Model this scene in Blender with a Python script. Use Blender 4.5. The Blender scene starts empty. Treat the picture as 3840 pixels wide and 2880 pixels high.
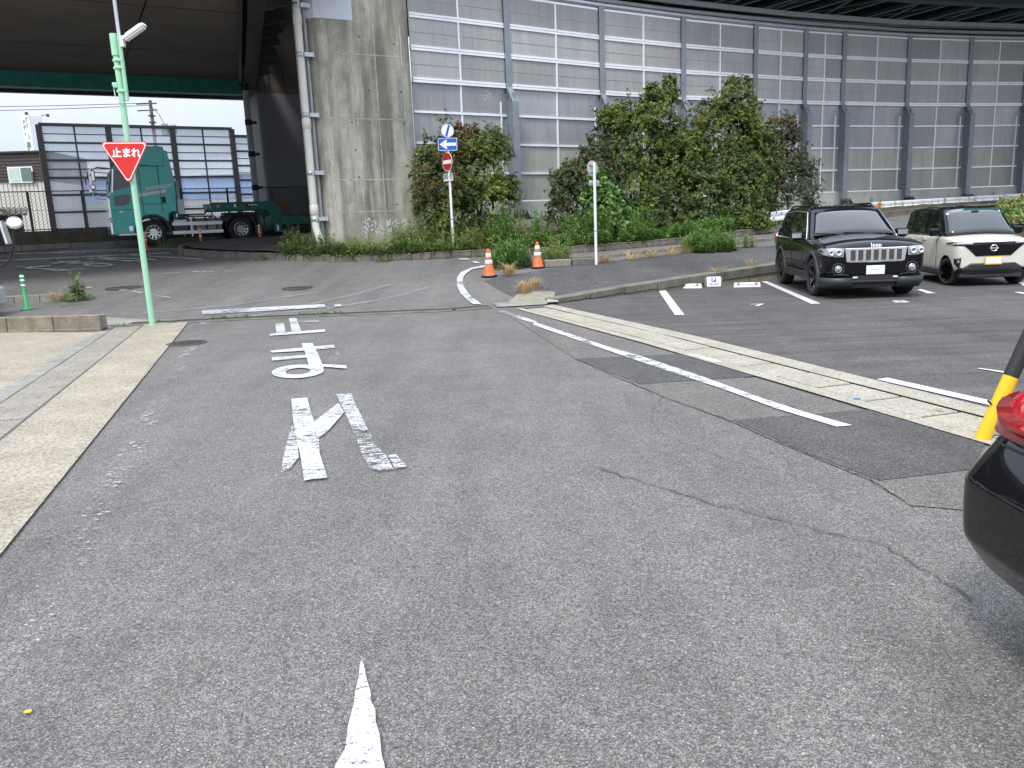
import bpy, bmesh, math, random
import numpy as np
from mathutils import Vector, Matrix, noise as mnoise
from mathutils.geometry import tessellate_polygon
S = bpy.context.scene
COL = S.collection
rnd = random.Random(7)
nr = np.random.default_rng(11)
R = math.radians

# ------------------------------------------------------------------ camera, world, sun, exposure
CAMH = 1.73
cam_d = bpy.data.cameras.new('camera'); cam = bpy.data.objects.new('camera', cam_d); COL.objects.link(cam)
cam_d.sensor_width = 36; cam_d.lens = 36*.786; cam_d.clip_start = .05; cam_d.clip_end = 3000
_p, _r = R(11.5), R(2.4)
_f = Vector((0, math.cos(_p), -math.sin(_p))); _r0 = Vector((1, 0, 0)); _u0 = _r0.cross(_f)
_rt = math.cos(_r)*_r0 - math.sin(_r)*_u0; _up = math.sin(_r)*_r0 + math.cos(_r)*_u0
cam.matrix_world = Matrix(((_rt.x, _up.x, -_f.x, 0), (_rt.y, _up.y, -_f.y, 0), (_rt.z, _up.z, -_f.z, CAMH), (0, 0, 0, 1)))
S.camera = cam
W = bpy.data.worlds.new('World'); S.world = W; W.use_nodes = True
nt = W.node_tree; nt.nodes.clear()
def wn(t, **k):
    n = nt.nodes.new(t)
    for a, b in k.items(): setattr(n, a, b)
    return n
sky = wn('ShaderNodeTexSky', sky_type='NISHITA', sun_disc=False, sun_elevation=R(58), sun_rotation=R(205), air_density=1.2, dust_density=3.0, ozone_density=1.0)
geo = wn('ShaderNodeTexCoord'); sx = wn('ShaderNodeSeparateXYZ'); nt.links.new(geo.outputs['Generated'], sx.inputs[0])
mr = wn('ShaderNodeMapRange'); nt.links.new(sx.outputs['Z'], mr.inputs[0]); mr.inputs[3].default_value = 3.8; mr.inputs[4].default_value = 14.5
cn = wn('ShaderNodeTexNoise'); cn.inputs['Scale'].default_value = 2.2; cn.inputs['Detail'].default_value = 5; nt.links.new(geo.outputs['Generated'], cn.inputs['Vector'])
cr = wn('ShaderNodeMapRange'); nt.links.new(cn.outputs['Fac'], cr.inputs[0]); cr.inputs[1].default_value = .3; cr.inputs[2].default_value = .75; cr.inputs[3].default_value = .86; cr.inputs[4].default_value = 1.12
mu = wn('ShaderNodeMath', operation='MULTIPLY'); nt.links.new(mr.outputs[0], mu.inputs[0]); nt.links.new(cr.outputs[0], mu.inputs[1])
tint = wn('ShaderNodeVectorMath', operation='SCALE'); tint.inputs[0].default_value = (.88, .965, 1.13); nt.links.new(mu.outputs[0], tint.inputs['Scale'])
mx = wn('ShaderNodeMix', data_type='RGBA'); mx.inputs['Factor'].default_value = .94
nt.links.new(sky.outputs[0], mx.inputs['A']); nt.links.new(tint.outputs[0], mx.inputs['B'])
bg = wn('ShaderNodeBackground'); bg.inputs['Strength'].default_value = .1; nt.links.new(mx.outputs['Result'], bg.inputs[0])
wo = wn('ShaderNodeOutputWorld'); nt.links.new(bg.outputs[0], wo.inputs[0])
sun_d = bpy.data.lights.new('sun', 'SUN'); sun_d.energy = 1.4; sun_d.angle = R(11); sun_d.color = (1, .96, .9)
sun = bpy.data.objects.new('sun', sun_d); COL.objects.link(sun)
# sun direction matches the sky: elevation 58, azimuth behind the camera on the left
_el, _az = R(58), R(205)
_sd = Vector((math.sin(_az)*math.cos(_el), math.cos(_az)*math.cos(_el), math.sin(_el)))
sun.rotation_euler = (-_sd).to_track_quat('-Z', 'Y').to_euler()
S.view_settings.view_transform = 'Standard'; S.view_settings.look = 'None'; S.view_settings.exposure = 1.0; S.view_settings.gamma = 1
S.view_settings.use_curve_mapping = False
S.render.engine = 'CYCLES'; S.cycles.use_denoising = True; S.cycles.max_bounces = 6; S.cycles.transparent_max_bounces = 12

# ------------------------------------------------------------------ helpers
class MB:
    def __init__(s): s.v = []; s.f = []; s.m = []; s.s = []
    def add(s, vs, fs, mi=0, sm=False):
        o = len(s.v); s.v += [tuple(v) for v in vs]
        for f in fs: s.f.append(tuple(i+o for i in f)); s.m.append(mi); s.s.append(sm)
        return s
    def box(s, c, d, mi=0, rot=None):
        x, y, z = d[0]/2, d[1]/2, d[2]/2
        vs = [Vector((a, b, e)) for a in (-x, x) for b in (-y, y) for e in (-z, z)]
        if rot is not None: vs = [rot @ v for v in vs]
        vs = [v+Vector(c) for v in vs]
        return s.add(vs, [(0, 1, 3, 2), (4, 6, 7, 5), (0, 4, 5, 1), (2, 3, 7, 6), (0, 2, 6, 4), (1, 5, 7, 3)], mi)
    def beam(s, a, b, w, h, mi=0, up=(0, 0, 1)):
        a, b = Vector(a), Vector(b); d = b-a; L = d.length; d.normalize()
        sd = d.cross(Vector(up))
        if sd.length < 1e-4: sd = d.cross(Vector((1, 0, 0)))
        sd.normalize(); u = sd.cross(d)
        return s.box((a+b)/2, (L, w, h), mi, Matrix((d, sd, u)).transposed())
    def cyl(s, a, b, r0, r1=None, n=12, mi=0, sm=True, caps=True):
        r1 = r0 if r1 is None else r1
        a, b = Vector(a), Vector(b); d = (b-a).normalized(); e = d.orthogonal().normalized(); g = d.cross(e)
        vs = []
        for p, r in ((a, r0), (b, r1)):
            for i in range(n):
                t = 2*math.pi*i/n; vs.append(p+e*r*math.cos(t)+g*r*math.sin(t))
        s.add(vs, [(i, (i+1) % n, n+(i+1) % n, n+i) for i in range(n)], mi, sm)
        if caps: s.add(vs[:n], [tuple(range(n-1, -1, -1))], mi); s.add(vs[n:], [tuple(range(n))], mi)
        return s
    def tube(s, pts, r, n=8, mi=0):
        pts = [Vector(p) for p in pts]; rr = r if isinstance(r, (list, tuple)) else [r]*len(pts)
        vs = []; e = None
        for i, p in enumerate(pts):
            d = (pts[min(i+1, len(pts)-1)]-pts[max(i-1, 0)]).normalized()
            if e is None: e = d.orthogonal().normalized()
            else:
                e = e-d*e.dot(d); e = e.normalized() if e.length > 1e-5 else d.orthogonal().normalized()
            g = d.cross(e)
            vs += [p+(e*math.cos(2*math.pi*k/n)+g*math.sin(2*math.pi*k/n))*rr[i] for k in range(n)]
        fs = [(i*n+k, i*n+(k+1) % n, (i+1)*n+(k+1) % n, (i+1)*n+k) for i in range(len(pts)-1) for k in range(n)]
        s.add(vs, fs, mi, True)
        s.add(vs[:n], [tuple(range(n-1, -1, -1))], mi); s.add(vs[-n:], [tuple(range(n))], mi)
        return s
    def lathe(s, prof, n=24, M=None, mi=0, sm=True):
        vs = []; k = len(prof)
        for i in range(n):
            t = 2*math.pi*i/n
            for r, z in prof: vs.append(Vector((r*math.cos(t), r*math.sin(t), z)))
        if M is not None: vs = [M @ v for v in vs]
        fs = [(i*k+j, ((i+1) % n)*k+j, ((i+1) % n)*k+j+1, i*k+j+1) for i in range(n) for j in range(k-1)]
        return s.add(vs, fs, mi, sm)
    def prism(s, pts, z0, z1, mi=0, M=None, top=None, sides=True):
        n = len(pts)
        ar = sum(pts[i][0]*pts[(i+1) % n][1]-pts[(i+1) % n][0]*pts[i][1] for i in range(n))
        if ar < 0: pts = pts[::-1]
        a = [Vector((p[0], p[1], z0)) for p in pts]; b = [Vector((p[0], p[1], z1)) for p in pts]
        vs = a+b
        if M is not None: vs = [M @ v for v in vs]
        s.add(vs, [tuple(range(n-1, -1, -1))]+[(i, (i+1) % n, n+(i+1) % n, n+i) for i in range(n)], mi)
        return s.add(vs[n:], [tuple(range(n))], mi if top is None else top)
    def quad(s, *p, mi=0): return s.add(p, [tuple(range(len(p)))], mi)
    def mesh(s, name, mats, fix=False):
        me = bpy.data.meshes.new(name); me.from_pydata(s.v, [], s.f)
        for m in (mats if isinstance(mats, (list, tuple)) else [mats]): me.materials.append(m)
        me.polygons.foreach_set('material_index', s.m); me.polygons.foreach_set('use_smooth', s.s)
        if fix:
            bm = bmesh.new(); bm.from_mesh(me); bmesh.ops.remove_doubles(bm, verts=bm.verts, dist=1e-5)
            bmesh.ops.recalc_face_normals(bm, faces=bm.faces); bm.to_mesh(me); bm.free()
        me.update(); return me
    def build(s, name, mats, parent=None, loc=(0, 0, 0), rz=0, bevel=0, fix=False, seg=2):
        return link(name, s.mesh(name, mats, fix or bevel > 0), parent, loc, rz, bevel, seg)
def link(name, me, parent=None, loc=(0, 0, 0), rz=0, bevel=0, seg=2):
    o = bpy.data.objects.new(name, me); COL.objects.link(o); o.location = loc; o.rotation_euler = (0, 0, rz)
    if parent is not None: o.parent = parent
    if bevel:
        b = o.modifiers.new('bevel', 'BEVEL'); b.width = bevel; b.segments = seg; b.limit_method = 'ANGLE'; b.angle_limit = R(35)
    return o
def tag(o, label, cat, group=None, kind=None):
    if label: o['label'] = label
    if cat: o['category'] = cat
    if group: o['group'] = group
    if kind: o['kind'] = kind
    return o
def thing(name, label, cat, loc=(0, 0, 0), rz=0, group=None, kind=None):
    o = bpy.data.objects.new(name, None); COL.objects.link(o); o.empty_display_size = .2
    o.location = loc; o.rotation_euler = (0, 0, rz)
    return tag(o, label, cat, group, kind)
def struct(o, label=None): o['kind'] = 'structure'; return o
def dup(o, parent=None, loc=None, rz=None, label=None):
    kids = [c for c in COL.objects if c.parent == o]
    c = o.copy(); COL.objects.link(c); c.parent = parent
    if loc is not None: c.location = loc
    if rz is not None: c.rotation_euler = (0, 0, rz)
    if label: c['label'] = label
    for k in kids: dup(k, c)
    return c
def baked(o, name=None):
    dg = bpy.context.evaluated_depsgraph_get(); dg.update()
    me = bpy.data.meshes.new_from_object(o.evaluated_get(dg), depsgraph=dg)
    return me
def drop(o): bpy.data.objects.remove(o, do_unlink=True)
def text_mesh(txt, size=1., bold=0., ext=0., align='CENTER', shear=0., res=3, sp=1.):
    c = bpy.data.curves.new('t', 'FONT'); c.body = txt; c.size = size; c.align_x = align; c.align_y = 'CENTER'
    c.offset = bold; c.extrude = ext; c.shear = shear; c.resolution_u = res; c.space_character = sp
    o = bpy.data.objects.new('t', c); COL.objects.link(o)
    me = baked(o); drop(o); bpy.data.curves.remove(c)
    return me
def text(name, txt, mat, parent, M, size, **k):
    me = text_mesh(txt, size, **k); me.transform(M); me.materials.clear(); me.materials.append(mat); me.name = name
    return link(name, me, parent)
def basis(o, ex, ey):
    ex = Vector(ex).normalized(); ey = Vector(ey).normalized(); ez = ex.cross(ey)
    M = Matrix((ex, ey, ez)).transposed().to_4x4(); M.translation = Vector(o); return M

# ------------------------------------------------------------------ materials
class NT:
    def __init__(s, name):
        s.mat = bpy.data.materials.new(name); s.mat.use_nodes = True; s.t = s.mat.node_tree
        s.b = s.t.nodes['Principled BSDF']; s.out = s.t.nodes['Material Output']
    def n(s, t, ins=None, **k):
        x = s.t.nodes.new(t)
        for a, b in k.items(): setattr(x, a, b)
        for a, b in (ins or {}).items(): s.set(x.inputs[a], b)
        return x
    def set(s, i, v):
        if isinstance(v, bpy.types.NodeSocket): s.t.links.new(v, i)
        else: i.default_value = v
    def coords(s, kind='pos', scale=(1, 1, 1), rot=0):
        if kind == 'pos': src = s.n('ShaderNodeNewGeometry').outputs['Position']
        else: src = s.n('ShaderNodeTexCoord').outputs['Object']
        m = s.n('ShaderNodeMapping', {'Vector': src, 'Scale': scale, 'Rotation': (0, 0, rot)}); return m.outputs[0]
    def noise(s, vec, scale, det=4, rough=.55): return s.n('ShaderNodeTexNoise', {'Vector': vec, 'Scale': scale, 'Detail': det, 'Roughness': rough}).outputs['Fac']
    def ramp(s, fac, stops):
        r = s.n('ShaderNodeValToRGB', {'Fac': fac}); e = r.color_ramp.elements
        while len(e) < len(stops): e.new(.5)
        for q, (p, c) in zip(e, stops):
            q.position = p; q.color = (c, c, c, 1) if isinstance(c, (int, float)) else (*c, 1)
        return r.outputs['Color']
    def mix(s, f, a, b, bt='MIX'):
        m = s.n('ShaderNodeMix', data_type='RGBA', blend_type=bt); s.set(m.inputs['Factor'], f)
        for k, v in (('A', a), ('B', b)): s.set(m.inputs[k], v if isinstance(v, bpy.types.NodeSocket) else ((v, v, v, 1) if isinstance(v, (int, float)) else (*v, 1)))
        return m.outputs['Result']
    def math(s, op, a, b=0.):
        m = s.n('ShaderNodeMath', operation=op); s.set(m.inputs[0], a); s.set(m.inputs[1], b); return m.outputs[0]
    def bump(s, h, st=.3, dist=.01): s.set(s.b.inputs['Normal'], s.n('ShaderNodeBump', {'Height': h, 'Strength': st, 'Distance': dist}).outputs[0])
    def col(s, c): s.set(s.b.inputs['Base Color'], c if isinstance(c, bpy.types.NodeSocket) else (*c, 1)); return s
    def p(s, **k):
        for a, b in k.items(): s.set(s.b.inputs[a.replace('_', ' ')], b)
        return s
def pm(name, c, rough=.5, metal=0., var=.12, scale=3., coat=0., dirt=None, grain=0., bump=0., kind='obj', zs=1.):
    t = NT(name); v = t.coords(kind, (1, 1, zs))
    n = t.noise(v, scale, 5); lo = tuple(x*(1-var) for x in c); hi = tuple(min(1, x*(1+var)) for x in c)
    o = t.ramp(n, [(.3, lo), (.7, hi)])
    if dirt:
        d = t.ramp(t.noise(t.coords(kind, (1, 1, .35)), scale*1.7, 6, .7), [(.5, 0.), (.75, 1.)]); o = t.mix(t.math('MULTIPLY', d, dirt[0]), o, dirt[1])
    if grain:
        g = t.noise(v, scale*40, 2); o = t.mix(grain, o, t.ramp(g, [(.3, .15), (.7, 1.)]), 'MULTIPLY')
    t.col(o).p(Roughness=rough, Metallic=metal, Coat_Weight=coat, Coat_Roughness=.03)
    if bump: t.bump(t.noise(v, scale*12, 5), bump, .01)
    return t.mat
def asphalt(name, dark, mid, light, scale=105., streak=0., blot=.25, tint=(1, 1, 1), bumps=.6, big=.035, rough=.9, chip=1.):
    t = NT(name); v = t.coords()
    vo = t.n('ShaderNodeTexVoronoi', {'Vector': v, 'Scale': scale}, feature='F1')
    sep = t.n('ShaderNodeSeparateColor', {'Color': vo.outputs['Color']})
    T = lambda x: tuple(x*k for k in tint)
    warm = tuple(a*b for a, b in zip((light*.95, light*.78, light*.52), tint))
    c = t.ramp(sep.outputs[0], [(0, T(dark)), (.45, T(mid)), (.8, T(mid*1.4)), (.93, T(light)), (.965, warm), (1., T(light*1.7))])
    gap = t.ramp(vo.outputs['Distance'], [(.0, 1.), (.35, .95), (.62, .45)])
    c = t.mix(.85, c, gap, 'MULTIPLY')
    # coarser chips that still read at a distance
    v2 = t.n('ShaderNodeTexVoronoi', {'Vector': v, 'Scale': scale*.36}, feature='F1')
    s2 = t.n('ShaderNodeSeparateColor', {'Color': v2.outputs['Color']})
    k = t.ramp(s2.outputs[1], [(0, 1-.38*chip), (.5, 1.), (1, 1+.45*chip)])
    c = t.mix(1., c, k, 'MULTIPLY')
    nb = t.noise(v, .35, 6, .6); c = t.mix(1., c, t.ramp(nb, [(.25, 1-blot), (.5, 1.), (.75, 1+blot)]), 'MULTIPLY')
    n3 = t.noise(v, 2.3, 5, .7); c = t.mix(1., c, t.ramp(n3, [(.25, .84), (.55, 1.), (.8, 1.1)]), 'MULTIPLY')
    lv_ = t.coords('pos', (1.5, .16, 1), R(-16.5)); c = t.mix(1., c, t.ramp(t.noise(lv_, 1., 4, .6), [(.3, .84), (.5, 1.), (.7, 1.13)]), 'MULTIPLY')
    ov = t.ramp(t.noise(v, 1.1, 7, .78), [(.58, 0.), (.72, .38)]); c = t.mix(ov, c, (mid*.5, mid*.47, mid*.43))
    if streak:
        sv = t.coords('pos', (.35, 3.2, 1), R(8)); c = t.mix(streak, c, t.ramp(t.noise(sv, 1.3, 7, .65), [(.3, .62), (.55, 1.), (.75, 1.25)]), 'MULTIPLY')
    st = t.ramp(t.noise(v, 5.5, 3), [(.70, 0.), (.78, big*6)]); c = t.mix(st, c, (.16, .085, .05))
    t.col(c).p(Roughness=rough, Specular_IOR_Level=.3)
    t.bump(vo.outputs['Distance'], bumps, .006)
    return t.mat
def worn_paint(name, wear=.45, c=(.53, .535, .54), rot=0., sx=9., sy=25., soft=.04):
    t = NT(name); v = t.coords('pos', (sx, sy, 1), rot)
    n = t.noise(v, 1., 6, .7); n2 = t.noise(t.coords(), 55., 3); big = t.noise(t.coords(), 1.1, 3)
    a = t.math('ADD', t.math('MULTIPLY', n, .50), t.math('ADD', t.math('MULTIPLY', n2, .28), t.math('MULTIPLY', big, .27)))
    fac = t.n('ShaderNodeMapRange', {'Value': a, 'From Min': wear-soft, 'From Max': wear+soft}).outputs[0]
    d = t.mix(t.ramp(t.noise(t.coords(), 9, 5), [(.35, 0.), (.75, .7)]), c, tuple(x*.62 for x in c))
    t.col(d).p(Roughness=.7)
    tr = t.n('ShaderNodeBsdfTransparent'); mxs = t.n('ShaderNodeMixShader', {0: fac, 1: tr.outputs[0], 2: t.b.outputs[0]})
    t.t.links.new(mxs.outputs[0], t.out.inputs[0]); return t.mat
def leafmat(name, a, b, c, rough=.45, tr=.25, scale=1.6):
    t = NT(name); rn = t.n('ShaderNodeNewGeometry').outputs['Random Per Island']
    n = t.noise(t.coords('pos'), scale, 3)
    f = t.math('ADD', t.math('MULTIPLY', rn, .55), t.math('SUBTRACT', t.math('MULTIPLY', n, 1.3), .42))
    col = t.ramp(f, [(.1, a), (.5, b), (.95, c)])
    t.col(col).p(Roughness=rough, Specular_IOR_Level=.5)
    tl = t.n('ShaderNodeBsdfTranslucent', {'Color': col}); ms = t.n('ShaderNodeMixShader', {0: tr, 1: t.b.outputs[0], 2: tl.outputs[0]})
    t.t.links.new(ms.outputs[0], t.out.inputs[0]); return t.mat
def concrete(name, c, stain=.5, sc=(1, 1, 1), grain=.35, rough=.9, scale=1.2, spots=True, dk=(.07, .065, .055), kind='pos', blotch=0.):
    t = NT(name); v = t.coords(kind); vs = t.coords(kind, sc)
    o = t.ramp(t.noise(v, scale*2, 6, .6), [(.3, tuple(x*.82 for x in c)), (.7, tuple(min(1, x*1.12) for x in c))])
    o = t.mix(t.math('MULTIPLY', t.ramp(t.noise(vs, scale*1.6, 5, .6), [(.42, 0.), (.62, 1.)]), stain), o, dk)
    if blotch: o = t.mix(t.math('MULTIPLY', t.ramp(t.noise(t.coords(kind, (1, 1, .45)), 1.1, 7, .72), [(.46, 0.), (.6, 1.)]), blotch), o, dk); o = t.mix(t.math('MULTIPLY', t.ramp(t.noise(t.coords(kind, (2.4, 2.4, .12)), 1.3, 5, .6), [(.55, 0.), (.68, 1.)]), blotch), o, tuple(min(1, x*1.25) for x in c))
    if spots:
        o = t.mix(t.ramp(t.noise(v, scale*14, 4, .7), [(.55, 0.), (.72, .5)]), o, tuple(x*.55 for x in c))
        o = t.mix(t.ramp(t.noise(v, scale*23, 3, .6), [(.66, 0.), (.74, .5)]), o, tuple(min(1, x*1.5) for x in c))
    g = t.n('ShaderNodeTexVoronoi', {'Vector': v, 'Scale': 70}).outputs['Color']; g = t.n('ShaderNodeSeparateColor', {'Color': g}).outputs[0]
    o = t.mix(grain, o, t.ramp(g, [(0, .45), (.5, 1.), (1, 1.35)]), 'MULTIPLY')
    t.col(o).p(Roughness=rough, Specular_IOR_Level=.25); t.bump(t.noise(v, 40, 4), .3, .006); return t.mat

M_ = {}
M_['asph'] = asphalt('asphalt_old', .10, .166, .25, 145, 0, .15, (1.055, 1.0, .945), chip=.34, bumps=.4)
M_['asph2'] = asphalt('asphalt_strip', .095, .155, .24, 135, 0, .15, (1.09, 1.0, .92), chip=.34, bumps=.4)
M_['patch'] = asphalt('asphalt_patch', .055, .098, .16, 130, 0, .25, (1.04, 1, .97), chip=.4)
M_['lot'] = asphalt('asphalt_lot', .07, .105, .155, 150, .9, .16, (1.05, .99, .95), .35, chip=.5)
M_['walk'] = asphalt('asphalt_walk', .055, .1, .18, 120, .3, .3, (1, .98, .97), .5)
M_['gravel'] = asphalt('gravel_dark', .03, .075, .16, 26, 0, .2, (1, 1, 1), 1.)
M_['crack'] = pm('crack_tar', (.078, .074, .069), .95, kind='pos')
M_['soil'] = pm('soil', (.10, .075, .05), .95, var=.5, scale=6, grain=.5, bump=.6, kind='pos')
M_['tan'] = concrete('tan_washed', (.315, .28, .22), .22, (1, 1, 1), .8, scale=.8, dk=(.22, .19, .14))
M_['tan2'] = concrete('tan_slab', (.26, .24, .2), .28, (1, 1, 1), .7, scale=1., dk=(.2, .18, .14))
M_['gut'] = concrete('gutter_concrete', (.335, .31, .25), .2, (1, 1, 1), .6, scale=1.1, dk=(.26, .23, .17))
M_['greyc'] = concrete('grey_concrete', (.27, .26, .23), .35, scale=1.5, dk=(.1, .095, .08))
M_['kerb'] = concrete('kerb_concrete', (.185, .17, .14), .6, (1, 1, .6), .4, scale=1.7, dk=(.075, .07, .055))
M_['kerb2'] = concrete('kerb_concrete_brown', (.27, .235, .18), .45, (1, 1, .6), .4, scale=2.2, dk=(.10, .08, .06))
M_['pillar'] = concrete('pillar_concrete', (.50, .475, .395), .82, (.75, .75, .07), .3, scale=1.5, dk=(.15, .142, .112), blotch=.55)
M_['pillar_pale'] = concrete('pillar_pale', (.47, .46, .42), .25, (1, 1, .1), .2, scale=1.2, dk=(.2, .2, .17))
M_['wallc'] = concrete('barrier_base', (.46, .455, .42), .3, (1, 1, .25), .2, scale=.9, dk=(.25, .24, .2))
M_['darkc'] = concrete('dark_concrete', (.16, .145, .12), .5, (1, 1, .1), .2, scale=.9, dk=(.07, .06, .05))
M_['blockw'] = concrete('block_wall', (.14, .125, .10), .5, (1, 1, 1), .3, scale=1.4, dk=(.06, .055, .045))
M_['paint'] = worn_paint('road_paint', .487)
M_['paint_worn'] = worn_paint('road_paint_worn', .525)
M_['paint_gone'] = worn_paint('road_paint_faded', .60, soft=.03)
M_['paint_new'] = worn_paint('road_paint_fresh', .2, (.56, .565, .57))
M_['paint_mid'] = worn_paint('road_paint_mid', .485, sx=7, sy=7)
M_['white'] = pm('white_paint', (.80, .80, .79), .4, var=.04, dirt=(.2, (.5, .48, .42)))
M_['grey'] = pm('grey_paint', (.33, .35, .36), .5, dirt=(.2, (.2, .2, .2)))
M_['galv'] = pm('galvanised', (.52, .55, .58), .42, .55, var=.12, scale=9)
M_['alu'] = pm('aluminium_rail', (.85, .87, .885), .4, .1, var=.05, dirt=(.15, (.4, .4, .38)))
M_['post'] = pm('steel_post', (.24, .275, .30), .5, .2, var=.12, dirt=(.35, (.14, .15, .16)))
M_['black'] = pm('black_matt', (.018, .018, .018), .6, var=.1)
M_['blackgloss'] = pm('black_paint', (.004, .004, .005), .3, var=.05, coat=.8)
M_['blackgloss'].node_tree.nodes['Principled BSDF'].inputs['Specular IOR Level'].default_value = .05
M_['plastic'] = pm('dark_plastic', (.035, .037, .04), .55, var=.15, scale=8)
M_['flare'] = pm('grey_plastic', (.02, .0215, .024), .5, var=.1, scale=8)
M_['rubber'] = pm('tyre_rubber', (.02, .02, .021), .8, var=.2, scale=10, bump=.2)
M_['chrome'] = pm('chrome', (.86, .87, .89), .16, .8, var=.03)
M_['alloy'] = pm('alloy', (.6, .61, .62), .3, .9, var=.06)
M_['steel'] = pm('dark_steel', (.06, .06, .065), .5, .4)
M_['glass'] = pm('car_glass', (.012, .015, .016), .03, var=.02, coat=1.)
M_['lens'] = pm('clear_lens', (.34, .36, .38), .08, .25, var=.25, scale=16, coat=1.)
M_['orange'] = pm('orange_plastic', (.85, .13, .02), .45, var=.08)
M_['amber'] = pm('amber_lens', (.85, .32, .02), .25)
_t = NT('red_lens'); _v = _t.n('ShaderNodeTexVoronoi', {'Vector': _t.coords('obj', (9, 9, 16)), 'Scale': 1.4}, feature='F1')
_t.col(_t.mix(_t.ramp(_t.noise(_t.coords('obj', (2, 2, 9)), 1.5, 3), [(.35, 0.), (.65, 1.)]), (.20, .002, .006), (.55, .008, .012))).p(Roughness=.12, Coat_Weight=.7, Coat_Roughness=.05)
_t.bump(_v.outputs['Distance'], .25, .02); M_['redlens'] = _t.mat
M_['teal'] = pm('teal_paint', (.003, .50, .44), .3, var=.06, coat=.6)
M_['tealsteel'] = pm('teal_steel', (.012, .22, .185), .5, var=.2, dirt=(.35, (.03, .06, .05)))
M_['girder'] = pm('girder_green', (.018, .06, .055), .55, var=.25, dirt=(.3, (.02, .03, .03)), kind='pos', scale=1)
M_['trailer'] = pm('trailer_green', (.01, .15, .125), .5, var=.2, dirt=(.4, (.05, .06, .05)))
M_['beige'] = pm('beige_paint', (.65, .62, .53), .25, var=.03, coat=.8)
M_['mint'] = pm('mint_pole', (.33, .62, .42), .5, var=.06, dirt=(.2, (.35, .5, .3)))
M_['green'] = pm('green_plastic', (.01, .30, .07), .45, var=.1)
M_['yellow'] = pm('yellow_plastic', (.80, .47, .01), .5, var=.06, dirt=(.2, (.5, .3, .05)))
M_['red'] = pm('sign_red', (.60, .022, .02), .4, var=.05)
M_['dkred'] = pm('sign_dark_red', (.42, .012, .02), .4, var=.08)
M_['blue'] = pm('sign_blue', (.008, .10, .48), .4, var=.05)
M_['signw'] = pm('sign_white', (.80, .81, .80), .45, var=.03)
M_['signgrey'] = pm('sign_back', (.5, .5, .49), .5, .2, var=.08)
M_['ink'] = pm('black_ink', (.03, .03, .03), .6)
M_['cream'] = pm('cream_pipe', (.66, .65, .58), .4, var=.06, dirt=(.3, (.5, .47, .38)))
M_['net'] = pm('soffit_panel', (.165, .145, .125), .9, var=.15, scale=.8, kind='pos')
M_['bark'] = pm('bark', (.06, .045, .035), .9, var=.3, scale=8)
M_['straw'] = leafmat('dry_grass', (.38, .26, .12), (.52, .38, .18), (.62, .5, .3), .8, .2)
M_['leaf'] = leafmat('leaf_dark', (.016, .034, .007), (.062, .108, .015), (.25, .33, .05))
M_['leafmid'] = leafmat('leaf_mid', (.022, .042, .008), (.085, .14, .018), (.33, .41, .06))
M_['leafgrey'] = leafmat('leaf_greyish', (.03, .055, .02), (.065, .105, .035), (.13, .17, .055))
M_['leafbright'] = leafmat('leaf_bright', (.06, .13, .028), (.13, .24, .05), (.24, .36, .09), .5)
M_['leafrust'] = leafmat('leaf_rust', (.085, .05, .018), (.15, .085, .03), (.20, .14, .05))
M_['weed'] = leafmat('weed_leaf', (.09, .16, .035), (.19, .28, .07), (.34, .42, .13), .6)
M_['weed2'] = leafmat('weed_leaf_grey', (.09, .16, .055), (.17, .26, .09), (.30, .38, .14), .6)
M_['brown'] = pm('brown_siding', (.085, .062, .055), .6, var=.15)
M_['siding'] = pm('cream_siding', (.62, .60, .53), .6, var=.05)
M_['bluewall'] = pm('blue_wall', (.30, .50, .85), .6, var=.08)
M_['deadleaf'] = pm('dead_leaf', (.25, .11, .05), .9, var=.5, scale=30, kind='pos')
M_['rustiron'] = pm('cast_iron', (.075, .062, .055), .75, .3, var=.35, scale=18, kind='pos')

def pane_mat(name, c, rough, transp=0., dirt=.25, spec=.5):
    t = NT(name); v = t.coords('pos')
    o = t.ramp(t.noise(t.coords('pos', (1, 1, .25)), 1.4, 6, .65), [(.3, tuple(x*.82 for x in c)), (.7, tuple(x*1.12 for x in c))])
    o = t.mix(t.math('MULTIPLY', t.ramp(t.noise(t.coords('pos', (6, 6, .5)), 1.6, 4), [(.55, 0.), (.8, 1.)]), dirt), o, tuple(x*1.5 for x in c))
    o = t.mix(t.math('MULTIPLY', t.ramp(t.noise(t.coords('pos', (9, 9, .35)), 1.3, 5, .65), [(.52, 0.), (.7, 1.)]), .4), o, tuple(x*.55 for x in c))
    oi = t.n('ShaderNodeObjectInfo').outputs['Random']; o = t.mix(1., o, t.ramp(oi, [(0, .78), (1, 1.17)]), 'MULTIPLY')
    o = t.mix(t.math('MULTIPLY', t.ramp(t.noise(t.coords('pos', (1, 1, .6)), .55, 6, .7), [(.5, 0.), (.7, 1.)]), .35), o, tuple(x*.62 for x in c))
    t.col(o).p(Roughness=rough, Specular_IOR_Level=spec)
    if transp:
        tr = t.n('ShaderNodeBsdfTransparent', {'Color': (.86, .88, .9, 1)}); ms = t.n('ShaderNodeMixShader', {0: transp, 1: t.b.outputs[0], 2: tr.outputs[0]}); t.t.links.new(ms.outputs[0], t.out.inputs[0])
    return t.mat
M_['pane_up'] = pane_mat('panel_upper', (.37, .37, .355), .3)
M_['pane_lo'] = pane_mat('panel_lower', (.34, .345, .355), .2, spec=.7)
M_['pane_base'] = pane_mat('panel_lowest', (.355, .355, .315), .25)
M_['pane_far'] = pane_mat('panel_far', (.55, .58, .63), .3, .72, .1)

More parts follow.
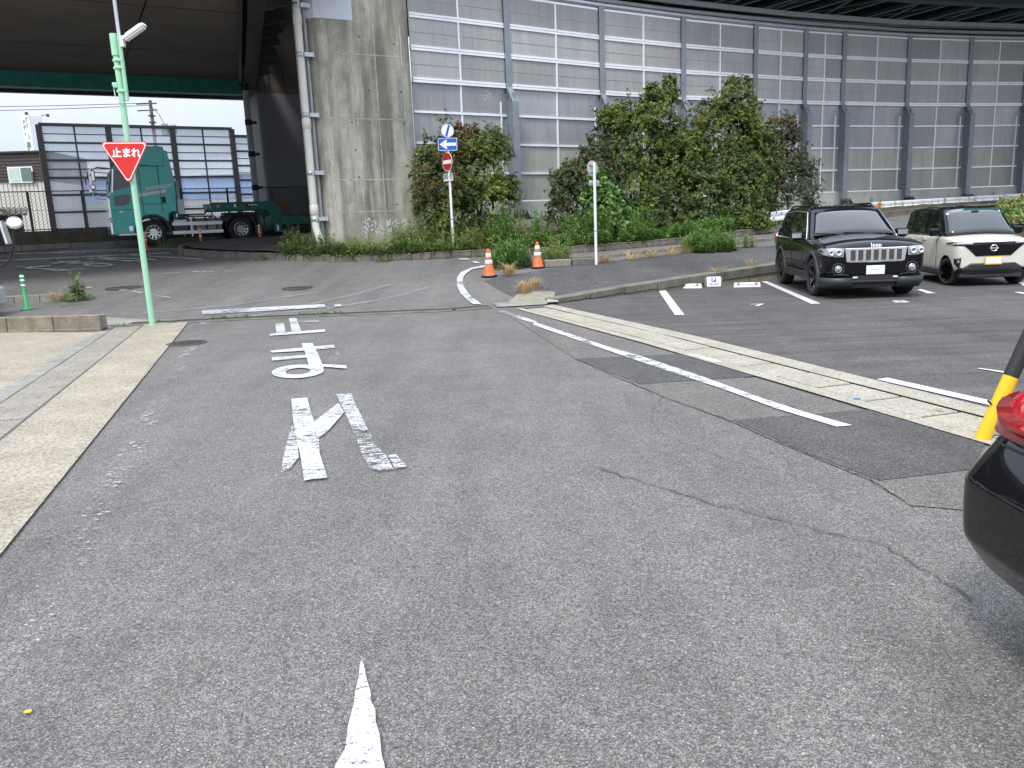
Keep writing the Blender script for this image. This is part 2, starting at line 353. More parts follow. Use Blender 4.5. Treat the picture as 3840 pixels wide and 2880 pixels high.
# surveyed ground points, metres in the world (x right, y away)
L = {"tome1":[[-4.077,13.607],[-3.207,13.908],[-3.118,13.553],[-3.999,13.336]],"tome2":[[-4.389,15.059],[-4.24,15.086],[-3.816,13.655],[-3.96,13.603]],"tome3":[[-4.355,15.893],[-4.194,15.858],[-3.601,13.832],[-3.724,13.707]],"tome4":[[-4.016,15.304],[-3.633,15.313],[-3.557,15.012],[-3.96,15.128]],"ma1":[[-3.499,11.62],[-3.086,11.798],[-2.634,11.961],[-2.556,11.631],[-2.937,11.496],[-3.418,11.426]],"ma2":[[-3.301,11.0],[-2.822,11.094],[-2.758,10.864],[-3.212,10.699]],"ma2b":[[-2.463,11.201],[-2.427,11.225],[-2.353,10.921],[-2.389,10.909]],"ma3":[[-3.193,12.231],[-3.027,12.237],[-2.677,11.09],[-2.429,10.219],[-2.34,9.925],[-2.437,9.687],[-2.527,9.968],[-2.868,11.139]],"ma4o":[[-2.317,9.814],[-2.349,9.921],[-2.396,10.023],[-2.457,10.117],[-2.528,10.195],[-2.606,10.254],[-2.686,10.289],[-2.764,10.299],[-2.836,10.282],[-2.897,10.241],[-2.943,10.177],[-2.974,10.095],[-2.986,9.998],[-2.981,9.894],[-2.959,9.787],[-2.921,9.683],[-2.871,9.587],[-2.81,9.503],[-2.741,9.435],[-2.668,9.385],[-2.595,9.355],[-2.524,9.347],[-2.458,9.36],[-2.401,9.395],[-2.354,9.45],[-2.321,9.523],[-2.303,9.61],[-2.302,9.709]],"ma4i":[[-2.489,9.827],[-2.505,9.88],[-2.528,9.93],[-2.557,9.974],[-2.591,10.01],[-2.627,10.036],[-2.663,10.05],[-2.699,10.052],[-2.731,10.042],[-2.758,10.02],[-2.779,9.987],[-2.793,9.945],[-2.798,9.897],[-2.796,9.844],[-2.785,9.791],[-2.768,9.739],[-2.744,9.691],[-2.715,9.649],[-2.682,9.615],[-2.647,9.592],[-2.612,9.578],[-2.579,9.577],[-2.548,9.586],[-2.521,9.607],[-2.5,9.637],[-2.486,9.677],[-2.479,9.723],[-2.48,9.774]],"ma5":[[-2.434,10.239],[-2.095,10.075],[-2.031,9.836],[-2.373,10.04]],"re1":[[-2.288,8.149],[-2.132,8.181],[-1.888,7.356],[-1.68,6.718],[-1.526,6.072],[-1.325,5.423],[-1.476,5.378],[-1.664,6.023],[-1.879,6.707],[-2.078,7.389]],"re2":[[-1.976,6.987],[-1.84,6.617],[-1.659,5.953],[-1.653,5.667],[-1.694,5.59],[-1.782,5.971],[-1.892,6.504]],"re3":[[-1.809,7.122],[-1.738,7.856],[-1.601,7.433],[-1.605,6.77],[-1.633,6.523]],"re4":[[-1.849,8.282],[-1.692,8.295],[-1.589,7.898],[-1.355,7.068],[-1.101,6.19],[-0.975,5.888],[-0.875,5.548],[-0.974,5.528],[-1.057,5.61],[-1.15,5.88],[-1.382,6.712],[-1.652,7.628]],"re5":[[-0.963,5.904],[-0.906,5.919],[-0.788,5.603],[-0.868,5.559]],"arrow":[[-0.654,2.967],[-0.637,2.927],[-0.614,2.843],[-0.579,2.736],[-0.567,2.674],[-0.544,2.625],[-0.529,2.545],[-0.506,2.479],[-0.481,2.361],[-0.467,2.323],[-0.419,2.115],[-0.627,2.127],[-0.626,2.333],[-0.611,2.404],[-0.625,2.535],[-0.629,2.667],[-0.639,2.753],[-0.642,2.831],[-0.653,2.928]],"stopbar":[[-6.609,17.379],[-5.416,17.502],[-4.02,17.565],[-3.901,17.192],[-5.277,17.026],[-6.444,16.923]],"stopbar2":[[-3.773,17.441],[-3.627,17.461],[-3.573,17.233],[-3.717,17.212]],"ledge":[[-5.98,15.826],[-2.161,3.134]],"rlineL":[[0.395,13.3],[1.279,10.365],[1.736,8.858],[2.088,7.752],[2.312,6.902],[2.574,6.2]],"rlineR":[[0.41,13.741],[1.339,10.609],[1.642,9.773],[2.009,8.534],[2.293,7.417],[2.494,6.752],[2.707,6.227]],"rline0":[[-0.45,16.172],[-0.279,16.151],[-0.028,15.124],[0.476,13.512],[0.352,13.44],[-0.141,15.066]],"curve":[[-0.617,23.078],[-0.994,22.601],[-1.252,21.731],[-1.295,20.736],[-1.229,19.534],[-1.077,18.249],[-0.905,17.42],[-0.74,16.798],[-0.562,16.756],[-0.721,17.378],[-0.898,18.207],[-1.057,19.285],[-1.135,20.487],[-1.113,21.379],[-0.948,22.27],[-0.607,22.602]],"dash1":[[-1.484,24.881],[-1.185,24.777],[-1.106,24.446],[-1.394,24.55]],"dash2":[[-1.045,23.969],[-0.883,23.928],[-0.765,23.493],[-0.924,23.555]],"drain":[[-7.62,16.078],[-6.173,16.201],[-5.446,16.262],[-1.125,16.262],[-0.389,16.488]],"plate":[[-0.325,16.839],[0.814,16.881],[0.787,16.385],[-0.22,16.283]],"mh":[[-10.221,21.669],[-9.746,21.544],[-5.258,20.259],[-4.875,20.156],[-5.208,12.873],[-4.895,12.792]],"kerb":[[-11.62,29.482],[-10.04,28.239],[-8.606,27.368],[-6.92,26.291],[-5.551,25.669],[-4.787,25.4],[-3.092,25.234],[-1.655,25.213],[-0.005,25.358],[1.514,25.192],[3.027,25.379],[4.466,26.021],[6.049,26.539],[7.97,27.721],[9.805,28.964]],"cone":[[-0.467,20.798],[0.837,22.083]],"pole2":[[2.444,22.249]],"gpole":[[-6.872,15.481]],"bay1":[[3.549,19.298],[3.724,19.35],[3.03,13.855],[2.87,13.877]],"bay2":[[6.228,19.826],[6.351,19.757],[5.702,14.672],[5.538,14.694]],"bay3":[[8.304,16.334],[8.451,16.473],[8.289,15.568],[8.137,15.612]],"bay4":[[10.757,16.996],[10.865,16.936],[10.481,15.995],[10.276,15.947]],"front":[[3.68,7.939],[3.815,8.003],[4.197,6.873],[4.096,6.701]],"front2":[[4.888,8.279],[4.926,8.283],[5.046,8.078],[5.001,8.003]],"gp":[[3.446,5.706]],"patch1":[[0.805,9.9],[2.224,9.926],[2.69,8.371],[1.331,8.208]],"patch2":[[1.85,6.579],[3.154,6.749],[3.436,5.641],[3.0,5.045],[2.323,4.905],[2.096,5.565]],"crack1":[[1.455,7.59],[1.307,7.192],[1.194,6.787],[1.169,6.34],[1.328,5.917],[1.483,5.543],[1.708,5.248],[1.854,5.106],[1.939,4.76],[1.932,4.475]],"crack2":[[1.839,5.66],[1.891,5.43],[1.86,5.082]],"seamR":[[0.806,9.916],[1.236,8.345],[1.476,7.536],[1.834,6.521],[1.992,5.877],[2.287,4.887],[2.301,4.457]],"crack3":[[-3.228,4.772],[-2.81,4.934],[-2.464,5.088],[-2.128,5.189],[-1.976,5.219]],"sideline":[[1.015,21.814],[2.18,22.104],[2.452,22.187],[3.553,22.684],[4.961,22.497],[5.823,22.187]],"weedball":[[0.371,22.062],[1.262,23.886],[5.544,22.56]],"wall":[[-2.97,28.38],[0.29,30.6],[3.97,33.15],[7.62,35.38],[11.2,37.3],[13.89,38.67],[16.02,39.59],[19.8,41.14],[23.42,42.27],[26.84,43.19]],"fm1":[[-16.821,27.97],[-15.761,27.244],[-14.298,26.104],[-14.166,25.855],[-15.609,26.974],[-16.652,27.679]],"fm2":[[-14.368,26.125],[-14.085,26.373],[-13.717,26.498],[-13.582,26.228],[-13.946,26.104],[-14.236,25.876]],"fm3":[[-16.125,27.617],[-15.498,27.721],[-15.341,27.431],[-15.961,27.327]],"fm4":[[-16.091,27.285],[-15.155,26.809],[-14.244,26.394],[-14.136,26.187],[-15.041,26.601],[-15.96,27.057]],"fs1":[[-15.878,28.508],[-15.058,28.882],[-14.911,28.591],[-15.71,28.197]],"fs2":[[-15.106,28.073],[-14.354,28.405],[-14.202,28.094],[-14.955,27.783]],"fs3":[[-15.88,28.964],[-15.125,28.508],[-14.273,27.824],[-14.159,27.596],[-14.997,28.26],[-15.748,28.715]],"fs4o":[[-13.098,27.182],[-13.183,27.327],[-13.301,27.472],[-13.451,27.617],[-13.616,27.742],[-13.79,27.845],[-13.964,27.928],[-14.108,27.949],[-14.233,27.949],[-14.319,27.907],[-14.36,27.824],[-14.349,27.7],[-14.304,27.576],[-14.214,27.43],[-14.09,27.285],[-13.938,27.14],[-13.772,27.016],[-13.611,26.933],[-13.441,26.85],[-13.302,26.829],[-13.182,26.83],[-13.099,26.871],[-13.058,26.954],[-13.057,27.057]],"fs4i":[[-13.28,27.244],[-13.331,27.327],[-13.404,27.41],[-13.487,27.472],[-13.597,27.555],[-13.709,27.617],[-13.817,27.658],[-13.916,27.679],[-13.999,27.679],[-14.059,27.659],[-14.103,27.638],[-14.107,27.576],[-14.087,27.513],[-14.035,27.43],[-13.96,27.348],[-13.865,27.265],[-13.765,27.202],[-13.653,27.14],[-13.546,27.099],[-13.45,27.078],[-13.369,27.078],[-13.3,27.078],[-13.266,27.12],[-13.262,27.182]],"fr1":[[-15.265,29.752],[-12.523,27.969],[-12.397,27.679],[-15.11,29.441]],"fr2":[[-14.985,30.0],[-13.446,29.047],[-12.125,28.26],[-12.004,27.969],[-13.307,28.736],[-14.824,29.669]],"fr3":[[-14.764,29.752],[-12.877,27.99],[-12.748,27.7],[-14.604,29.42]],"rl1":[[-18.786,30.332],[-16.47,30.456],[-14.811,30.56],[-12.582,30.643],[-12.417,30.228],[-14.616,30.146],[-16.252,30.042],[-18.536,29.918]],"rl2":[[-19.93,32.964],[-18.346,32.633],[-16.915,32.695],[-15.14,32.819],[-12.673,32.135],[-12.53,31.762],[-14.963,32.425],[-16.717,32.301],[-18.142,32.26],[-19.698,32.57]],"rl4":[[-18.947,32.923],[-17.19,31.824],[-16.222,32.032],[-14.455,32.094],[-12.419,31.472],[-12.276,31.099],[-14.291,31.721],[-16.028,31.638],[-16.994,31.451],[-18.726,32.529]],"rl3":[[-13.974,30.374],[-10.359,27.824],[-10.277,27.596],[-13.853,30.104]],"rl5":[[-12.178,22.249],[-11.236,21.918],[-11.164,21.772],[-12.091,22.083]],"rl6":[[-10.149,21.171],[-9.934,21.171],[-9.822,20.923],[-10.035,20.923]],"rl7":[[-9.652,20.86],[-8.148,19.513],[-8.09,19.368],[-9.579,20.694]],"rl8":[[-10.31,24.322],[-9.776,24.322],[-9.712,24.156],[-10.243,24.156]],"rl9":[[-9.46,24.467],[-8.775,24.322],[-8.696,24.094],[-9.375,24.239]],"rl10":[[-8.439,24.218],[-8.118,24.239],[-8.078,24.114],[-8.397,24.093]]}
# ------------------------------------------------------------------ ground
Y0, SL = 15.9, .075
def gz(y):
    t = y-Y0
    if t <= 0: return 0.
    if t < 1: return SL*t*t/2
    return min(SL*(t-.5), 1.36)
BRK = (15.9, 16.15, 16.4, 16.65, 16.9, 34.533)
def drape(name, pts, off, mat, parent=None, flat=None, hole=None, skirt=0.):
    bm = bmesh.new()
    vs = [bm.verts.new((p[0], p[1], 0)) for p in pts]
    if hole:
        hs = [bm.verts.new((p[0], p[1], 0)) for p in hole]; n = len(pts)
        for i in range(n):
            j = (i+1) % n; bm.faces.new((vs[i], vs[j], hs[j], hs[i]))
    else:
        for tr_ in tessellate_polygon([[Vector((p[0], p[1], 0)) for p in pts]]): bm.faces.new([vs[q] for q in tr_])
    if flat is None:
        for b in BRK: bmesh.ops.bisect_plane(bm, geom=bm.verts[:]+bm.edges[:]+bm.faces[:], plane_co=(0, b, 0), plane_no=(0, 1, 0))
    for v in bm.verts: v.co.z = (gz(v.co.y) if flat is None else flat)+off
    bmesh.ops.recalc_face_normals(bm, faces=bm.faces)
    for f in bm.faces:
        if f.normal.z < 0: f.normal_flip()
    me = bpy.data.meshes.new(name); bm.to_mesh(me); bm.free(); me.materials.append(mat)
    return link(name, me, parent)
U = Vector((-.284, .959)); V = Vector((.959, .284))
def rc(v, u): p = V*v+U*u; return (p.x, p.y)      # road frame: v across, u along
RET = [(.93, 16.75), (2.21, 17.74), (4.165, 18.975), (6.76, 20.51), (12.0, 23.9), (20.0, 29.07), (46., 45.87)]
GL0, GL1 = rc(5.65, -25), (.955, 16.42)
ground = struct(drape('ground', [(-260, -60), GL0, GL1, (.93, 16.75)]+RET[1:]+[(260, 60), (260, 420), (-260, 420)], -.006, M_['asph']))
struct(drape('earth', [(-900, -500), (900, -500), (900, 1500), (-900, 1500)], -.6, M_['soil'], flat=0))
lot = struct(drape('parking_lot', [GL0, (60, -25), (60, 54.9)]+RET[::-1]+[GL1], -.004, M_['lot'], flat=0))
road = thing('road', None, None, kind='structure')
# patches, seams and cracks in the near road
drape('asphalt_strip', [L['seamR'][0], *L['seamR'][1:], rc(4.72, 2.6), rc(4.72, 14.9), (-.1, 15.4)], .0, M_['asph2'], road, flat=0)
drape('asphalt_patch', L['patch1'], .004, M_['patch'], road, flat=0)
drape('asphalt_patch', L['patch2'], .004, M_['patch'], road, flat=0)
def crack(pts, w=.012, off=.006):
    P = []; pts = [Vector(p) for p in pts]
    for a, b in zip(pts, pts[1:]):
        k = max(2, int((b-a).length/.07))
        for i in range(k):
            q = a.lerp(b, i/k); P.append(q+Vector((rnd.gauss(0, .012), rnd.gauss(0, .012))))
    m = MB(); l = []; r = []
    for i, p in enumerate(P):
        d = (P[min(i+1, len(P)-1)]-P[max(i-1, 0)]).normalized(); s = Vector((-d.y, d.x))*w*(.4+rnd.random()*.8)
        l.append((p.x+s.x, p.y+s.y, off)); r.append((p.x-s.x, p.y-s.y, off))
    n = len(P); m.add(l+r, [(i, i+1, n+i+1, n+i) for i in range(n-1)]); return m.build('crack', M_['crack'], road)
for k in ('crack1', 'crack2', 'crack3'): crack(L[k], .0028)
crack(L['seamR'], .0035)
crack([(-1.2, 9.2), (.3, 9.0), (1.6, 8.4)], .004); crack([(.6, 5.4), (1.2, 4.6), (1.9, 3.9), (2.0, 3.2)], .006)
# painted markings of the near road
_off = [.010]
def P(k, m='paint', name='painted_letter', flat=0, off=None):
    _off[0] += .0005; return drape(name, L[k], off or _off[0], M_[m], road, flat=flat)
for k in ('tome1', 'tome2', 'tome3', 'ma1', 'ma2', 'ma3', 'ma5', 're1', 're3'): P(k)
for k in ('tome4', 'ma2b', 're2', 're4', 're5'): P(k, 'paint_worn')
drape('painted_letter', L['ma4o'], .0097, M_['paint'], road, flat=0, hole=L['ma4i'])
P('arrow', 'paint', 'lane_arrow')
P('stopbar', 'paint', 'stop_line', None); P('stopbar2', 'paint', 'stop_line', None)
a, b = L['ledge']; d = (Vector(b)-Vector(a)).normalized(); s = Vector((-d.y, d.x))*.09
drape('edge_line', [Vector(a)+s, Vector(a)-s, Vector(b)-s, Vector(b)+s], .01, M_['paint_gone'], road, flat=0)
rl = L['rlineL']; rr = L['rlineR']
drape('edge_line', rl+rr[::-1], .0115, M_['paint_mid'], road, flat=0)
drape('edge_line', [rc(4.22, 15.05), rc(4.36, 15.05), rc(4.36, 13.0), rc(4.22, 13.0)], .010, M_['paint_worn'], road, flat=0)
P('curve', 'paint_mid', 'edge_line', None); P('dash1', 'paint_mid', 'edge_line', None); P('dash2', 'paint_mid', 'edge_line', None)
for k in ('fm1', 'fm2', 'fm3', 'fm4', 'fs1', 'fs2', 'fs3', 'fr1', 'fr2', 'fr3'): P(k, 'paint_mid', 'painted_letter', None)
drape('painted_letter', L['fs4o'], .0105, M_['paint_mid'], road, hole=L['fs4i'])
for i in range(1, 11): P('rl%d' % i, 'paint_mid' if i < 4 else 'paint_worn', 'edge_line', None, .012+.0006*i)
# tyre scuffs where trucks turn (pale polished streaks)
M_['scuff'] = worn_paint('tyre_scuff', .56, (.30, .30, .29), 0, 3, 14, .12)
for pts in ([(-5.9, 16.6), (-4.6, 17.4), (-3.6, 18.7), (-2.9, 20.2)], [(-5.6, 16.5), (-4.0, 17.0), (-2.7, 18.0), (-1.9, 19.4)], [(-7.9, 17.4), (-6.2, 18.0), (-4.7, 19.3)]):
    pts = [Vector(p) for p in pts]; up = [p+Vector((-.09, .06)) for p in pts]; dn = [p-Vector((-.09, .06)) for p in pts]
    drape('tyre_scuff', up+dn[::-1], .007, M_['scuff'], road)
# parking lot markings
PL = lambda k, nm='bay_line': drape(nm, L[k], .006, M_['paint_new'], lot, flat=0)
for k in ('bay1', 'bay2', 'bay3', 'bay4', 'front', 'front2'): PL(k)
def lot_num(t, x, y, w, h, rz=R(-8)):
    me = text_mesh(t, 1, bold=.02); xs = [v.co.x for v in me.vertices]; ys = [v.co.y for v in me.vertices]
    sx_, sy_ = w/(max(xs)-min(xs)), h/(max(ys)-min(ys))
    me.transform(Matrix.Translation((x, y, .006)) @ Matrix.Rotation(rz, 4, 'Z') @ Matrix.Diagonal((sx_, sy_, 1, 1))); me.materials.clear(); me.materials.append(M_['paint_new'])
    link('bay_number', me, lot)
lot_num('7', 4.62, 14.85, .26, .36); lot_num('8', 7.06, 14.45, .26, .36); lot_num('1', 9.6, 15.0, .12, .36); lot_num('0', 10.35, 14.85, .3, .36)

# pavement on the left: cast strip, slabs with joints, grey edging, tan forecourt
pav = thing('pavement', None, None, kind='structure')
drape('concrete_strip', [rc(-2.40, 17.35), rc(-1.58, 17.2), rc(-1.58, -8), rc(-2.40, -8)], .012, M_['tan'], pav, flat=0)
u = 17.1; k = 0
slab_me = None
while u > 0:
    ln = .6 if k else .5
    m = MB(); m.box((0, 0, 0), (.485, ln-.03, .06)); z = rnd.uniform(-.003, .003)
    c_ = rc(-2.655, u-ln/2); o = m.build('paving_slab', M_['tan2'], pav, (c_[0], c_[1], -.018+z), math.atan2(.284, .959), bevel=.006, seg=1)
    u -= ln; k += 1
drape('concrete_edging', [rc(-3.13, 16.6), rc(-2.91, 16.6), rc(-2.91, -8), rc(-3.13, -8)], .009, M_['greyc'], pav, flat=0)
drape('forecourt', [rc(-3.135, 16.5), rc(-3.135, -8), (-30, -12), (-30, 15.8), (-9.9, 15.6)], .006, M_['tan'], pav, flat=0)
drape('joint', [rc(-2.405, 17.2), rc(-2.39, 17.2), rc(-2.375, 0), rc(-2.42, 0)], .0135, M_['crack'], pav, flat=0)
drape('concrete_apron', [(-14, 16.9), (-8.6, 16.0), (-7.5, 16.05), (-6.5, 16.4), (-7.4, 16.6), (-9.3, 17.5), (-14, 17.9)], .006, M_['greyc'], pav)
# low kerb block wall beside the pole
kw = thing('kerb_wall', 'low brown concrete kerb wall left of the mint green pole', 'kerb wall')
a, b = Vector((-13.2, 16.1)), Vector((-7.72, 15.32)); dirw = (b-a).normalized(); Lw = (b-a).length; k = int(Lw/.98)
for i in range(k):
    q = b-dirw*(i*.98+.485); m = MB(); m.box((0, 0, .14), (.965, .22, .30))
    m.build('kerb_stone', M_['kerb2'], kw, (q.x, q.y, 0), math.atan2(dirw.y, dirw.x), bevel=.012)
    m = MB(); m.box((0, -.012, .02), (.965, .23, .05)); m.build('footing_stone', M_['kerb2'], kw, (q.x, q.y, 0), math.atan2(dirw.y, dirw.x), bevel=.006, seg=1)
# drain channel across the mouth of the lane
dr = thing('drain_channel', None, None, kind='structure')
dp = [Vector(p) for p in L['drain']]
for a, b in zip(dp, dp[1:]):
    dd = (b-a).normalized(); nn = Vector((-dd.y, dd.x)); z0, z1 = gz(a.y)+.012, gz(b.y)+.012
    m = MB(); m.quad((*(a-nn*.2), z0-.004), (*(b-nn*.2), z1-.004), (*(b+nn*.2), z1-.004), (*(a+nn*.2), z0-.004)); m.build('drain_pit', M_['black'], dr)
    m = MB()
    for s in (-.21, .21): m.beam((*(a+nn*s), z0), (*(b+nn*s), z1), .03, .03)
    m.build('drain_frame', M_['greyc'], dr)
    m = MB(); kk = int((b-a).length/.05)
    for i in range(kk):
        q = a.lerp(b, (i+.5)/kk); z = z0+(z1-z0)*(i+.5)/kk; m.beam((*(q-nn*.19-dd*.02), z), (*(q+nn*.19+dd*.02), z), .02, .012)
    m.beam((*a, z0+.001), (*b, z1+.001), .02, .012)
    m.build('grate_bars', M_['rustiron'], dr)['kind'] = 'stuff'
drape('checker_plate', L['plate'], .016, M_['greyc'], dr); 
# gutter along the right side with its lids
gut = thing('gutter', None, None, kind='structure')
ge = rc(5.0, -3)
drape('gutter_edge', [rc(4.65, 15.2), rc(4.78, 15.2), rc(5.0, 10), rc(5.02, -6), rc(4.86, -6), rc(4.84, 10)], .012, M_['gut'], gut, flat=0)
M_['jointdark'] = pm('joint_dirt', (.04, .036, .03), .95, kind='pos')
drape('gutter_bed', [rc(4.76, 15.3), rc(5.5, 15.3), rc(5.72, 10), rc(5.66, -6), rc(5.0, -6), rc(4.98, 10)], .002, M_['jointdark'], gut, flat=0)
u = 15.0; k = 0
while u > -5:
    ln = .655; v0 = 4.80+.2*min(1, (15-u)/4.); 
    m = MB(); m.box((0, 0, -.02), (.40, ln-.04, .07)); c_ = rc(v0+.215, u-ln/2)
    m.build('gutter_lid', M_['gut'], gut, (c_[0], c_[1], rnd.uniform(-.003, .003)), math.atan2(.284, .959)+(.05 if u > 11 else 0), bevel=.007, seg=1)
    u -= ln; k += 1
drape('gutter_edge', [rc(5.23, 15.3), rc(5.50, 15.45), rc(5.74, 10), rc(5.67, -6), rc(5.45, -6), rc(5.45, 10)], .014, M_['gut'], gut, flat=0)
drape('edge_line', [rc(4.86, 8.75), rc(4.99, 8.75), rc(4.99, 8.15), rc(4.87, 8.1)], .016, M_['paint'], gut, flat=0)

# manholes
def manhole(x, y, r, label):
    t = thing('manhole_cover', label, 'manhole cover', (x, y, gz(y)), group='round iron manhole covers')
    m = MB(); m.lathe([(0, .012), (r*.86, .012), (r*.86, .004), (r*.9, .004), (r*.9, .013), (r, .013), (r*1.02, -.02)], 36)
    m.build('frame', M_['rustiron'], t, fix=True)
    m = MB()
    for i in range(-5, 6):
        for j in range(-5, 6):
            px, py = i*r*.15+(j % 2)*r*.07, j*r*.15
            if math.hypot(px, py) < r*.8: m.box((px, py, .015), (r*.09, r*.07, .008))
    m.build('raised_pattern', M_['rustiron'], t)['kind'] = 'stuff'
for (x, y), (x2, y2), lb in zip(L['mh'][::2], L['mh'][1::2], ('rusty manhole cover in the road just left of the mint pole', 'rusty manhole cover in middle of the crossing beyond the drain', 'rusty manhole cover at pavement edge of the near lane')):
    manhole(x, y, math.hypot(x2-x, y2-y)*.97, lb)

# retaining wall at the back of the lot
rw = thing('retaining_wall', 'weathered concrete retaining wall at the back of the parking lot', 'retaining wall')
def poly_at(pts, s):
    for a, b in zip(pts, pts[1:]):
        a, b = Vector(a[:2]), Vector(b[:2]); l = (b-a).length
        if s <= l: return a+(b-a)*(s/l), (b-a).normalized()
        s -= l
    return b, (b-a).normalized()
def plen(pts): return sum((Vector(b[:2])-Vector(a[:2])).length for a, b in zip(pts, pts[1:]))
M_['rubble'] = concrete('rubble_base', (.34, .30, .21), .35, (1, 1, 1), .4, scale=2.5, dk=(.14, .11, .07))
s = 0.; tot = 24.
while s < tot:
    a, d = poly_at(RET, s); b, _ = poly_at(RET, s+.98); n_ = Vector((-d.y, d.x)); za, zb = gz(a.y)+.07, gz(b.y)+.07
    m = MB(); q0, q1, q2, q3 = a-n_*.10, b-n_*.10, b+n_*.28, a+n_*.28
    hb = min(.16, za*.6)
    vs = [(*q0, za-.05-hb), (*q1, zb-.05-hb), (*q2, zb-.3), (*q3, za-.3), (*q0, za), (*q1, zb), (*q2, zb), (*q3, za)]
    m.add(vs, [(0, 3, 2, 1), (4, 5, 6, 7), (0, 1, 5, 4), (1, 2, 6, 5), (2, 3, 7, 6), (3, 0, 4, 7)])
    m.build('cap_stone', M_['kerb'], rw, bevel=.015)
    m = MB(); m.quad((*(a-n_*.07), -.02), (*(b-n_*.07), -.02), (*(b-n_*.07), zb-.06), (*(a-n_*.07), za-.06)); m.build('rubble_face', M_['rubble'], rw)
    s += 1.0
drape('lot_kerb_end', [(.78, 16.4), (1.02, 16.45), (1.02, 16.9), (.8, 16.85)], .05, M_['gut'], rw)
# footway between the lot wall and the planted bed
fw = thing('footway', None, None, kind='structure')
M_['oldslab'] = concrete('old_slab', (.27, .245, .19), .4, (1, 1, 1), .5, scale=2., dk=(.12, .105, .08))
drape('concrete_slab', [(-.05, 16.75), (.82, 16.62), (.95, 17.0), (1.05, 18.0), (.55, 18.2), (.2, 17.9)], .010, M_['oldslab'], fw)
drape('footway_asphalt', L['sideline'][:1]+[(-.6, 20.2), (.2, 17.2), (.75, 16.75)]+[(RET[i][0]-.1, RET[i][1]+.2) for i in range(1, 6)]+[(21, 31.), (13, 27.4), (7.5, 24.6), (5.6, 24.2), (3.0, 22.9)], .004, M_['walk'], fw)
struct(fw)
def stones(name, pts, L_, w, h, zoff, mat, parent, off=0., bev=.015):
    s = 0.; T = plen(pts)
    while s < T-.05:
        l_ = min(L_, T-s); a, d = poly_at(pts, s); b, _ = poly_at(pts, s+l_); d = (b-a).normalized(); n_ = Vector((-d.y, d.x)); c_ = (a+b)/2+n_*(w/2+off)
        za, zb = gz(a.y), gz(b.y); e = rnd.uniform(-.006, .006)
        m = MB(); x = (b-a).length/2-.006
        vs = [(-x, -w/2, za-.05), (x, -w/2, zb-.05), (x, w/2, zb-.05), (-x, w/2, za-.05), (-x, -w/2+.012, za+h+e), (x, -w/2+.012, zb+h+e), (x, w/2, zb+h+e), (-x, w/2, za+h+e)]
        m.add(vs, [(0, 3, 2, 1), (4, 5, 6, 7), (0, 1, 5, 4), (1, 2, 6, 5), (2, 3, 7, 6), (3, 0, 4, 7)])
        m.build(name, mat, parent, (c_.x, c_.y, zoff), math.atan2(d.y, d.x), bevel=bev); s += l_
lk = thing('low_kerb', 'low dark kerb between the footway and the sloping road behind the orange cones', 'kerb')
stones('kerb_stone', [(1.6, 23.3), (3.0, 23.6), (5.6, 24.9), (7.5, 25.7), (10.5, 27.2)], .6, .14, .1, 0, M_['kerb'], lk)
# two loose kerb blocks by the second cone
for i, (x0, lb) in enumerate(((1.28, 'pale loose kerb block beside the second orange cone'), (2.02, 'grey loose kerb block nearer the round sign pole'))):
    m = MB(); m.box((0, 0, .09), (.72, .26, .19)); tag(m.build('kerb_block', [M_['tan2'], M_['kerb']][i], None, (x0+.1, 22.25+.13*i, gz(22.2)), R(10), bevel=.02), lb, 'kerb block', 'kerb blocks by the cones')

# planted island: kerb, soil, gravel
KB = [Vector(p) for p in L['kerb']]
KBX = [tuple(p) for p in L['kerb'][:-2]]+[(8.3, 28.1), (11.0, 29.6), (14.5, 32.2), (20, 36.0), (30, 40.5)]
ik = thing('island_kerb', 'long weathered kerb of concrete stones round the planted island', 'kerb')
stones('kerb_stone', [(-12.55, 32.4), (-12.45, 30.9), (-12.0, 29.9)]+KBX[:-1], .62, .18, .2, 0, M_['kerb'], ik)
stones('kerb_stone', [(-8.7, 33.9), (-11.0, 33.6), (-12.45, 32.9)], .62, .18, .16, 0, M_['greyc'], ik)
WPL = [(-12.3, 32.7), (-11.0, 33.5), (-9.5, 33.8), (-8.2, 33.0), (-7.0, 29.5), (-6.2, 28.2), (-2.97, 28.38), (.29, 30.6), (3.97, 33.15), (7.62, 35.38), (11.2, 37.3), (16.02, 39.59), (23.4, 42.27), (27, 43.2), (33, 45)]
WZ = [.3, .3, .3, .35, .55, .6, 1.55, 1.6, 1.65, 1.65, 1.7, 1.75, 1.8, 1.85, 1.9]
def polyt(pts, t):
    T = plen(pts); return poly_at(pts, t*T)[0]
m = MB(); NI, NJ = 90, 10; rows = []
KE = KBX
# match kerb to inner line by arc length in two spans so the pillar foot stays put
for i in range(NI+1):
    t = i/NI; k = polyt(KE, t)
    wpt = polyt(WPL, t**.93); 
    tt = t**.93; Ltot = plen(WPL); acc = 0; sz = .5
    for (a, b, za, zb) in zip(WPL, WPL[1:], WZ, WZ[1:]):
        l_ = (Vector(b)-Vector(a)).length
        if tt*Ltot <= acc+l_+1e-6: sz = za+(zb-za)*(tt*Ltot-acc)/l_; break
        acc += l_
    for j in range(NJ+1):
        q = k.lerp(wpt, j/NJ); zk = gz(k.y)+.17; zw = max(sz, gz(wpt.y)*.0+sz)
        if sz < .61: zw = zk+.1
        z = zk+(zw-zk)*(j/NJ)**1.2+.05*(mnoise.noise(Vector((q.x*1.3, q.y*1.3, 0)))) * (0 if j == 0 else 1)
        rows.append((q.x, q.y, z))
m.add(rows, [(i*(NJ+1)+j, (i+1)*(NJ+1)+j, (i+1)*(NJ+1)+j+1, i*(NJ+1)+j+1) for i in range(NI) for j in range(NJ)], 0, True)
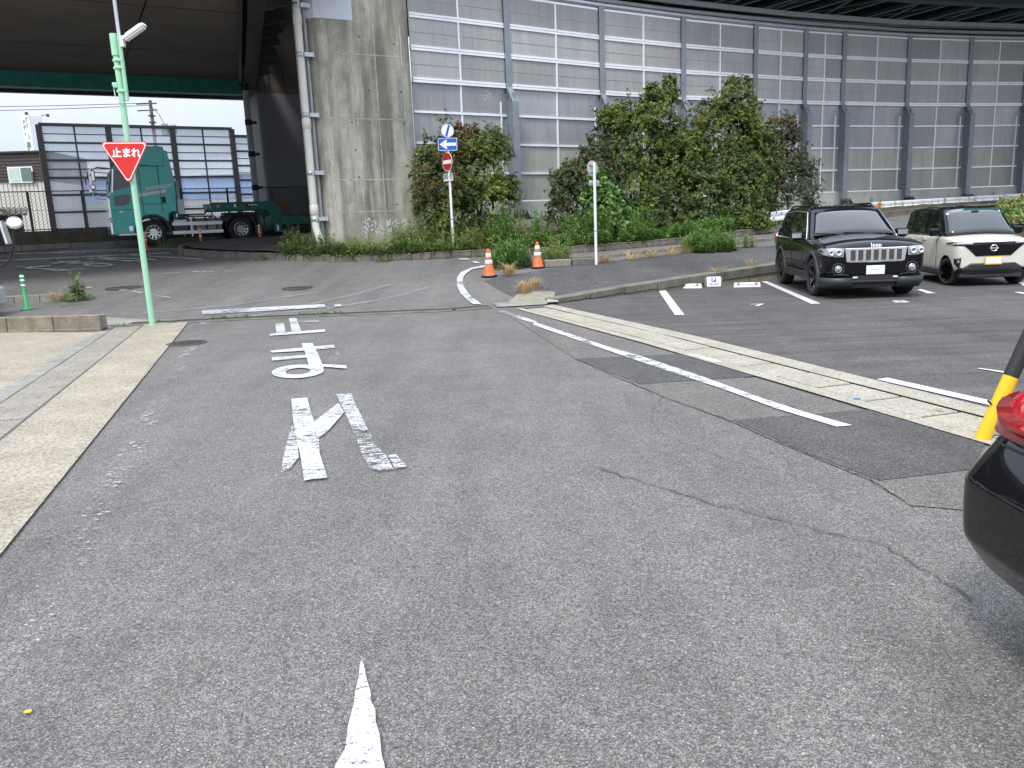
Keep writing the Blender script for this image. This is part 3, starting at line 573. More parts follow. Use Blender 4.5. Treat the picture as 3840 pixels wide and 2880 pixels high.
bed = m.build('planting_bed', M_['soil']); struct(bed)
from mathutils.bvhtree import BVHTree
_bt = BVHTree.FromPolygons(m.v, m.f)
def bedz(x, y):
    h = _bt.ray_cast(Vector((x, y, 20)), Vector((0, 0, -1)))
    return h[0].z if h[0] is not None else gz(y)
drape('gravel_patch', [(-12.2, 32.4), (-12.2, 31.2), (-11.5, 29.9), (-9.9, 28.6), (-8.3, 27.7), (-7.2, 27.1), (-7.4, 29.5), (-8.5, 33.3), (-11, 33.3)], .215, M_['gravel'], ik)
# ------------------------------------------------------------------ expressway: pillars, viaducts
ED = Vector((.878, .478, 0)); EN = Vector((-.478, .878, 0)); UPV = Vector((0, 0, 1))      # along / away from us
ERZ = math.atan2(ED.y, ED.x)
def rrect(l, w, r, n=6):
    pts = []
    for cx, cy, a0 in ((l/2-r, w/2-r, 0), (-l/2+r, w/2-r, 90), (-l/2+r, -w/2+r, 180), (l/2-r, -w/2+r, 270)):
        for i in range(n+1): t = R(a0+90*i/n); pts.append((cx+r*math.cos(t), cy+r*math.sin(t)))
    return pts
PL_, PW_ = 3.42, 1.6
pc = Vector((-5.42, 26.6, 0))+ED*(PL_/2-.42)+EN*(PW_/2)
pil = thing('viaduct_pillar', 'big streaked concrete viaduct pillar with graffiti near its foot', 'pillar', (pc.x, pc.y, 0), ERZ)
m = MB(); m.prism(rrect(PL_, PW_, .42, 8), .3, 8.05); o = m.build('shaft', M_['pillar'], pil, fix=True)
for f in o.data.polygons: f.use_smooth = abs(f.normal.z) < .5 and False
m = MB(); m.prism(rrect(PL_, PW_, .42, 8), 8.05, 14.0); m.build('upper_shaft', M_['pillar'], pil, fix=True)
m = MB(); m.prism([(-PL_/2-.015, -PW_/2+.5), (-PL_/2+.0, -PW_/2+.25), (-PL_/2+.2, -PW_/2), (-PL_/2+.42, -PW_/2-.015), (-.28, -PW_/2-.015), (-.28, -PW_/2+.2), (-.6, PW_/2), (-PL_/2-.015, PW_/2)], 8.07, 13.9)
M_['bluewhite'] = pm('pale_coating', (.62, .66, .72), .5, var=.04, kind='pos')
m.build('pale_coating', M_['bluewhite'], pil, fix=True)
# pale strip on the flank next to the downpipe
m = MB(); m.box((-PL_/2-.012, .25, 5.0), (.03, 1.0, 9.0)); m.build('flank_coating', M_['pillar_pale'], pil)
yF = -PW_/2
def strip(x0, z0, x1, z1, w=.016, nm='formwork_seam', mat='greyc', d=.006):
    m = MB(); a, b = Vector((x0, yF-.001, z0)), Vector((x1, yF-.001, z1)); m.beam(a, b, d, w, 0, (0, -1, 0) if False else (0, 0, 1) if abs(z1-z0) < .1 else (1, 0, 0)); return m.build(nm, M_[mat], pil)
M_['seam'] = pm('seam_line', (.44, .43, .38), .9, var=.4, scale=4, kind='pos')
for x in (-PL_/2+.42, -.35, .38, PL_/2-.42): strip(x, .9, x, 8.04, .03, mat='seam')
for z in (7.08, 5.12, 3.22, 2.2): strip(-PL_/2+.40, z, PL_/2-.40, z, .03, mat='seam')
for x, z in ((-.1, 7.6), (1.05, 7.45), (.1, 6.0), (1.2, 6.0), (-.55, 5.0), (.05, 5.0), (1.25, 5.0), (-.5, 4.15), (.75, 4.15), (1.3, 4.1), (-.45, 3.3), (.8, 2.4)):
    m = MB(); m.cyl((x, yF+.01, z), (x, yF-.004, z), .028, n=10); m.build('formwork_hole', M_['black'], pil)
for x, z in ((-.75, 6.8), (-.1, 6.8), (1.25, 6.75), (.1, 4.15), (1.3, 4.2), (-.4, 2.4), (1.35, 2.4), (.9, 5.9)):
    m = MB(); m.cyl((x, yF+.01, z), (x, yF-.004, z), .024, n=10); m.build('filled_hole', M_['seam'], pil)
# unreadable silver-white spray scrawl: bent strokes
def scrawl(cx, cz, n, w, h, sd):
    rr = random.Random(sd); m = MB()
    for i in range(n):
        x, z = cx+rr.uniform(-w, w), cz+rr.uniform(-h, h); a = rr.uniform(-1.2, -.2) if rr.random() < .6 else rr.uniform(.2, 1.4)
        l = rr.uniform(.06, .16); pts = []
        for k in range(4): pts.append(Vector((x, 0, z))); x += math.cos(a)*l/3; z += math.sin(a)*l/3; a += rr.uniform(-.9, .9)
        for p, q in zip(pts, pts[1:]):
            d = (q-p).normalized(); s = Vector((-d.z, 0, d.x))*rr.uniform(.008, .018); y = yF-.008-.0004*i
            m.quad(*[(v.x, y, v.z) for v in (p-s, q-s, q+s, p+s)])
    return m
M_['spray'] = worn_paint('spray_paint', .44, (.74, .77, .80), sx=14, sy=14, soft=.05)
for cx, cz, n, w, h, sd in ((-.25, 1.72, 26, .27, .2, 3), (.16, 1.55, 6, .12, .1, 5), (.55, 1.65, 34, .2, .2, 8), (1.15, 1.7, 40, .27, .22, 12)): scrawl(cx, cz, n, w, h, sd).build('graffiti', M_['spray'], pil)

def to_w(p): return Vector(p)
# downpipe in front of the pillar's left flank
pp = thing('downpipe', 'cream plastic downpipe strapped beside the concrete pillar', 'pipe', (-6.08, 26.35, 0), ERZ)
m = MB(); m.tube([(.0, 0, 13), (.0, 0, 2.0), (.01, 0, 1.75), (.05, -.05, 1.5), (.12, -.1, 1.2), (.14, -.1, .8)], .118, 14); m.build('pipe', M_['cream'], pp)
for z in (8.0, 4.95, 2.3, 10.4):
    m = MB(); m.lathe([(.119, z-.16), (.14, z-.14), (.14, z+.12), (.119, z+.16)], 16); m.build('coupling', M_['cream'], pp)
m = MB(); m.tube([(.24, .12, 13), (.25, .12, 1.0)], .055, 10); m.build('thin_pipe', M_['grey'], pp)
for z in (8.4, 6.98, 5.2, 3.45, 2.02, 10.2):
    m = MB(); m.lathe([(.124, z-.07), (.127, z-.07), (.127, z+.07), (.124, z+.07)], 16); m.box((.24, -.03, z), (.30, .20, .12)); m.box((.02, -.14, z), (.04, .05, .16)); m.box((.36, -.1, z), (.04, .08, .14))
    m.build('pipe_clamp', M_['galv'], pp)

# second pier behind, with its flared head and the cross beam over both
c2 = Vector((-11.2, 39.4, 0))+ED*1.45+EN*1.2
pr = thing('rear_viaduct_pier', 'dark viaduct pier with grey painted lower half behind the trailer', 'pillar', (c2.x, c2.y, 0), ERZ)
M_['greycoat'] = pm('grey_coating', (.185, .19, .205), .6, var=.06, dirt=(.2, (.13, .13, .14)), kind='pos', scale=.5)
m = MB(); m.prism(rrect(3.0, 2.4, .3, 4), .8, 8.0); m.build('painted_shaft', M_['greycoat'], pr, fix=True)
m = MB(); n = rrect(2.99, 2.39, .3, 4); N2 = rrect(4.6, 3.0, .3, 4)
m.prism(n, 8.0, 8.6); k = len(n); m.add([(x, y, 8.6) for x, y in n]+[(x, y, 11.6) for x, y in N2], [(i, (i+1) % k, k+(i+1) % k, k+i) for i in range(k)])
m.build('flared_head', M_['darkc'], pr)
for x in (-.9, -.25, .45, 1.1): m = MB(); m.beam((x, -1.21, 8.1), (x*1.3, -1.45, 11.3), .02, .03); m.build('formwork_seam', M_['black'], pr)
xb = thing('crossbeam', 'dark concrete crossbeam overhead between the two viaduct piers', 'beam')
a, b = pc+Vector((0, 0, 12.6))-EN*2, c2+Vector((0, 0, 12.6))+EN*1
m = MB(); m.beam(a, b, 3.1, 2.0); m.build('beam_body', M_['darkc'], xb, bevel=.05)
rp = thing('rear_downpipe', 'dark grey downpipe strapped to the rear viaduct pier', 'pipe', (-11.55, 38.6, 0), ERZ)
m = MB(); m.tube([(0, 0, 10.2), (0, 0, 1.2)], .14, 12); m.build('pipe', M_['grey'], rp)
for z in (9.2, 8.1, 6.6, 5.2, 3.7): m = MB(); m.lathe([(.145, z-.12), (.165, z-.12), (.165, z+.12), (.145, z+.12)], 14); m.box((.2, .0, z), (.3, .12, .12)); m.build('pipe_clamp', M_['black'], rp)

# left viaduct: soffit panels, edge girder, parapet
lv = thing('left_viaduct', 'dark elevated expressway deck overhead on the left, seen from below', 'bridge')
TA = Vector((-16.35, 36.3, 0))
def E(t, w, z): p = TA+ED*t-EN*w; return Vector((p.x, p.y, z))      # t along, w towards us
tr, tl = 5.2, -45.
npan = 10
for i in range(npan):
    for j in range(4):
        t0, t1 = tl+(tr-tl)*i/npan+.03, tl+(tr-tl)*(i+1)/npan-.03; wn_ = 13.4+2.4*max(0, min(1, ((t0+t1)/2+14)/15)); w0, w1 = wn_*j/4+.03, wn_*(j+1)/4-.03
        sk = lambda t, w: t-(0 if i < npan-1 else .188*w*(1 if t > t0+.5 else 0))
        m = MB(); q = [E(sk(t0, w0), w0, 8.45), E(sk(t1, w0), w0, 8.45), E(sk(t1, w1), w1, 8.45), E(sk(t0, w1), w1, 8.45)]
        q2 = [v+Vector((0, 0, .08)) for v in q]; m.add(q+q2, [(0, 1, 2, 3), (7, 6, 5, 4), (0, 4, 5, 1), (1, 5, 6, 2), (2, 6, 7, 3), (3, 7, 4, 0)])
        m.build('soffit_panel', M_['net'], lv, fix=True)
for j in (3, 6.3):
    m = MB(); m.beam(E(tl, 1.9*j, 8.445), E(tr-.188*1.9*j-.1, 1.9*j, 8.445), .03, .02); m.build('panel_joint', M_['steel'], lv)
m = MB(); m.beam(E(tl, 0, 8.26), E(tr, 0, 8.26), .3, .78); m.build('edge_girder', M_['tealsteel'], lv)
m = MB(); m.beam(E(tl, -.1, 7.855), E(tr, -.1, 7.855), .55, .03); m.build('girder_flange', M_['tealsteel'], lv)
m = MB(); q = [E(tl, 13.6, 9.4), E(tr+.6, 16, 9.4), E(tr+.6, -5.2, 9.4), E(tl, -5.2, 9.4)]; q2 = [v+Vector((0, 0, .35)) for v in q]
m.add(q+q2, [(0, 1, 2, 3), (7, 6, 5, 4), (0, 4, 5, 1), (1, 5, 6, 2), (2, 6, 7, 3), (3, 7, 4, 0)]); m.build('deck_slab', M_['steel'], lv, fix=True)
m = MB(); m.beam(E(tl, -5.3, 9.3), E(14, -5.3, 9.3), .3, 1.8); m.build('parapet', M_['steel'], lv)
m = MB(); m.beam(E(tl, -4.9, 8.62), E(14, -4.9, 8.62), .06, .05); m.build('conduit', M_['galv'], lv)
for t in (-12, -4.5, 2.5): m = MB(); m.box((0, 0, 0), (.7, .22, .1)); p = E(t, -3.6, 9.3); m.build('soffit_lamp', M_['galv'], lv, p, ERZ)
for i in range(26):
    t = tl+i*2.; m = MB(); m.beam(E(t, -.2, 9.1), E(t, -5.0, 9.25), .12, .5); m.build('bracket', M_['steel'], lv)
# end of the span: stepped steel cross girder with stiffeners
eg = thing('span_end_girder', 'black steel end girder with stiffeners beside the rear pier', 'girder')
m = MB(); m.beam(E(tr+.15, -1, 9.3), E(tr-2.97, 15.6, 9.3), .12, 2.2); m.build('web', M_['steel'], eg)
for j in range(9):
    w = -.6+j*1.9; t = tr+.35-.188*(w+1); m = MB(); m.beam(E(t, w, 9.0), E(t+1.1, w, 9.35), .1, 1.5); m.build('stiffener', M_['steel'], eg)
for z in (8.25, 9.2): m = MB(); m.beam(E(tr+.6, -1, z), E(tr-2.5, 15.6, z), .5, .06); m.build('flange', M_['steel'], eg)
m = MB(); m.beam(E(tr+1.5, -1, 9.9), E(tr-1.6, 15.6, 9.9), .3, .5); m.build('bearing_beam', M_['steel'], eg)
q = E(tr-1.5, 11.5, 9.1)
for s in (-.35, .35): m = MB(); m.box((0, 0, 0), (.1, .1, .7)); m.build('bearing_bolt', M_['galv'], eg, q+ED*s)

# noise barrier along the ramp
WPT = [Vector((x, y, 0)) for x, y in L['wall']]
d0 = (WPT[0]-WPT[1]).normalized(); WPT = [WPT[1]+d0*4.0]+WPT[1:]+[WPT[-1]+(WPT[-1]-WPT[-2]).normalized()*3.6, WPT[-1]+(WPT[-1]-WPT[-2]).normalized()*7.5]
nb = thing('noise_barrier', 'tall curving noise barrier of grey translucent panels with white rails', 'noise barrier')
ZB, RH = 2.40, 1.015
post_up = MB(); post_up.box((0, .0, 8.0), (.2, .24, 3.6)).mesh; 
mu_ = MB(); mu_.box((0, .02, 7.87), (.06, .2, 3.55)); mu_.box((0, -.1, 7.87), (.24, .03, 3.55)); mu_.box((0, .13, 7.87), (.3, .03, 3.55)); me_up = mu_.mesh('upper_post', M_['post'], True)
ml_ = MB(); ml_.box((0, -.22, 4.0), (.07, .42, 4.4)); ml_.box((0, -.44, 3.85), (.27, .035, 4.1)); ml_.box((0, .0, 4.0), (.27, .03, 4.4))
ml_.add([(-.135, -.46, 5.9), (.135, -.46, 5.9), (.135, -.425, 5.9), (-.135, -.425, 5.9), (-.115, -.12, 6.42), (.115, -.12, 6.42), (.115, -.085, 6.42), (-.115, -.085, 6.42)], [(0, 1, 5, 4), (3, 7, 6, 2), (0, 4, 7, 3), (1, 2, 6, 5)]); me_lo = ml_.mesh('lower_post', M_['post'], True)
mf_ = MB()
for k in range(5): mf_.add([(-.28+k*.14, -.75, 1.8), (-.28+k*.14, -.47, 1.8), (-.28+k*.14, -.47, 2.12), (-.27+k*.14, -.75, 1.8), (-.27+k*.14, -.47, 1.8), (-.27+k*.14, -.47, 2.12)], [(0, 1, 2), (5, 4, 3), (0, 2, 5, 3), (1, 4, 5, 2), (0, 3, 4, 1)])
mf_.box((0, -.52, 1.79), (.75, .6, .03)); me_ft = mf_.mesh('anchor_ribs', M_['steel'])
for i, p in enumerate(WPT):
    a = WPT[max(i-1, 0)]; b = WPT[min(i+1, len(WPT)-1)]; ang = math.atan2(b.y-a.y, b.x-a.x)
    for nm, me in (('post', me_up), ('lower_post', me_lo), ('post_foot', me_ft)) if i else (): link(nm, me, nb, (p.x, p.y, 0), ang)
for i, (a, b) in enumerate(zip(WPT, WPT[1:])):
    d = (b-a).normalized(); Lb = (b-a).length; ang = math.atan2(d.y, d.x); n_ = Vector((-d.y, d.x, 0)); mid = (a+b)/2
    w = (Lb-.26)/2
    mp = MB(); mp.box((0, 0, 0), (w, .03, RH-.08)); mp_up = MB(); mp_up.box((0, 0, 0), (w, .03, RH-.08)); mp_up.box((0, -.018, .0), (w, .012, .018), 1)
    me_p = mp.mesh('panel', M_['pane_lo'], True); me_b = mp.mesh('panel', M_['pane_base'], True); me_u = mp_up.mesh('panel', [M_['pane_up'], M_['grey']], True)
    for r in range(7):
        for s in (-1, 1):
            off = -.02 if r > 3 else .02
            p = mid+d*(s*(w/2+.02))+n_*off; link('panel', me_u if r > 3 else (me_b if r < 2 else me_p), nb, (p.x, p.y, ZB+RH*(r+.5)), ang)
    rl_ = MB(); rl_.box((0, -.0, 0), (Lb-.24, .09, .075)); me_r = rl_.mesh('rail', M_['alu'], True)
    r2_ = MB(); r2_.box((0, -.02, .05), (Lb-.24, .1, .07)); r2_.box((0, -.02, -.04), (Lb-.24, .11, .075)); me_r2 = r2_.mesh('rail', M_['alu'], True)
    for r in range(1, 8): link('rail', me_r if r < 4 or r == 7 else me_r2, nb, (mid.x, mid.y, ZB+RH*r), ang)
    mv = MB(); mv.box((0, -.02, 0), (.062, .075, RH-.1)); me_v = mv.mesh('mullion', M_['alu'], True)
    for r in range(7): p = mid+n_*(-.02 if r > 3 else 0.02); link('mullion', me_v, nb, (p.x, p.y, ZB+RH*(r+.5)), ang)
    mj = MB(); mj.box((0, -.025, -.25), (.05, .05, RH*4-.6)); p = b-d*.35; link('end_mullion', mj.mesh('end_mullion', M_['alu'], True), nb, (p.x, p.y, ZB+RH*2), ang)
    mc = MB(); mc.box((0, .05, 0), (Lb-.02, .3, .95)); link('base_panel', mc.mesh('base_panel', M_['wallc'], True), nb, (mid.x, mid.y, ZB-.475), ang, .015)
    mc = MB(); mc.box((0, -.3, 0), (Lb+.02, 1.0, .8)); link('footing', mc.mesh('footing', M_['wallc'], True), nb, (mid.x, mid.y, 1.375), ang)
m = MB(); m.tube([(p.x, p.y, 9.66) for p in WPT], .1, 10); m.build('top_pipe', M_['galv'], nb)
for i, x in ((6, .0), (8, .4), (9, .2)):
    p = WPT[i].lerp(WPT[i+1], .5+x*.2); m = MB(); m.cyl((0, -.12, 2.05), (0, -.16, 2.05), .1, n=14); m.build('drain_cap', M_['grey'], nb, (p.x, p.y, 0), math.atan2(WPT[i+1].y-WPT[i].y, WPT[i+1].x-WPT[i].x))

# right viaduct above and behind the barrier
rv = thing('right_viaduct', 'dark green steel viaduct girders overhead above the noise barrier', 'bridge')
_e = (WPT[-1]-WPT[-2]).normalized(); WR = [WPT[0]-ED*2]+WPT+[WPT[-1]+_e*10, WPT[-1]+_e*25, WPT[-1]+_e*50]
def offs(k, t):
    out = []
    for i, p in enumerate(WR):
        a = WR[max(i-1, 0)]; b = WR[min(i+1, len(WR)-1)]; d = (b-a).normalized(); n_ = Vector((-d.y, d.x, 0)); out.append(p+n_*k)
    return out
def run(nm, off, z, w, h, mat):
    P_ = offs(off, 0)
    m = MB(); vs = []
    for i, p in enumerate(P_):
        a = P_[max(i-1, 0)]; b = P_[min(i+1, len(P_)-1)]; d = (b-a).normalized(); n_ = Vector((-d.y, d.x, 0))
        for s, t in ((-1, -1), (1, -1), (1, 1), (-1, 1)): vs.append(p+n_*(s*w/2)+UPV*(z+t*h/2))
    k = len(P_); m.add(vs, [(i*4+j, (i+1)*4+j, (i+1)*4+(j+1) % 4, i*4+(j+1) % 4) for i in range(k-1) for j in range(4)]+[(0, 1, 2, 3), (4*k-1, 4*k-2, 4*k-3, 4*k-4)])
    return m.build(nm, mat, rv, fix=True)
run('fascia_strip', .55, 10.02, .12, .12, M_['grey']); run('fascia_strip', .75, 10.42, .12, .2, M_['grey'])
ext = [0, 0, 0, -1, -2.5, -4.5, -6, -7.5, -9, -10, -11, -13, -15]  # deck overhang out of view, its reach shaped to shade the barrier's upper right panels
m = MB(); nearp = []; farp = offs(16, 0)
for i, p in enumerate(WR):
    a = WR[max(i-1, 0)]; b = WR[min(i+1, len(WR)-1)]; d = (b-a).normalized(); nearp.append(p+Vector((-d.y, d.x, 0))*ext[min(i, 12)])
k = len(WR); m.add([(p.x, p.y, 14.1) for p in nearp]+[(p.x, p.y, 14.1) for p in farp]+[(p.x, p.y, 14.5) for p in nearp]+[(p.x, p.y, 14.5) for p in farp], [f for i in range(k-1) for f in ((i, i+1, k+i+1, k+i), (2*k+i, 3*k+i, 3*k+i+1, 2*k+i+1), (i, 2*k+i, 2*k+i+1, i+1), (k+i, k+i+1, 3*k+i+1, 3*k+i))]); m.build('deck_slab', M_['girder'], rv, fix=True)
m = MB()
for i in range(k-1): m.beam(nearp[i]+UPV*13.9, nearp[i+1]+UPV*13.9, .25, 1.4)
m.build('deck_edge', M_['tealsteel'], rv)
for k, o_ in enumerate((-.5, 4.4, 9.0, 13.6)):
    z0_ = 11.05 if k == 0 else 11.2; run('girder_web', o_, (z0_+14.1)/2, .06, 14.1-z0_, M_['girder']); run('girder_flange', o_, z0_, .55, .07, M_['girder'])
g0, g1 = offs(-.5, 0), offs(4.4, 0)
for i in range(2, len(g0)-3):
    for f in (.1, .6):
        a = g0[i].lerp(g0[i+1], f)+UPV*11.15; b = g1[i].lerp(g1[i+1], f)+UPV*11.35; m = MB(); m.beam(a, b, .22, .18); m.build('cross_brace', M_['girder'], rv)
        b2 = g1[i].lerp(g1[i+1], f-.4 if f > .3 else f+.5)+UPV*11.4; m = MB(); m.beam(a, b2, .12, .12); m.build('cross_brace', M_['girder'], rv)
        c_ = g1[i].lerp(g1[i+1], f); m = MB(); m.beam(c_-EN*.06+UPV*11.25, c_-EN*.06+UPV*14., .12, .03); m.build('stiffener', M_['girder'], rv)

# guard rail
GRP = [Vector(p) for p in ((9.5, 29.4, 1.62), (13.3, 33.2, 1.74), (16.6, 36.8, 1.84), (21., 39.4, 1.9), (26.5, 41.8, 1.97), (31, 43.5, 2.05))]
gr = thing('guard_rail', 'white steel guard rail behind the parked cars at the barrier foot', 'guard rail')
gp_ = [(p.x, p.y) for p in GRP]
prof = [(0, -.175), (-.04, -.15), (-.04, -.07), (0, -.03), (0, .03), (-.04, .07), (-.04, .15), (0, .175)]
m = MB(); vs = []; kk = 40; T = plen(gp_)
for i in range(kk+1):
    p, d = poly_at(gp_, min(T*.9999, T*i/kk)); n_ = Vector((-d.y, d.x)); t = i/kk*(len(GRP)-1); q = int(min(t, len(GRP)-2)); acc = 0
    z = 1.62+.43*min(1, (i/kk)**.7)-.17
    for a, b in prof: vs.append((p.x+n_.x*a, p.y+n_.y*a, z+b))
m.add(vs, [(i*8+j, (i+1)*8+j, (i+1)*8+j+1, i*8+j+1) for i in range(kk) for j in range(7)])
M_['railw'] = pm('rail_white', (.9, .91, .92), .4, var=.05, dirt=(.25, (.55, .53, .48)), kind='pos')
o = m.build('beam', M_['railw'], gr); s_ = o.modifiers.new('thick', 'SOLIDIFY'); s_.thickness = .008
for i in range(9):
    p, d = poly_at(gp_, min(T*.999, .4+i*2.6)); n_ = Vector((-d.y, d.x))*.1; m = MB(); zt = 1.5+.4*(i/9)**.7; m.cyl((p.x+n_.x, p.y+n_.y, .9), (p.x+n_.x, p.y+n_.y, zt+.1), .06, n=10); m.build('rail_post', M_['railw'], gr)
for s0 in (8.3, 10.4):
    p, d = poly_at(gp_, s0); m = MB(); zt = 1.62+.43*(s0/T)**.7-.12; m.box((0, -.06, zt), (.34, .03, .2)); m.box((.2, -.06, zt), (.12, .025, .12)); m.build('reflector', M_['amber'], gr, (p.x, p.y, 0), math.atan2(d.y, d.x))

# ------------------------------------------------------------------ far left: kerb, block wall, chain link, far barrier, houses
F0 = Vector((-15.75, 36.3, 0))
def FE(t, w, z): p = F0+ED*t+EN*w; return Vector((p.x, p.y, z))
fk = thing('far_kerb', 'pale kerb of concrete stones on the far side of the road behind the truck', 'kerb')
for i in range(42):
    m = MB(); m.box((0, 0, .06), (.585, .2, .26)); p = FE(-13+i*.6, 0, 1.36); m.build('kerb_stone', M_['greyc'], fk, p, ERZ, bevel=.015, seg=1)
fs = struct(drape('far_verge', [FE(-16, .08, 0).xy, FE(14, .08, 0).xy, FE(14, 14, 0).xy, FE(-16, 14, 0).xy], .1, M_['walk']))
bw = thing('block_wall', 'low dark stained concrete block wall under the chain link fence', 'wall')
m = MB(); m.beam(FE(-14.5, .52, 1.7), FE(15.5, .52, 1.7), .12, .76); m.build('mortar_core', M_['blockw'], bw)
for r in range(3):
    for i in range(38):
        m = MB(); m.box((0, 0, 0), (.785, .15, .235)); p = FE(-14.5+i*.8+(.4 if r % 2 else 0), .5, 1.5+.24*r); m.build('block', M_['blockw'], bw, p, ERZ)
cf = thing('chain_link_fence', 'dark chain link fence standing on the low block wall', 'fence')
for i in range(16): m = MB(); m.beam(FE(-14.4+i*2, .5, 2.1), FE(-14.4+i*2, .5, 3.72), .07, .07); m.build('fence_post', M_['steel'], cf)
for z in (3.72, 2.15, 2.95): m = MB(); m.beam(FE(-14.4, .5, z), FE(15.6, .5, z), .04 if z != 2.95 else .012, .04 if z != 2.95 else .012); m.build('fence_rail', M_['steel'], cf)
m = MB(); H_ = 1.57; st_ = .15; k = int((30+H_)/st_)
for i in range(k):
    for s in (1, -1):
        x0 = -14.4+i*st_-(H_ if s > 0 else 0); x1 = x0+s*H_ if s > 0 else x0-H_
        a0, a1 = (x0, 2.15), (x1, 3.72)
        def clip(a, b, X0=-14.4, X1=15.6):
            if min(a[0], b[0]) > X1 or max(a[0], b[0]) < X0: return None
            def cl(p, q):
                if p[0] < X0: f = (X0-p[0])/(q[0]-p[0]); return (X0, p[1]+(q[1]-p[1])*f)
                if p[0] > X1: f = (X1-p[0])/(q[0]-p[0]); return (X1, p[1]+(q[1]-p[1])*f)
                return p
            return cl(a, b), cl(b, a)
        c_ = clip(a0, a1)
        if c_:
            a, b = c_; p, q = FE(a[0], .5+.006*s, a[1]), FE(b[0], .5+.006*s, b[1]); d = ED*.006
            m.quad(p-d, p+d, q+d, q-d)
o = m.build('wire_mesh', M_['steel'], cf); o['kind'] = 'stuff'
# far translucent barrier
NFA, NFB = Vector((-27.4, 50.0, 0)), Vector((-17.95, 56.0, 0)); nd = (NFB-NFA).normalized(); nl = (NFB-NFA).length/3; nrz = math.atan2(nd.y, nd.x)
fb = thing('far_noise_barrier', 'black framed translucent noise barrier in the distance behind the truck', 'noise barrier')
for i in range(7):
    top = 8.42 if i < 4 else 7.95
    p = NFA+nd*nl*i; m = MB(); m.box((0, 0, (top+1.9)/2), (.32, .3, top-1.9)); m.build('post', M_['black'], fb, (p.x, p.y, 0), nrz)
    if i < 6:
        rows = 6 if i < 3 else 6; zt = 8.42 if i < 3 else 7.95; zs = [2.3]+[2.3+(k+1)*(zt-2.3)/6 for k in range(6)]
        q = NFA+nd*nl*(i+.5)
        for k in range(6):
            for s in (-1, 1):
                m = MB(); m.box((0, 0, 0), (nl/2-.05, .03, (zt-2.3)/6-.04)); pq = q+nd*(s*nl/4); m.build('panel', M_['pane_far'], fb, (pq.x, pq.y, zs[k]+(zt-2.3)/12), nrz)
            m = MB(); m.box((0, 0, 0), (.09, .08, (zt-2.3)/6)); m.build('mullion', M_['black'], fb, (q.x, q.y, zs[k]+(zt-2.3)/12), nrz)
            m = MB(); m.box((0, 0, 0), (nl-.3, .09, .12)); m.build('rail', M_['black'], fb, (q.x, q.y, zs[k]), nrz)
            if k > 2: m = MB(); m.box((0, -.01, 0), (nl-.3, .05, .05)); m.build('rib', M_['black'], fb, (q.x, q.y, zs[k]+(zt-2.3)/12), nrz)
        m = MB(); m.box((0, 0, 0), (nl, .35, .16)); m.build('cap_rail', M_['black'], fb, (q.x, q.y, zt+.02), nrz)
# buildings behind
hb = thing('brown_building', 'brown and cream building with a sliding window, left behind the fences', 'building', (-33.9, 62, 0), nrz*.2)
m = MB(); m.box((-6, 4, 4.1), (12, 8, 4.0)); m.build('lower_wall', M_['siding'], hb)
m = MB(); m.box((-6, 3.95, 7.05), (12.1, 8.1, 2.05)); m.build('upper_wall', M_['brown'], hb)
for k in range(9): m = MB(); m.box((-6, -.12, 6.15+k*.225), (12.1, .03, .02)); m.build('siding_joint', M_['black'], hb)
for k in range(40): m = MB(); m.box((-.15-k*.3, -.015, 4.1), (.025, .03, 3.95)); m.build('siding_rib', M_['tan2'], hb)
m = MB(); m.box((-6, 3.9, 8.12), (12.4, 8.4, .12)); m.build('roof', M_['steel'], hb)
w = MB(); w.box((-1.75, -.13, 6.5), (1.75, .06, 1.15)); wf = w.build('window', M_['alu'], hb)
M_['curtain'] = pm('pale_curtain', (.5, .62, .5), .5, kind='pos'); M_['winglass'] = pm('window_glass', (.16, .22, .2), .15)
m = MB(); m.box((-2.17, -.165, 6.5), (.75, .02, .98)); m.build('pane', M_['curtain'], wf); m = MB(); m.box((-1.33, -.165, 6.5), (.75, .02, .98)); m.build('pane', M_['winglass'], wf)
m = MB(); m.beam((-.9, -.2, 5.9), (-.9, -.2, 6.7), .1, .1); m.build('vent_pipe', M_['brown'], hb)
sh = thing('corrugated_lean_to', 'low dark shed with corrugated roof at far left behind the fence', 'shed', (-25.5, 43.0, 0), ERZ)
m = MB(); m.box((-2.5, 1, 2.3), (5.6, 2, 1.8)); m.build('shed_wall', M_['darkc'], sh)
m = MB(); 
for k in range(24): m.beam((-5.5+k*.26, -.5, 3.05), (-5.5+k*.26, 2.2, 3.5), .14, .1)
m.box((-2.5, .85, 3.25), (6.2, 2.6, .02), 0, Matrix.Rotation(.16, 3, 'X')); m.build('corrugated_roof', M_['darkc'], sh)
for k in range(7): m = MB(); m.box((-2.5, -.02, 1.6+k*.2), (5.3, .05, .1)); m.build('louvre', M_['brown'], sh)
bb = thing('blue_building', 'blue and white industrial building seen through the far noise barrier', 'building', (-25, 70, 0), nrz*.3)
m = MB(); m.box((3, 5, 3.0), (26, 10, 3.2)); m.build('lower_wall', M_['siding'], bb)
m = MB(); m.box((3, 4.98, 5.5), (26.1, 10.1, 1.9)); m.build('upper_wall', M_['bluewall'], bb)
for k in range(52): m = MB(); m.box((-9.8+k*.5, -.09, 5.5), (.06, .04, 1.85)); m.build('siding_rib', M_['bluewall'], bb)
m = MB(); m.add([(-10.2, -.4, 6.45), (16.3, -.4, 6.45), (16.3, 10.3, 6.45), (-10.2, 10.3, 6.45), (-10.2, 5, 8.3), (16.3, 5, 8.3)], [(0, 1, 5, 4), (2, 3, 4, 5), (0, 4, 3), (1, 2, 5), (0, 3, 2, 1)]); m.build('roof', M_['grey'], bb)
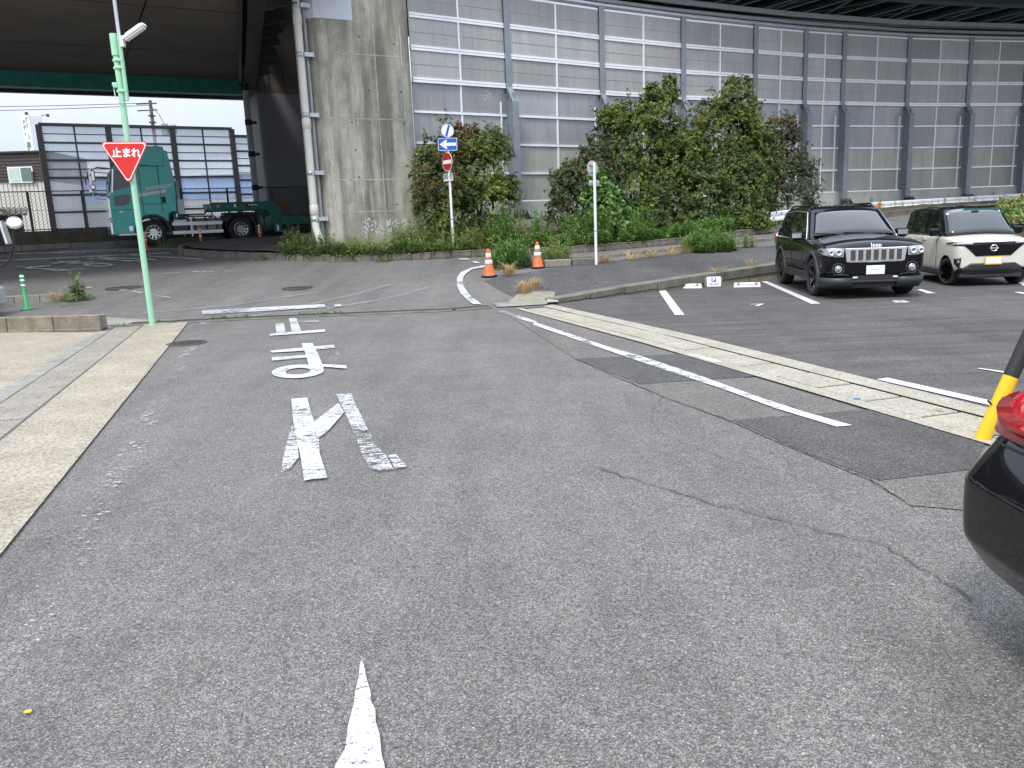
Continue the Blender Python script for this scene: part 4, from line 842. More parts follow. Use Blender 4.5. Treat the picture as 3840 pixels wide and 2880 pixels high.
for x in (-7, -4.5, 6, 9):
    w = MB(); w.box((x, -.05, 3.4), (1.8, .1, 1.0)); wf = w.build('window', M_['alu'], bb); m = MB(); m.box((x, -.11, 3.4), (1.6, .02, .8)); m.build('pane', M_['winglass'], wf)
tw = thing('sign_tower', 'white rooftop sign tower with vertical green lettering', 'sign', (-41.6, 75, 0), R(60))
m = MB(); m.box((0, 0, 10.2), (1.2, 1.25, 4.6)); m.build('tower_body', M_['signw'], tw, bevel=.03)
for s in (-1, 1): m = MB(); m.tube([(s*.5, -.5, 12.5), (s*.9, -.9, 12.62)], .03, 6); m.box((s*.95, -.95, 12.55), (.18, .18, .22)); m.build('floodlight', M_['steel'], tw)
M_['signgreen'] = pm('sign_green', (.10, .22, .16), .5)
for col, (txt, x0, sz) in enumerate((('グリーン', .22, .46), ('タディー', -.22, .40))):
    for i, ch in enumerate(txt):
        if ch == 'ー': text('letter', '|', M_['signgreen'], tw, basis((-.605, -x0, 12.1-i*.48-(.15 if col else 0)), (0, -1, 0), (0, 0, 1)), .4)
        else: text('letter', ch, M_['signgreen'], tw, basis((-.605, -x0, 12.1-i*.48-(.15 if col else 0)), (0, -1, 0), (0, 0, 1)), sz, bold=.02)
for i, ch in enumerate('長先'): text('letter', ch, M_['signgreen'], tw, basis((-.605, 0, 9.85-i*.85), (0, -1, 0), (0, 0, 1)), .75, bold=.03)
up = thing('utility_pole', 'distant concrete utility pole with transformer behind the far barrier', 'utility pole', (-33, 80, 0))
m = MB(); m.cyl((0, 0, 0), (0, 0, 14.2), .2, .15, 12); m.build('pole', M_['darkc'], up)
for z in (13.9, 13.3): m = MB(); m.beam((-1.3, 0, z), (.6, 0, z), .1, .1); m.build('crossarm', M_['steel'], up)
m = MB(); m.cyl((1.1, 0, 11.0), (1.1, 0, 12.0), .34, n=14); m.box((.5, 0, 11.6), (1.0, .12, .12)); m.build('transformer', M_['grey'], up)
m = MB(); m.cyl((1.9, 0, 11.1), (1.9, 0, 11.9), .28, n=14); m.box((1.5, 0, 11.5), (.6, .1, .1)); m.build('transformer', M_['grey'], up)
for z in (12.2, 12.8): m = MB(); m.box((0, 0, z), (.5, .5, .12)); m.build('bracket', M_['steel'], up)
for i, (z, dz, lb) in enumerate(((13.95, .3, 'uppermost overhead power line crossing the strip of sky'), (13.75, .45, 'power line just beneath the uppermost one against the sky'))):
    m = MB(); m.tube([(-33+(t-1)*40, 80-(t-1)*-6, z-dz*4*t*(1-t)+.6*(1-t)) for t in [k/12 for k in range(13)]], .03, 5); tag(m.build('power_line', M_['black']), lb, 'cable', 'overhead power lines')
m = MB(); m.tube([(-32.9, 80, 13.6), (-31.5, 78, 12.6), (-28.6, 74, 9.2)], .03, 5); tag(m.build('stay_cable', M_['black']), 'thin stay cable slanting down from the utility pole', 'cable')

# ------------------------------------------------------------------ street furniture
# mint pole with the stop sign, lamp and mast
gx, gy = L['gpole'][0]
sp = thing('stop_sign_pole', 'mint green steel pole with grey mast at the lane corner', 'pole', (gx, gy, 0))
m = MB(); m.tube([(0, 0, 0), (-.01, 0, 2.5), (-.02, 0, 5.3)], .055, 14); m.build('pole', M_['mint'], sp)
m = MB(); m.cyl((-.02, 0, 4.93), (-.02, 0, 5.3), .07, n=14); m.build('pole_cap', M_['mint'], sp)
m = MB(); m.tube([(.085, -.02, 4.2), (.085, -.02, 7.4)], .032, 10); m.build('mast', M_['galv'], sp)
m = MB(); m.tube([(.085, -.02, 4.15), (.085, -.02, 5.25)], .036, 10); m.build('mast_sleeve', M_['mint'], sp)
for z in (4.85, 4.72, 4.32): m = MB(); m.lathe([(.057, z-.03), (.066, z-.03), (.066, z+.03), (.057, z+.03)], 14); m.box((-.07, -.02, z), (.03, .03, .04)); m.box((.06, -.02, z), (.09, .08, .035)); m.build('clamp', M_['mint'], sp)
m = MB(); m.box((-.09, -.02, 4.42), (.08, .08, .09)); m.cyl((-.14, -.02, 4.43), (-.1, -.02, 4.43), .045, n=10); m.build('sensor_box', M_['mint'], sp, bevel=.01)
m = MB(); m.tube([(-.13, -.02, 4.38), (-.1, -.07, 4.2), (-.02, -.09, 4.12), (.06, -.06, 4.1), (.09, -.03, 4.17)], .009, 6); m.build('cable_loop', M_['galv'], sp)
m = MB(); m.lathe([(0, .03), (.1, .02), (.17, .0)], 16); m.build('rusty_foot', M_['tan'], sp)
lp = thing('street_lamp', 'white tilted lamp fixture bracketed to the mint pole', 'lamp', (gx+.12, gy-.03, 5.2))
Mr = Matrix.Rotation(R(-30), 3, 'Y')
m = MB(); m.box((.02, 0, -.04), (.06, .08, .18)); m.build('bracket', M_['white'], lp)
m = MB(); m.box((.26, -.04, .1), (.48, .16, .055), 0, Mr); m.box((.26, -.04, .14), (.34, .12, .03), 0, Mr); m.build('housing', M_['white'], lp, bevel=.015)
m = MB(); m.box((.285, -.04, .066), (.40, .12, .03), 0, Mr); m.build('diffuser', M_['signw'], lp, bevel=.008)
ss = thing('stop_sign', 'red inverted triangle stop sign reading 止まれ on the mint pole', 'sign', (gx-.055, gy-.085, 0))
def rtri(k, r):
    P0 = [Vector((-.445*k, .255*k+.005)), Vector((.445*k, .255*k+.005)), Vector((.02*k, -.485*k))]; out = []
    for i in range(3):
        p = P0[i]; a = (P0[i-1]-p).normalized(); b = (P0[(i+1) % 3]-p).normalized()
        h = r/math.tan(a.angle(b)/2); s_, e_ = p+a*h, p+b*h; bis = (a+b).normalized(); c_ = p+bis*(r/math.sin(a.angle(b)/2))
        for t in range(7): q = s_.lerp(e_, t/6)-c_; out.append(tuple(c_+q.normalized()*r))
    return out
ZS = 3.16; Rz = lambda z: Matrix.Translation((0, 0, z)) @ Matrix.Rotation(R(90), 4, 'X') @ Matrix.Identity(4)
tilt = Matrix.Translation((0, 0, ZS)) @ Matrix.Rotation(R(2.0), 4, 'Y') @ Matrix.Rotation(R(90), 4, 'X')
for k, z0, z1, mt, nm in ((1.02, 0, .012, 'red', 'sign_plate'), (.965, .0125, .014, 'signw', 'white_border'), (.90, .0145, .016, 'red', 'sign_face')):
    m = MB(); m.prism(rtri(k, .05*k), z0, z1, M=tilt); m.build(nm, M_[mt], ss)
me = text_mesh('止まれ', .178, bold=.006, sp=1.); me.transform(tilt @ Matrix.Translation((.03, .06, .018))); me.materials.clear(); me.materials.append(M_['signw']); link('lettering', me, ss)
m = MB(); m.box((0, .02, ZS+.12), (.34, .03, .04)); m.box((0, .02, ZS-.1), (.2, .03, .04)); m.build('back_bracket', M_['galv'], ss)

# round / arrow / no entry sign pole
p1x, p1y = -1.665, 25.75; z1 = bedz(p1x, p1y)
def signpole(lab, x, y, z0, zt):
    t = thing('sign_pole', lab, 'pole', (x, y, z0)); m = MB(); m.cyl((0, 0, -.1), (0, 0, zt-z0), .038, n=12); m.build('pole', M_['white'], t)
    for z in (.9,): m = MB(); m.lathe([(.039, z), (.041, z), (.041, z+.03), (.039, z+.03)], 12); m.build('band', M_['grey'], t)
    return t
signpole('thin white pole carrying four road signs before the left shrub', p1x, p1y, z1, 4.6)
def face(x, y, z, rz): return Matrix.Translation((x, y, z)) @ Matrix.Rotation(rz, 4, 'Z') @ Matrix.Rotation(R(90), 4, 'X')
def disc(r, n=32): return [(r*math.cos(2*math.pi*i/n), r*math.sin(2*math.pi*i/n)) for i in range(n)]
def plate(nm, par, pts, z0, z1, M, mat): m = MB(); m.prism(pts, z0, z1, M=M); return m.build(nm, M_[mat], par)
rz = R(-10); nx, ny = -math.sin(-rz), -math.cos(rz)
def on(d, z, r): return Matrix.Translation((0, 0, z)) @ Matrix.Rotation(r, 4, 'Z') @ Matrix.Rotation(R(90), 4, 'X') @ Matrix.Translation((0, 0, d))
t = thing('restriction_end_sign', 'round white sign with a slanted blue bar, topmost on its pole', 'sign', (p1x, p1y, 0)); Mx = on(.05, 4.49, R(18))
plate('sign_plate', t, disc(.2), 0, .008, Mx, 'signw'); 
m = MB(); m.lathe([(.178, .0085), (.178, .0105), (.184, .0105), (.184, .0085)], 32, Mx); m.build('border_ring', M_['blue'], t)
plate('blue_bar', t, [(-.085, -.15), (-.02, -.172), (.085, .15), (.02, .172)], .0085, .0115, Mx, 'blue')
t = thing('one_way_sign', 'blue rectangular one way sign with white arrow pointing left', 'sign', (p1x, p1y, 0)); Mx = on(.05, 4.09, R(-3)) @ Matrix.Rotation(R(-1.5), 4, 'Z')
plate('sign_plate', t, [(-.30, -.19), (.30, -.19), (.30, .19), (-.30, .19)], 0, .008, Mx, 'blue')
m = MB()
for q in ((0, .178, .575, .012), (0, -.178, .575, .012), (-.2865, 0, .012, .344), (.2865, 0, .012, .344)): m.box((q[0], q[1], .0095), (q[2], q[3], .003))
me = m.mesh('border', M_['signw'], True); me.transform(Mx); link('border', me, t)
plate('arrow', t, [(-.25, 0), (-.06, .13), (-.02, .13), (-.015, .10), (-.04, .045), (.26, .045), (.26, -.045), (-.04, -.045), (-.015, -.10), (-.02, -.13), (-.06, -.13)], .0085, .0115, Mx, 'signw')
t = thing('no_entry_sign', 'dark red no entry disc turned aside on the left sign pole', 'sign', (p1x, p1y, 0)); Mx = on(.05, 3.57, R(-54))
plate('sign_plate', t, disc(.285), 0, .008, Mx, 'signw'); plate('red_face', t, disc(.268), .0085, .0105, Mx, 'dkred'); plate('white_bar', t, [(-.235, -.055), (.235, -.055), (.235, .055), (-.235, .055)], .011, .013, Mx, 'signw')
t = thing('supplementary_plate', 'small white supplementary plate reading 自動車・原付 below the no entry disc', 'sign', (p1x, p1y, 0)); Mx = on(.05, 3.11, R(-50))
plate('sign_plate', t, [(-.25, -.11), (.25, -.11), (.25, .11), (-.25, .11)], 0, .008, Mx, 'signw')
text('lettering', '自動車・原付', M_['ink'], t, Mx @ Matrix.Translation((0, 0, .0095)) @ Matrix.Diagonal((.78, 1.9, 1, 1)), .11, bold=.002)
# second pole: sign seen from behind
p2x, p2y = L['pole2'][0]; signpole('thin white sign pole standing in the footway before the large shrubs', p2x, p2y, gz(p2y), 3.15)
t = thing('round_sign_back', 'round grey sign seen from behind on the right sign pole', 'sign', (p2x, p2y, 0)); Mx = on(-.07, 3.0, R(42)) @ Matrix.Rotation(R(180), 4, 'Y')
plate('sign_plate', t, disc(.205), 0, .008, Mx, 'signgrey'); 
for z in (.1, -.08): m = MB(); m.box((0, z, -.02), (.26, .035, .025)); me = m.mesh('back_channel', M_['galv'], True); me.transform(Mx); link('back_channel', me, t)
t = thing('small_plate_back', 'small rectangular plate seen from behind under the round grey sign', 'sign', (p2x, p2y, 0)); Mx = on(-.07, 2.62, R(30)) @ Matrix.Rotation(R(180), 4, 'Y')
plate('sign_plate', t, [(-.2, -.07), (.13, -.07), (.13, .07), (-.2, .07)], 0, .008, Mx, 'signgrey'); m = MB(); m.box((-.02, 0, -.02), (.3, .03, .025)); me = m.mesh('back_channel', M_['galv'], True); me.transform(Mx); link('back_channel', me, t)

# traffic cones
def cone(x, y, lab, rz):
    t = thing('traffic_cone', lab, 'traffic cone', (x, y, gz(y)), rz, 'orange traffic cones')
    m = MB(); pts = [(.2, .07), (.07, .2), (-.07, .2), (-.2, .07), (-.2, -.07), (-.07, -.2), (.07, -.2), (.2, -.07)]; m.prism([(a*1.0, b*1.0) for a, b in pts], 0, .045); m.build('base', M_['plastic'], t, bevel=.012)
    rad = lambda z: .145-(.145-.045)*(z-.045)/.62
    m = MB(); m.lathe([(.155, .045), (rad(.06), .06), (rad(.655), .655), (.045, .675), (.03, .695), (.0, .70)], 24); m.build('body', M_['orange'], t)
    for z0, z1 in ((.31, .425), (.475, .6)): m = MB(); m.lathe([(rad(z0)+.001, z0), (rad(z0)+.004, z0), (rad(z1)+.004, z1), (rad(z1)+.001, z1)], 24); m.build('reflective_band', M_['signw'], t)
    for s in (.08, -.08): m = MB(); m.tube([(s*.3, 0, .655), (s*.45, 0, .69), (s*.3, 0, .70)], .008, 6); m.build('grip', M_['orange'], t)
(cx_, cy_), (c2x, c2y) = L['cone']
cone(cx_, cy_, 'orange traffic cone at the end of the curved white line', .3); cone(c2x, c2y, 'orange traffic cone between the round weed clump and loose kerb block', .9)
# delineators and bollard
def delin(x, y, lab, h=.72, mat='orange', r=.045):
    t = thing('delineator_post', lab, 'delineator', (x, y, gz(y)), group='orange delineator posts by the truck'); m = MB(); m.lathe([(.13, 0), (.13, .02), (.075, .05), (r, .07), (r, h-.02), (r*.8, h), (0, h)], 16); m.build('post', M_[mat], t)
    for z in (h-.1, h-.22, h-.34): m = MB(); m.lathe([(r+.001, z), (r+.003, z), (r+.003, z+.06), (r+.001, z+.06)], 16); m.build('reflective_band', M_['signw'], t)
dl = [(-12.1, 32.55), (-9.95, 33.2), (-14.0, 31.9)]
for (x, y), lb in zip(dl, ('orange delineator post before the middle of the truck tractor', 'orange delineator post behind the rear truck wheel', 'orange delineator post partly behind the mint pole at the front truck wheel')): delin(x, y, lb)
bx_, by_ = -11.15, 18.7
t = thing('bollard', 'green flexible bollard with three white bands by the left kerb', 'bollard', (bx_, by_, gz(by_)))
m = MB(); m.lathe([(.15, 0), (.15, .012), (.12, .03), (.09, .035), (.075, .06), (.045, .07), (.042, .78), (.036, .8), (0, .8)], 20); m.build('post', M_['green'], t)
for z in (.52, .635, .745-.02): m = MB(); m.lathe([(.0445, z), (.0465, z), (.0465, z+.05), (.0445, z+.05)], 20); m.build('reflective_band', M_['signw'], t)
# yellow and black guard pipe
gpx, gpy = L['gp'][0]
t = thing('guard_pipe', 'leaning yellow and black guard pipe at the gutter beside the black car', 'guard post', (gpx, gpy, 0))
dv = Vector((.40, .04, 1)).normalized()
for i, (a, b, mt) in enumerate(((-.03, .50, 'yellow'), (.50, .92, 'black'), (.92, 1.3, 'yellow'))): m = MB(); m.cyl(dv*a, dv*b, .052, n=20, caps=True); m.build('yellow_section' if mt == 'yellow' else 'black_section', M_[mt], t)
m = MB(); m.cyl((.02, 0, .30), dv*.29+Vector((-.065, -.02, 0)), .008, n=8); m.build('rivet', M_['black'], t)
# wheel stops
for i, (x, y, rz_, lb) in enumerate(((4.23, 18.87, R(-20), 'white concrete wheel stop nearer the cones in bay seven'), (5.5, 18.56, R(-12), 'white concrete wheel stop nearer the black suv'))):
    t = thing('wheel_stop', lb, 'wheel stop', (x, y, 0), rz_, 'white wheel stops in the empty bay')
    m = MB(); m.add([(-.3, -.08, 0), (.3, -.08, 0), (.3, .08, 0), (-.3, .08, 0), (-.28, -.045, .1), (.28, -.045, .1), (.28, .06, .1), (-.28, .06, .1)], [(0, 3, 2, 1), (4, 5, 6, 7), (0, 1, 5, 4), (1, 2, 6, 5), (2, 3, 7, 6), (3, 0, 4, 7)]); m.build('block', M_['white'], t, bevel=.01)
    for s in (-.2, .2): m = MB(); m.box((s, -.055, .092), (.06, .05, .016)); m.build('reflector', M_['amber'], t)
    for k in range(4): m = MB(); m.box((0, -.072+.006*k, .03+.017*k), (.46, .004, .004)); m.build('groove', M_['grey'], t)
# small parking sign
t = thing('parking_sign', 'small white parking board with blue P leaning against the retaining wall', 'sign', (4.86, 19.05, 0), R(-6))
Mx = Matrix.Rotation(R(78), 4, 'X')
plate('board', t, [(-.16, 0), (.16, 0), (.16, .23), (-.16, .23)], 0, .012, Mx, 'signw'); plate('blue_square', t, [(-.055, .10), (.055, .10), (.055, .21), (-.055, .21)], .0125, .014, Mx, 'blue')
text('lettering', 'P', M_['signw'], t, Mx @ Matrix.Translation((0, .155, .0155)), .11, bold=.006); text('lettering', 'abcam', M_['ink'], t, Mx @ Matrix.Translation((0, .055, .0135)), .085, bold=.001, shear=.3, sp=1.05)
m = MB(); m.box((0, .1, .1), (.42, .1, .2)); m.build('back_block', M_['tan2'], t, bevel=.01)
# litter
m = MB(); m.prism([(-.012, -.006), (.012, -.009), (.013, .007), (-.011, .01)], 0, .003); tag(m.build('paper_scrap', M_['yellow'], None, (-1.86, 2.72, .004), .3), 'tiny yellow scrap lying on the asphalt near the bottom left', 'litter')
for i, (x, y, lb) in enumerate(((3.12, 7.1, 'blue paint fleck on the gutter side of the road'), (2.48, 6.95, 'blue paint fleck on the white edge line'))):
    m = MB(); m.prism([(-.03, -.012), (.03, -.015), (.025, .014), (-.028, .012)], 0, .002); tag(m.build('paint_fleck', M_['blue'], None, (x, y, .016)), lb, 'litter')
# ------------------------------------------------------------------ vegetation
def nrm(a): return a/np.maximum(np.linalg.norm(a, axis=-1, keepdims=True), 1e-9)
def leaf_arrays(p, d, up, L_, Wd, fold=.15):
    s = nrm(np.cross(d, up)); n = np.cross(s, d)
    a = p; b = p+d*(L_*.45)[:, None]+s*(Wd*.5)[:, None]+n*(L_*fold)[:, None]; c = p+d*L_[:, None]; e = p+d*(L_*.45)[:, None]-s*(Wd*.5)[:, None]+n*(L_*fold)[:, None]
    return np.stack([a, b, c, e], 1).reshape(-1, 3)
def leaf_mesh(name, V_, mats, mi=None):
    n = len(V_)//4; me = bpy.data.meshes.new(name); me.vertices.add(n*4); me.vertices.foreach_set('co', V_.astype(np.float32).ravel())
    me.loops.add(n*4); me.loops.foreach_set('vertex_index', np.arange(n*4, dtype=np.int32)); me.polygons.add(n)
    me.polygons.foreach_set('loop_start', np.arange(n, dtype=np.int32)*4); me.polygons.foreach_set('loop_total', np.full(n, 4, np.int32))
    for m in mats: me.materials.append(m)
    if mi is not None: me.polygons.foreach_set('material_index', mi.astype(np.int32))
    me.update(); me.validate(); return me
def rosettes(C_, A_, k, L0, W0, open_=.55):
    n = len(C_); A_ = nrm(A_); t = nrm(np.cross(A_, nrm(nr.normal(size=(n, 3))))); b = np.cross(A_, t)
    ph = (np.arange(k)[None, :]*2.4+nr.random((n, 1))*6.28)
    el = (open_+nr.normal(size=(n, k))*.22)
    d = nrm(A_[:, None]*el[..., None]+t[:, None]*np.cos(ph)[..., None]+b[:, None]*np.sin(ph)[..., None])
    p = C_[:, None]+nr.normal(size=(n, k, 3))*L0*.22; up = np.broadcast_to(A_[:, None], d.shape)
    s = L0*(.65+.6*nr.random((n, k)))*nr.uniform(.75, 1.35, (n, 1))
    return leaf_arrays(p.reshape(-1, 3), d.reshape(-1, 3), up.reshape(-1, 3), s.ravel(), (s*W0).ravel())
def crown_points(ells, n, inner=.35, lump=.42):
    out = []; ax = []; ar = np.array([a*b+b*c+a*c for _, (a, b, c) in ells]); cnt = (n*ar/ar.sum()).astype(int)
    for (c, r), m in zip(ells, cnt):
        u = nrm(nr.normal(size=(m, 3))); u[:, 2] = np.where(u[:, 2] < -.5, -u[:, 2], u[:, 2]); 
        lm = np.array([mnoise.noise(Vector(v*2.6)+Vector(c))*.9+.8*mnoise.noise(Vector(v*6.5)+Vector(c)) for v in u])
        rad = (1-inner*nr.random(m)**1.8)*(1+lump*lm)
        rad = np.where(nr.random(m) < .035, rad*nr.uniform(1.05, 1.22, m), rad)
        p = np.array(c)+u*np.array(r)*rad[:, None]
        ok = np.ones(m, bool)
        for (c2, r2) in ells:
            if c2 is not c: ok &= np.linalg.norm((p-np.array(c2))/np.array(r2), axis=1) > .62
        out.append(p[ok]); ax.append(nrm(u/np.array(r))[ok])
    return np.concatenate(out), np.concatenate(ax)
def shrub(name, label, base, ells, n, mat, mat2=None, L0=.08, W0=.46, k=8, rust=.2, group='evergreen shrubs by the noise barrier', trunks=5, open_=.55, rusttop=True, cat='shrub'):
    base = Vector((base[0], base[1], bedz(base[0], base[1]) if len(base) < 3 else base[2])); t = thing(name, label, cat, base, group=group)
    E_ = [(tuple(Vector(c)-base), r) for c, r in ells]
    P_, A_ = crown_points(E_, int(n*1.25)); P2, A2 = crown_points([(c, tuple(q*.72 for q in r)) for c, r in E_], int(n*.3)); P_ = np.concatenate([P_, P2]); A_ = np.concatenate([A_, A2]); A_ = nrm(A_+np.array([0, -.1, .45])+nr.normal(size=A_.shape)*.35)
    keep = P_[:, 2] > .03; pk = np.array([mnoise.noise(Vector(p*1.55)+base)+.5*mnoise.noise(Vector(p*3.7)-base) for p in P_]); keep &= (pk > -.17) | (nr.random(len(P_)) < .10); P_, A_ = P_[keep], A_[keep]
    V_ = rosettes(P_, A_, k, L0, W0, open_); mi = np.zeros(len(P_), int)
    if mat2 is not None:
        z = P_[:, 2]; zr = (z-z.min())/(z.max()-z.min()); nz = np.array([mnoise.noise(Vector(p*.9)+base) for p in P_])
        mi = ((nr.random(len(P_)) < rust*((.3+1.4*zr) if rusttop else 1.)*(1+1.6*nz))).astype(int)
    link('foliage', leaf_mesh('foliage', V_, [mat]+([mat2] if mat2 else []), np.repeat(mi, k)), t)
    m = MB()
    for i in range(trunks):
        c, r = E_[i % len(E_)]; e = Vector(c)+Vector((rnd.uniform(-.6, .6)*r[0], rnd.uniform(-.4, .4)*r[1], rnd.uniform(.1, .6)*r[2])); b0 = Vector((c[0]*.6+rnd.uniform(-.3, .3), c[1]*.5, -.05))
        mid_ = b0.lerp(e, .5)+Vector((rnd.uniform(-.2, .2), rnd.uniform(-.1, .1), .1)); m.tube([b0, mid_, e], [.05, .035, .012], 6)
        for j in range(5):
            f = rnd.uniform(.4, 1.); q = mid_.lerp(e, f); q2 = q+Vector((rnd.uniform(-.7, .7)*r[0], rnd.uniform(-.6, .3)*r[1], rnd.uniform(.0, .5)*r[2])); m.tube([q, q.lerp(q2, .5)+Vector((0, 0, .05)), q2], [.018, .012, .006], 5)
    m.build('branches', M_['bark'], t); return t
LF = M_['leaf'], M_['leafmid'], M_['leafgrey'], M_['leafrust']
shrub('evergreen_shrub', 'dark glossy shrub with rusty tips right against the concrete pillar', (-2.0, 27.0), [((-2.0, 27.1, 3.0), (.95, .75, 1.75)), ((-1.75, 26.9, 1.9), (1.1, .8, 1.25)), ((-1.2, 27.5, 3.9), (.85, .6, .95))], 4200, LF[0], LF[3], rust=.3)
shrub('nandina_shrub', 'lighter feathery shrub behind the four sign pole with pale flower plumes', (-.7, 27.5), [((-.75, 27.3, 3.3), (.75, .6, 1.3)), ((-.5, 27.2, 2.2), (.95, .6, 1.1)), ((-.1, 27.6, 4.0), (.45, .4, .75)), ((.0, 27.7, 2.6), (.55, .4, .6))], 3000, M_['leafbright'] if False else LF[1], None, L0=.075, W0=.38, k=9, open_=.35)
m0 = [o for o in COL.objects if o.name.startswith('nandina_shrub')][0]
C_ = np.array([[-.1, -.3, .0], [-.35, -.5, .9], [.35, -.2, 1.9], [.3, -.1, 3.3], [.15, -.4, 1.4], [-.05, -.55, .4], [.6, -.1, 2.4]])+np.array([0, 0, 1.2])
pts = np.concatenate([c+nr.normal(size=(60, 3))*np.array([.09, .07, .12]) for c in C_])
M_['plume'] = leafmat('flower_plume', (.45, .42, .25), (.6, .55, .35), (.68, .62, .45), .8, .2)
link('flower_plume', leaf_mesh('plume', rosettes(pts, nr.normal(size=pts.shape), 3, .03, .5), [M_['plume']]), m0)
shrub('evergreen_shrub', 'low spreading greyish shrub at the left end of the large hedge', (2.6, 28.4), [((2.5, 28.4, 2.55), (.95, .8, 1.1)), ((3.2, 28.8, 3.0), (.85, .8, 1.2)), ((2.1, 28.2, 1.8), (.7, .6, .6))], 3300, LF[2], LF[3], rust=.2)
shrub('evergreen_shrub', 'tallest left crown of the large hedge with upright top shoots', (4.9, 29.8), [((4.9, 29.8, 4.1), (1.45, 1.0, 1.55)), ((5.6, 29.8, 5.25), (.75, .6, .8)), ((6.0, 29.8, 6.0), (.28, .25, .5)), ((5.35, 29.8, 5.9), (.3, .25, .35)), ((3.9, 29.6, 4.6), (.75, .6, .85)), ((4.4, 29.4, 2.6), (1.4, .9, 1.4)), ((5.9, 29.6, 3.2), (1.1, .9, 1.6)), ((6.6, 30.3, 3.7), (.95, .8, 1.0))], 8200, LF[1], LF[0], rust=.3, trunks=9, rusttop=False)
shrub('evergreen_shrub', 'yellow green right crown of the large hedge with one round tuft on top', (8.2, 31.0), [((8.2, 31.0, 4.3), (1.65, 1.0, 1.45)), ((8.75, 31.2, 6.05), (.55, .45, .5)), ((8.6, 31.1, 5.3), (.9, .7, .6)), ((9.3, 31.1, 3.6), (1.1, .9, 1.5)), ((7.3, 30.8, 3.2), (1.0, .9, 1.1))], 6000, LF[1], LF[3], rust=.12, trunks=9)
shrub('evergreen_shrub', 'dense dark lower shrub filling the front of the large hedge', (7.0, 29.5), [((6.6, 29.2, 2.2), (1.5, .8, 1.25)), ((8.4, 29.9, 2.3), (1.5, .8, 1.3)), ((5.2, 28.7, 1.7), (1.1, .7, .9)), ((6.4, 28.6, 1.2), (1.3, .6, .7)), ((8.3, 29.4, 1.35), (1.3, .6, .7))], 6800, LF[0], LF[2], rust=.25, rusttop=False)
shrub('evergreen_shrub', 'small leaved reddish topped shrub at the right end of the large hedge', (10.6, 32.0), [((10.55, 32.1, 3.5), (1.15, .9, 1.5)), ((11.0, 32.3, 2.4), (1.35, .9, 1.35)), ((9.9, 31.7, 2.2), (1.1, .8, 1.2)), ((10.7, 32.1, 4.6), (.7, .6, .6))], 5600, LF[2], LF[3], L0=.065, W0=.5, rust=.2)
shrub('broad_leaf_plant', 'bright green broad leaved plant right beside the round sign pole', (3.3, 26.9), [((3.2, 26.7, 1.9), (.6, .4, .75)), ((3.0, 26.6, 2.7), (.25, .2, .5)), ((3.5, 26.8, 1.5), (.55, .4, .5))], 520, M_['leafbright'], None, L0=.17, W0=.6, k=6, group='leafy plants in the bed', trunks=3, cat='plant')
shrub('evergreen_shrub', 'clipped greenish shrub at the barrier foot behind the suv', (9.0, 28.6), [((8.7, 28.5, 1.15), (.5, .35, .4))], 500, LF[1], None, L0=.07, group='low shrubs behind the parked cars')
shrub('evergreen_shrub', 'yellowish shrub behind the beige car at the right edge', (16.0, 26.9, 1.0), [((15.9, 26.4, 1.0), (.7, .6, .45)), ((17.0, 27.0, 1.15), (1.0, .7, .6)), ((15.6, 25.3, .8), (.6, .5, .4))], 2400, M_['weed'], M_['straw'], rust=.12, group='low shrubs behind the parked cars')
# weeds: stems with leaves
def weeds(pts, h0, h1, L0, dens, lean=.12, wide=.36, taper=.6):
    VV = []; 
    for x, y, z, s in pts:
        H_ = nr.uniform(h0, h1)*s; n = int(dens*H_/.1); f = np.sort(nr.random(n))**.9; ph = np.arange(n)*2.4+nr.random()*6
        ld = nr.normal(size=2)*lean; ax = np.stack([x+ld[0]*f*f*H_, y+ld[1]*f*f*H_, z+f*H_], 1)
        d = nrm(np.stack([np.cos(ph), np.sin(ph), .12+.5*f+nr.normal(size=n)*.3], 1)); L_ = L0*(1.1-taper*f)*(.7+.6*nr.random(n))
        VV.append(leaf_arrays(ax, d, np.broadcast_to(np.array([0, 0, 1.]), d.shape)+.01, L_, L_*wide, .05))
        st = np.array([[x, y, z]]); tp = np.array([[x+ld[0]*H_, y+ld[1]*H_, z+H_]]); VV.append(leaf_arrays(st, nrm(tp-st), np.array([[.7, -.7, .1]]), np.array([np.linalg.norm(tp-st)]), np.array([.012]), 0))
    return np.concatenate(VV)
def along(t0, t1, n, w0, w1):
    out = []
    for i in range(n):
        a = polyt(KE, rnd.uniform(t0, t1)); d = polyt(WPL, 0); 
        t = rnd.uniform(t0, t1)
        if mnoise.noise(Vector((t*55, w0*9, 3.3))) < -.12 and rnd.random() < .8: continue
        a = polyt(KE, t); b = polyt(WPL, t**.93); q = a.lerp(b, 0) + (b-a).normalized()*rnd.uniform(w0, w1); out.append((q.x, q.y, bedz(q.x, q.y), .75+.5*(.5+mnoise.noise(Vector((t*40, 7, w0))))))
    return out
T_ = lambda p: min(range(400), key=lambda i: (polyt(KE, i/400)-Vector(p)).length)/400
t1_, t2_, t3_, t4_, t5_ = T_((-6.9, 26.3)), T_((-2.6, 25.2)), T_((0, 25.3)), T_((4.5, 26)), T_((9.8, 29))
def stuff(name, V_, mats, label, cat): return tag(link(name, leaf_mesh(name, V_, mats)), label, cat, None, 'stuff')
stuff('mugwort_weeds', np.concatenate([weeds(along(t1_-.01, t2_-.06, 360, .15, 1.2), .3, .85, .15, 7), weeds(along(t1_-.015, t2_, 420, .02, .5), .12, .38, .15, 8)]), [M_['weed2']], 'mugwort weeds growing along the foot of the concrete pillar', 'weeds')
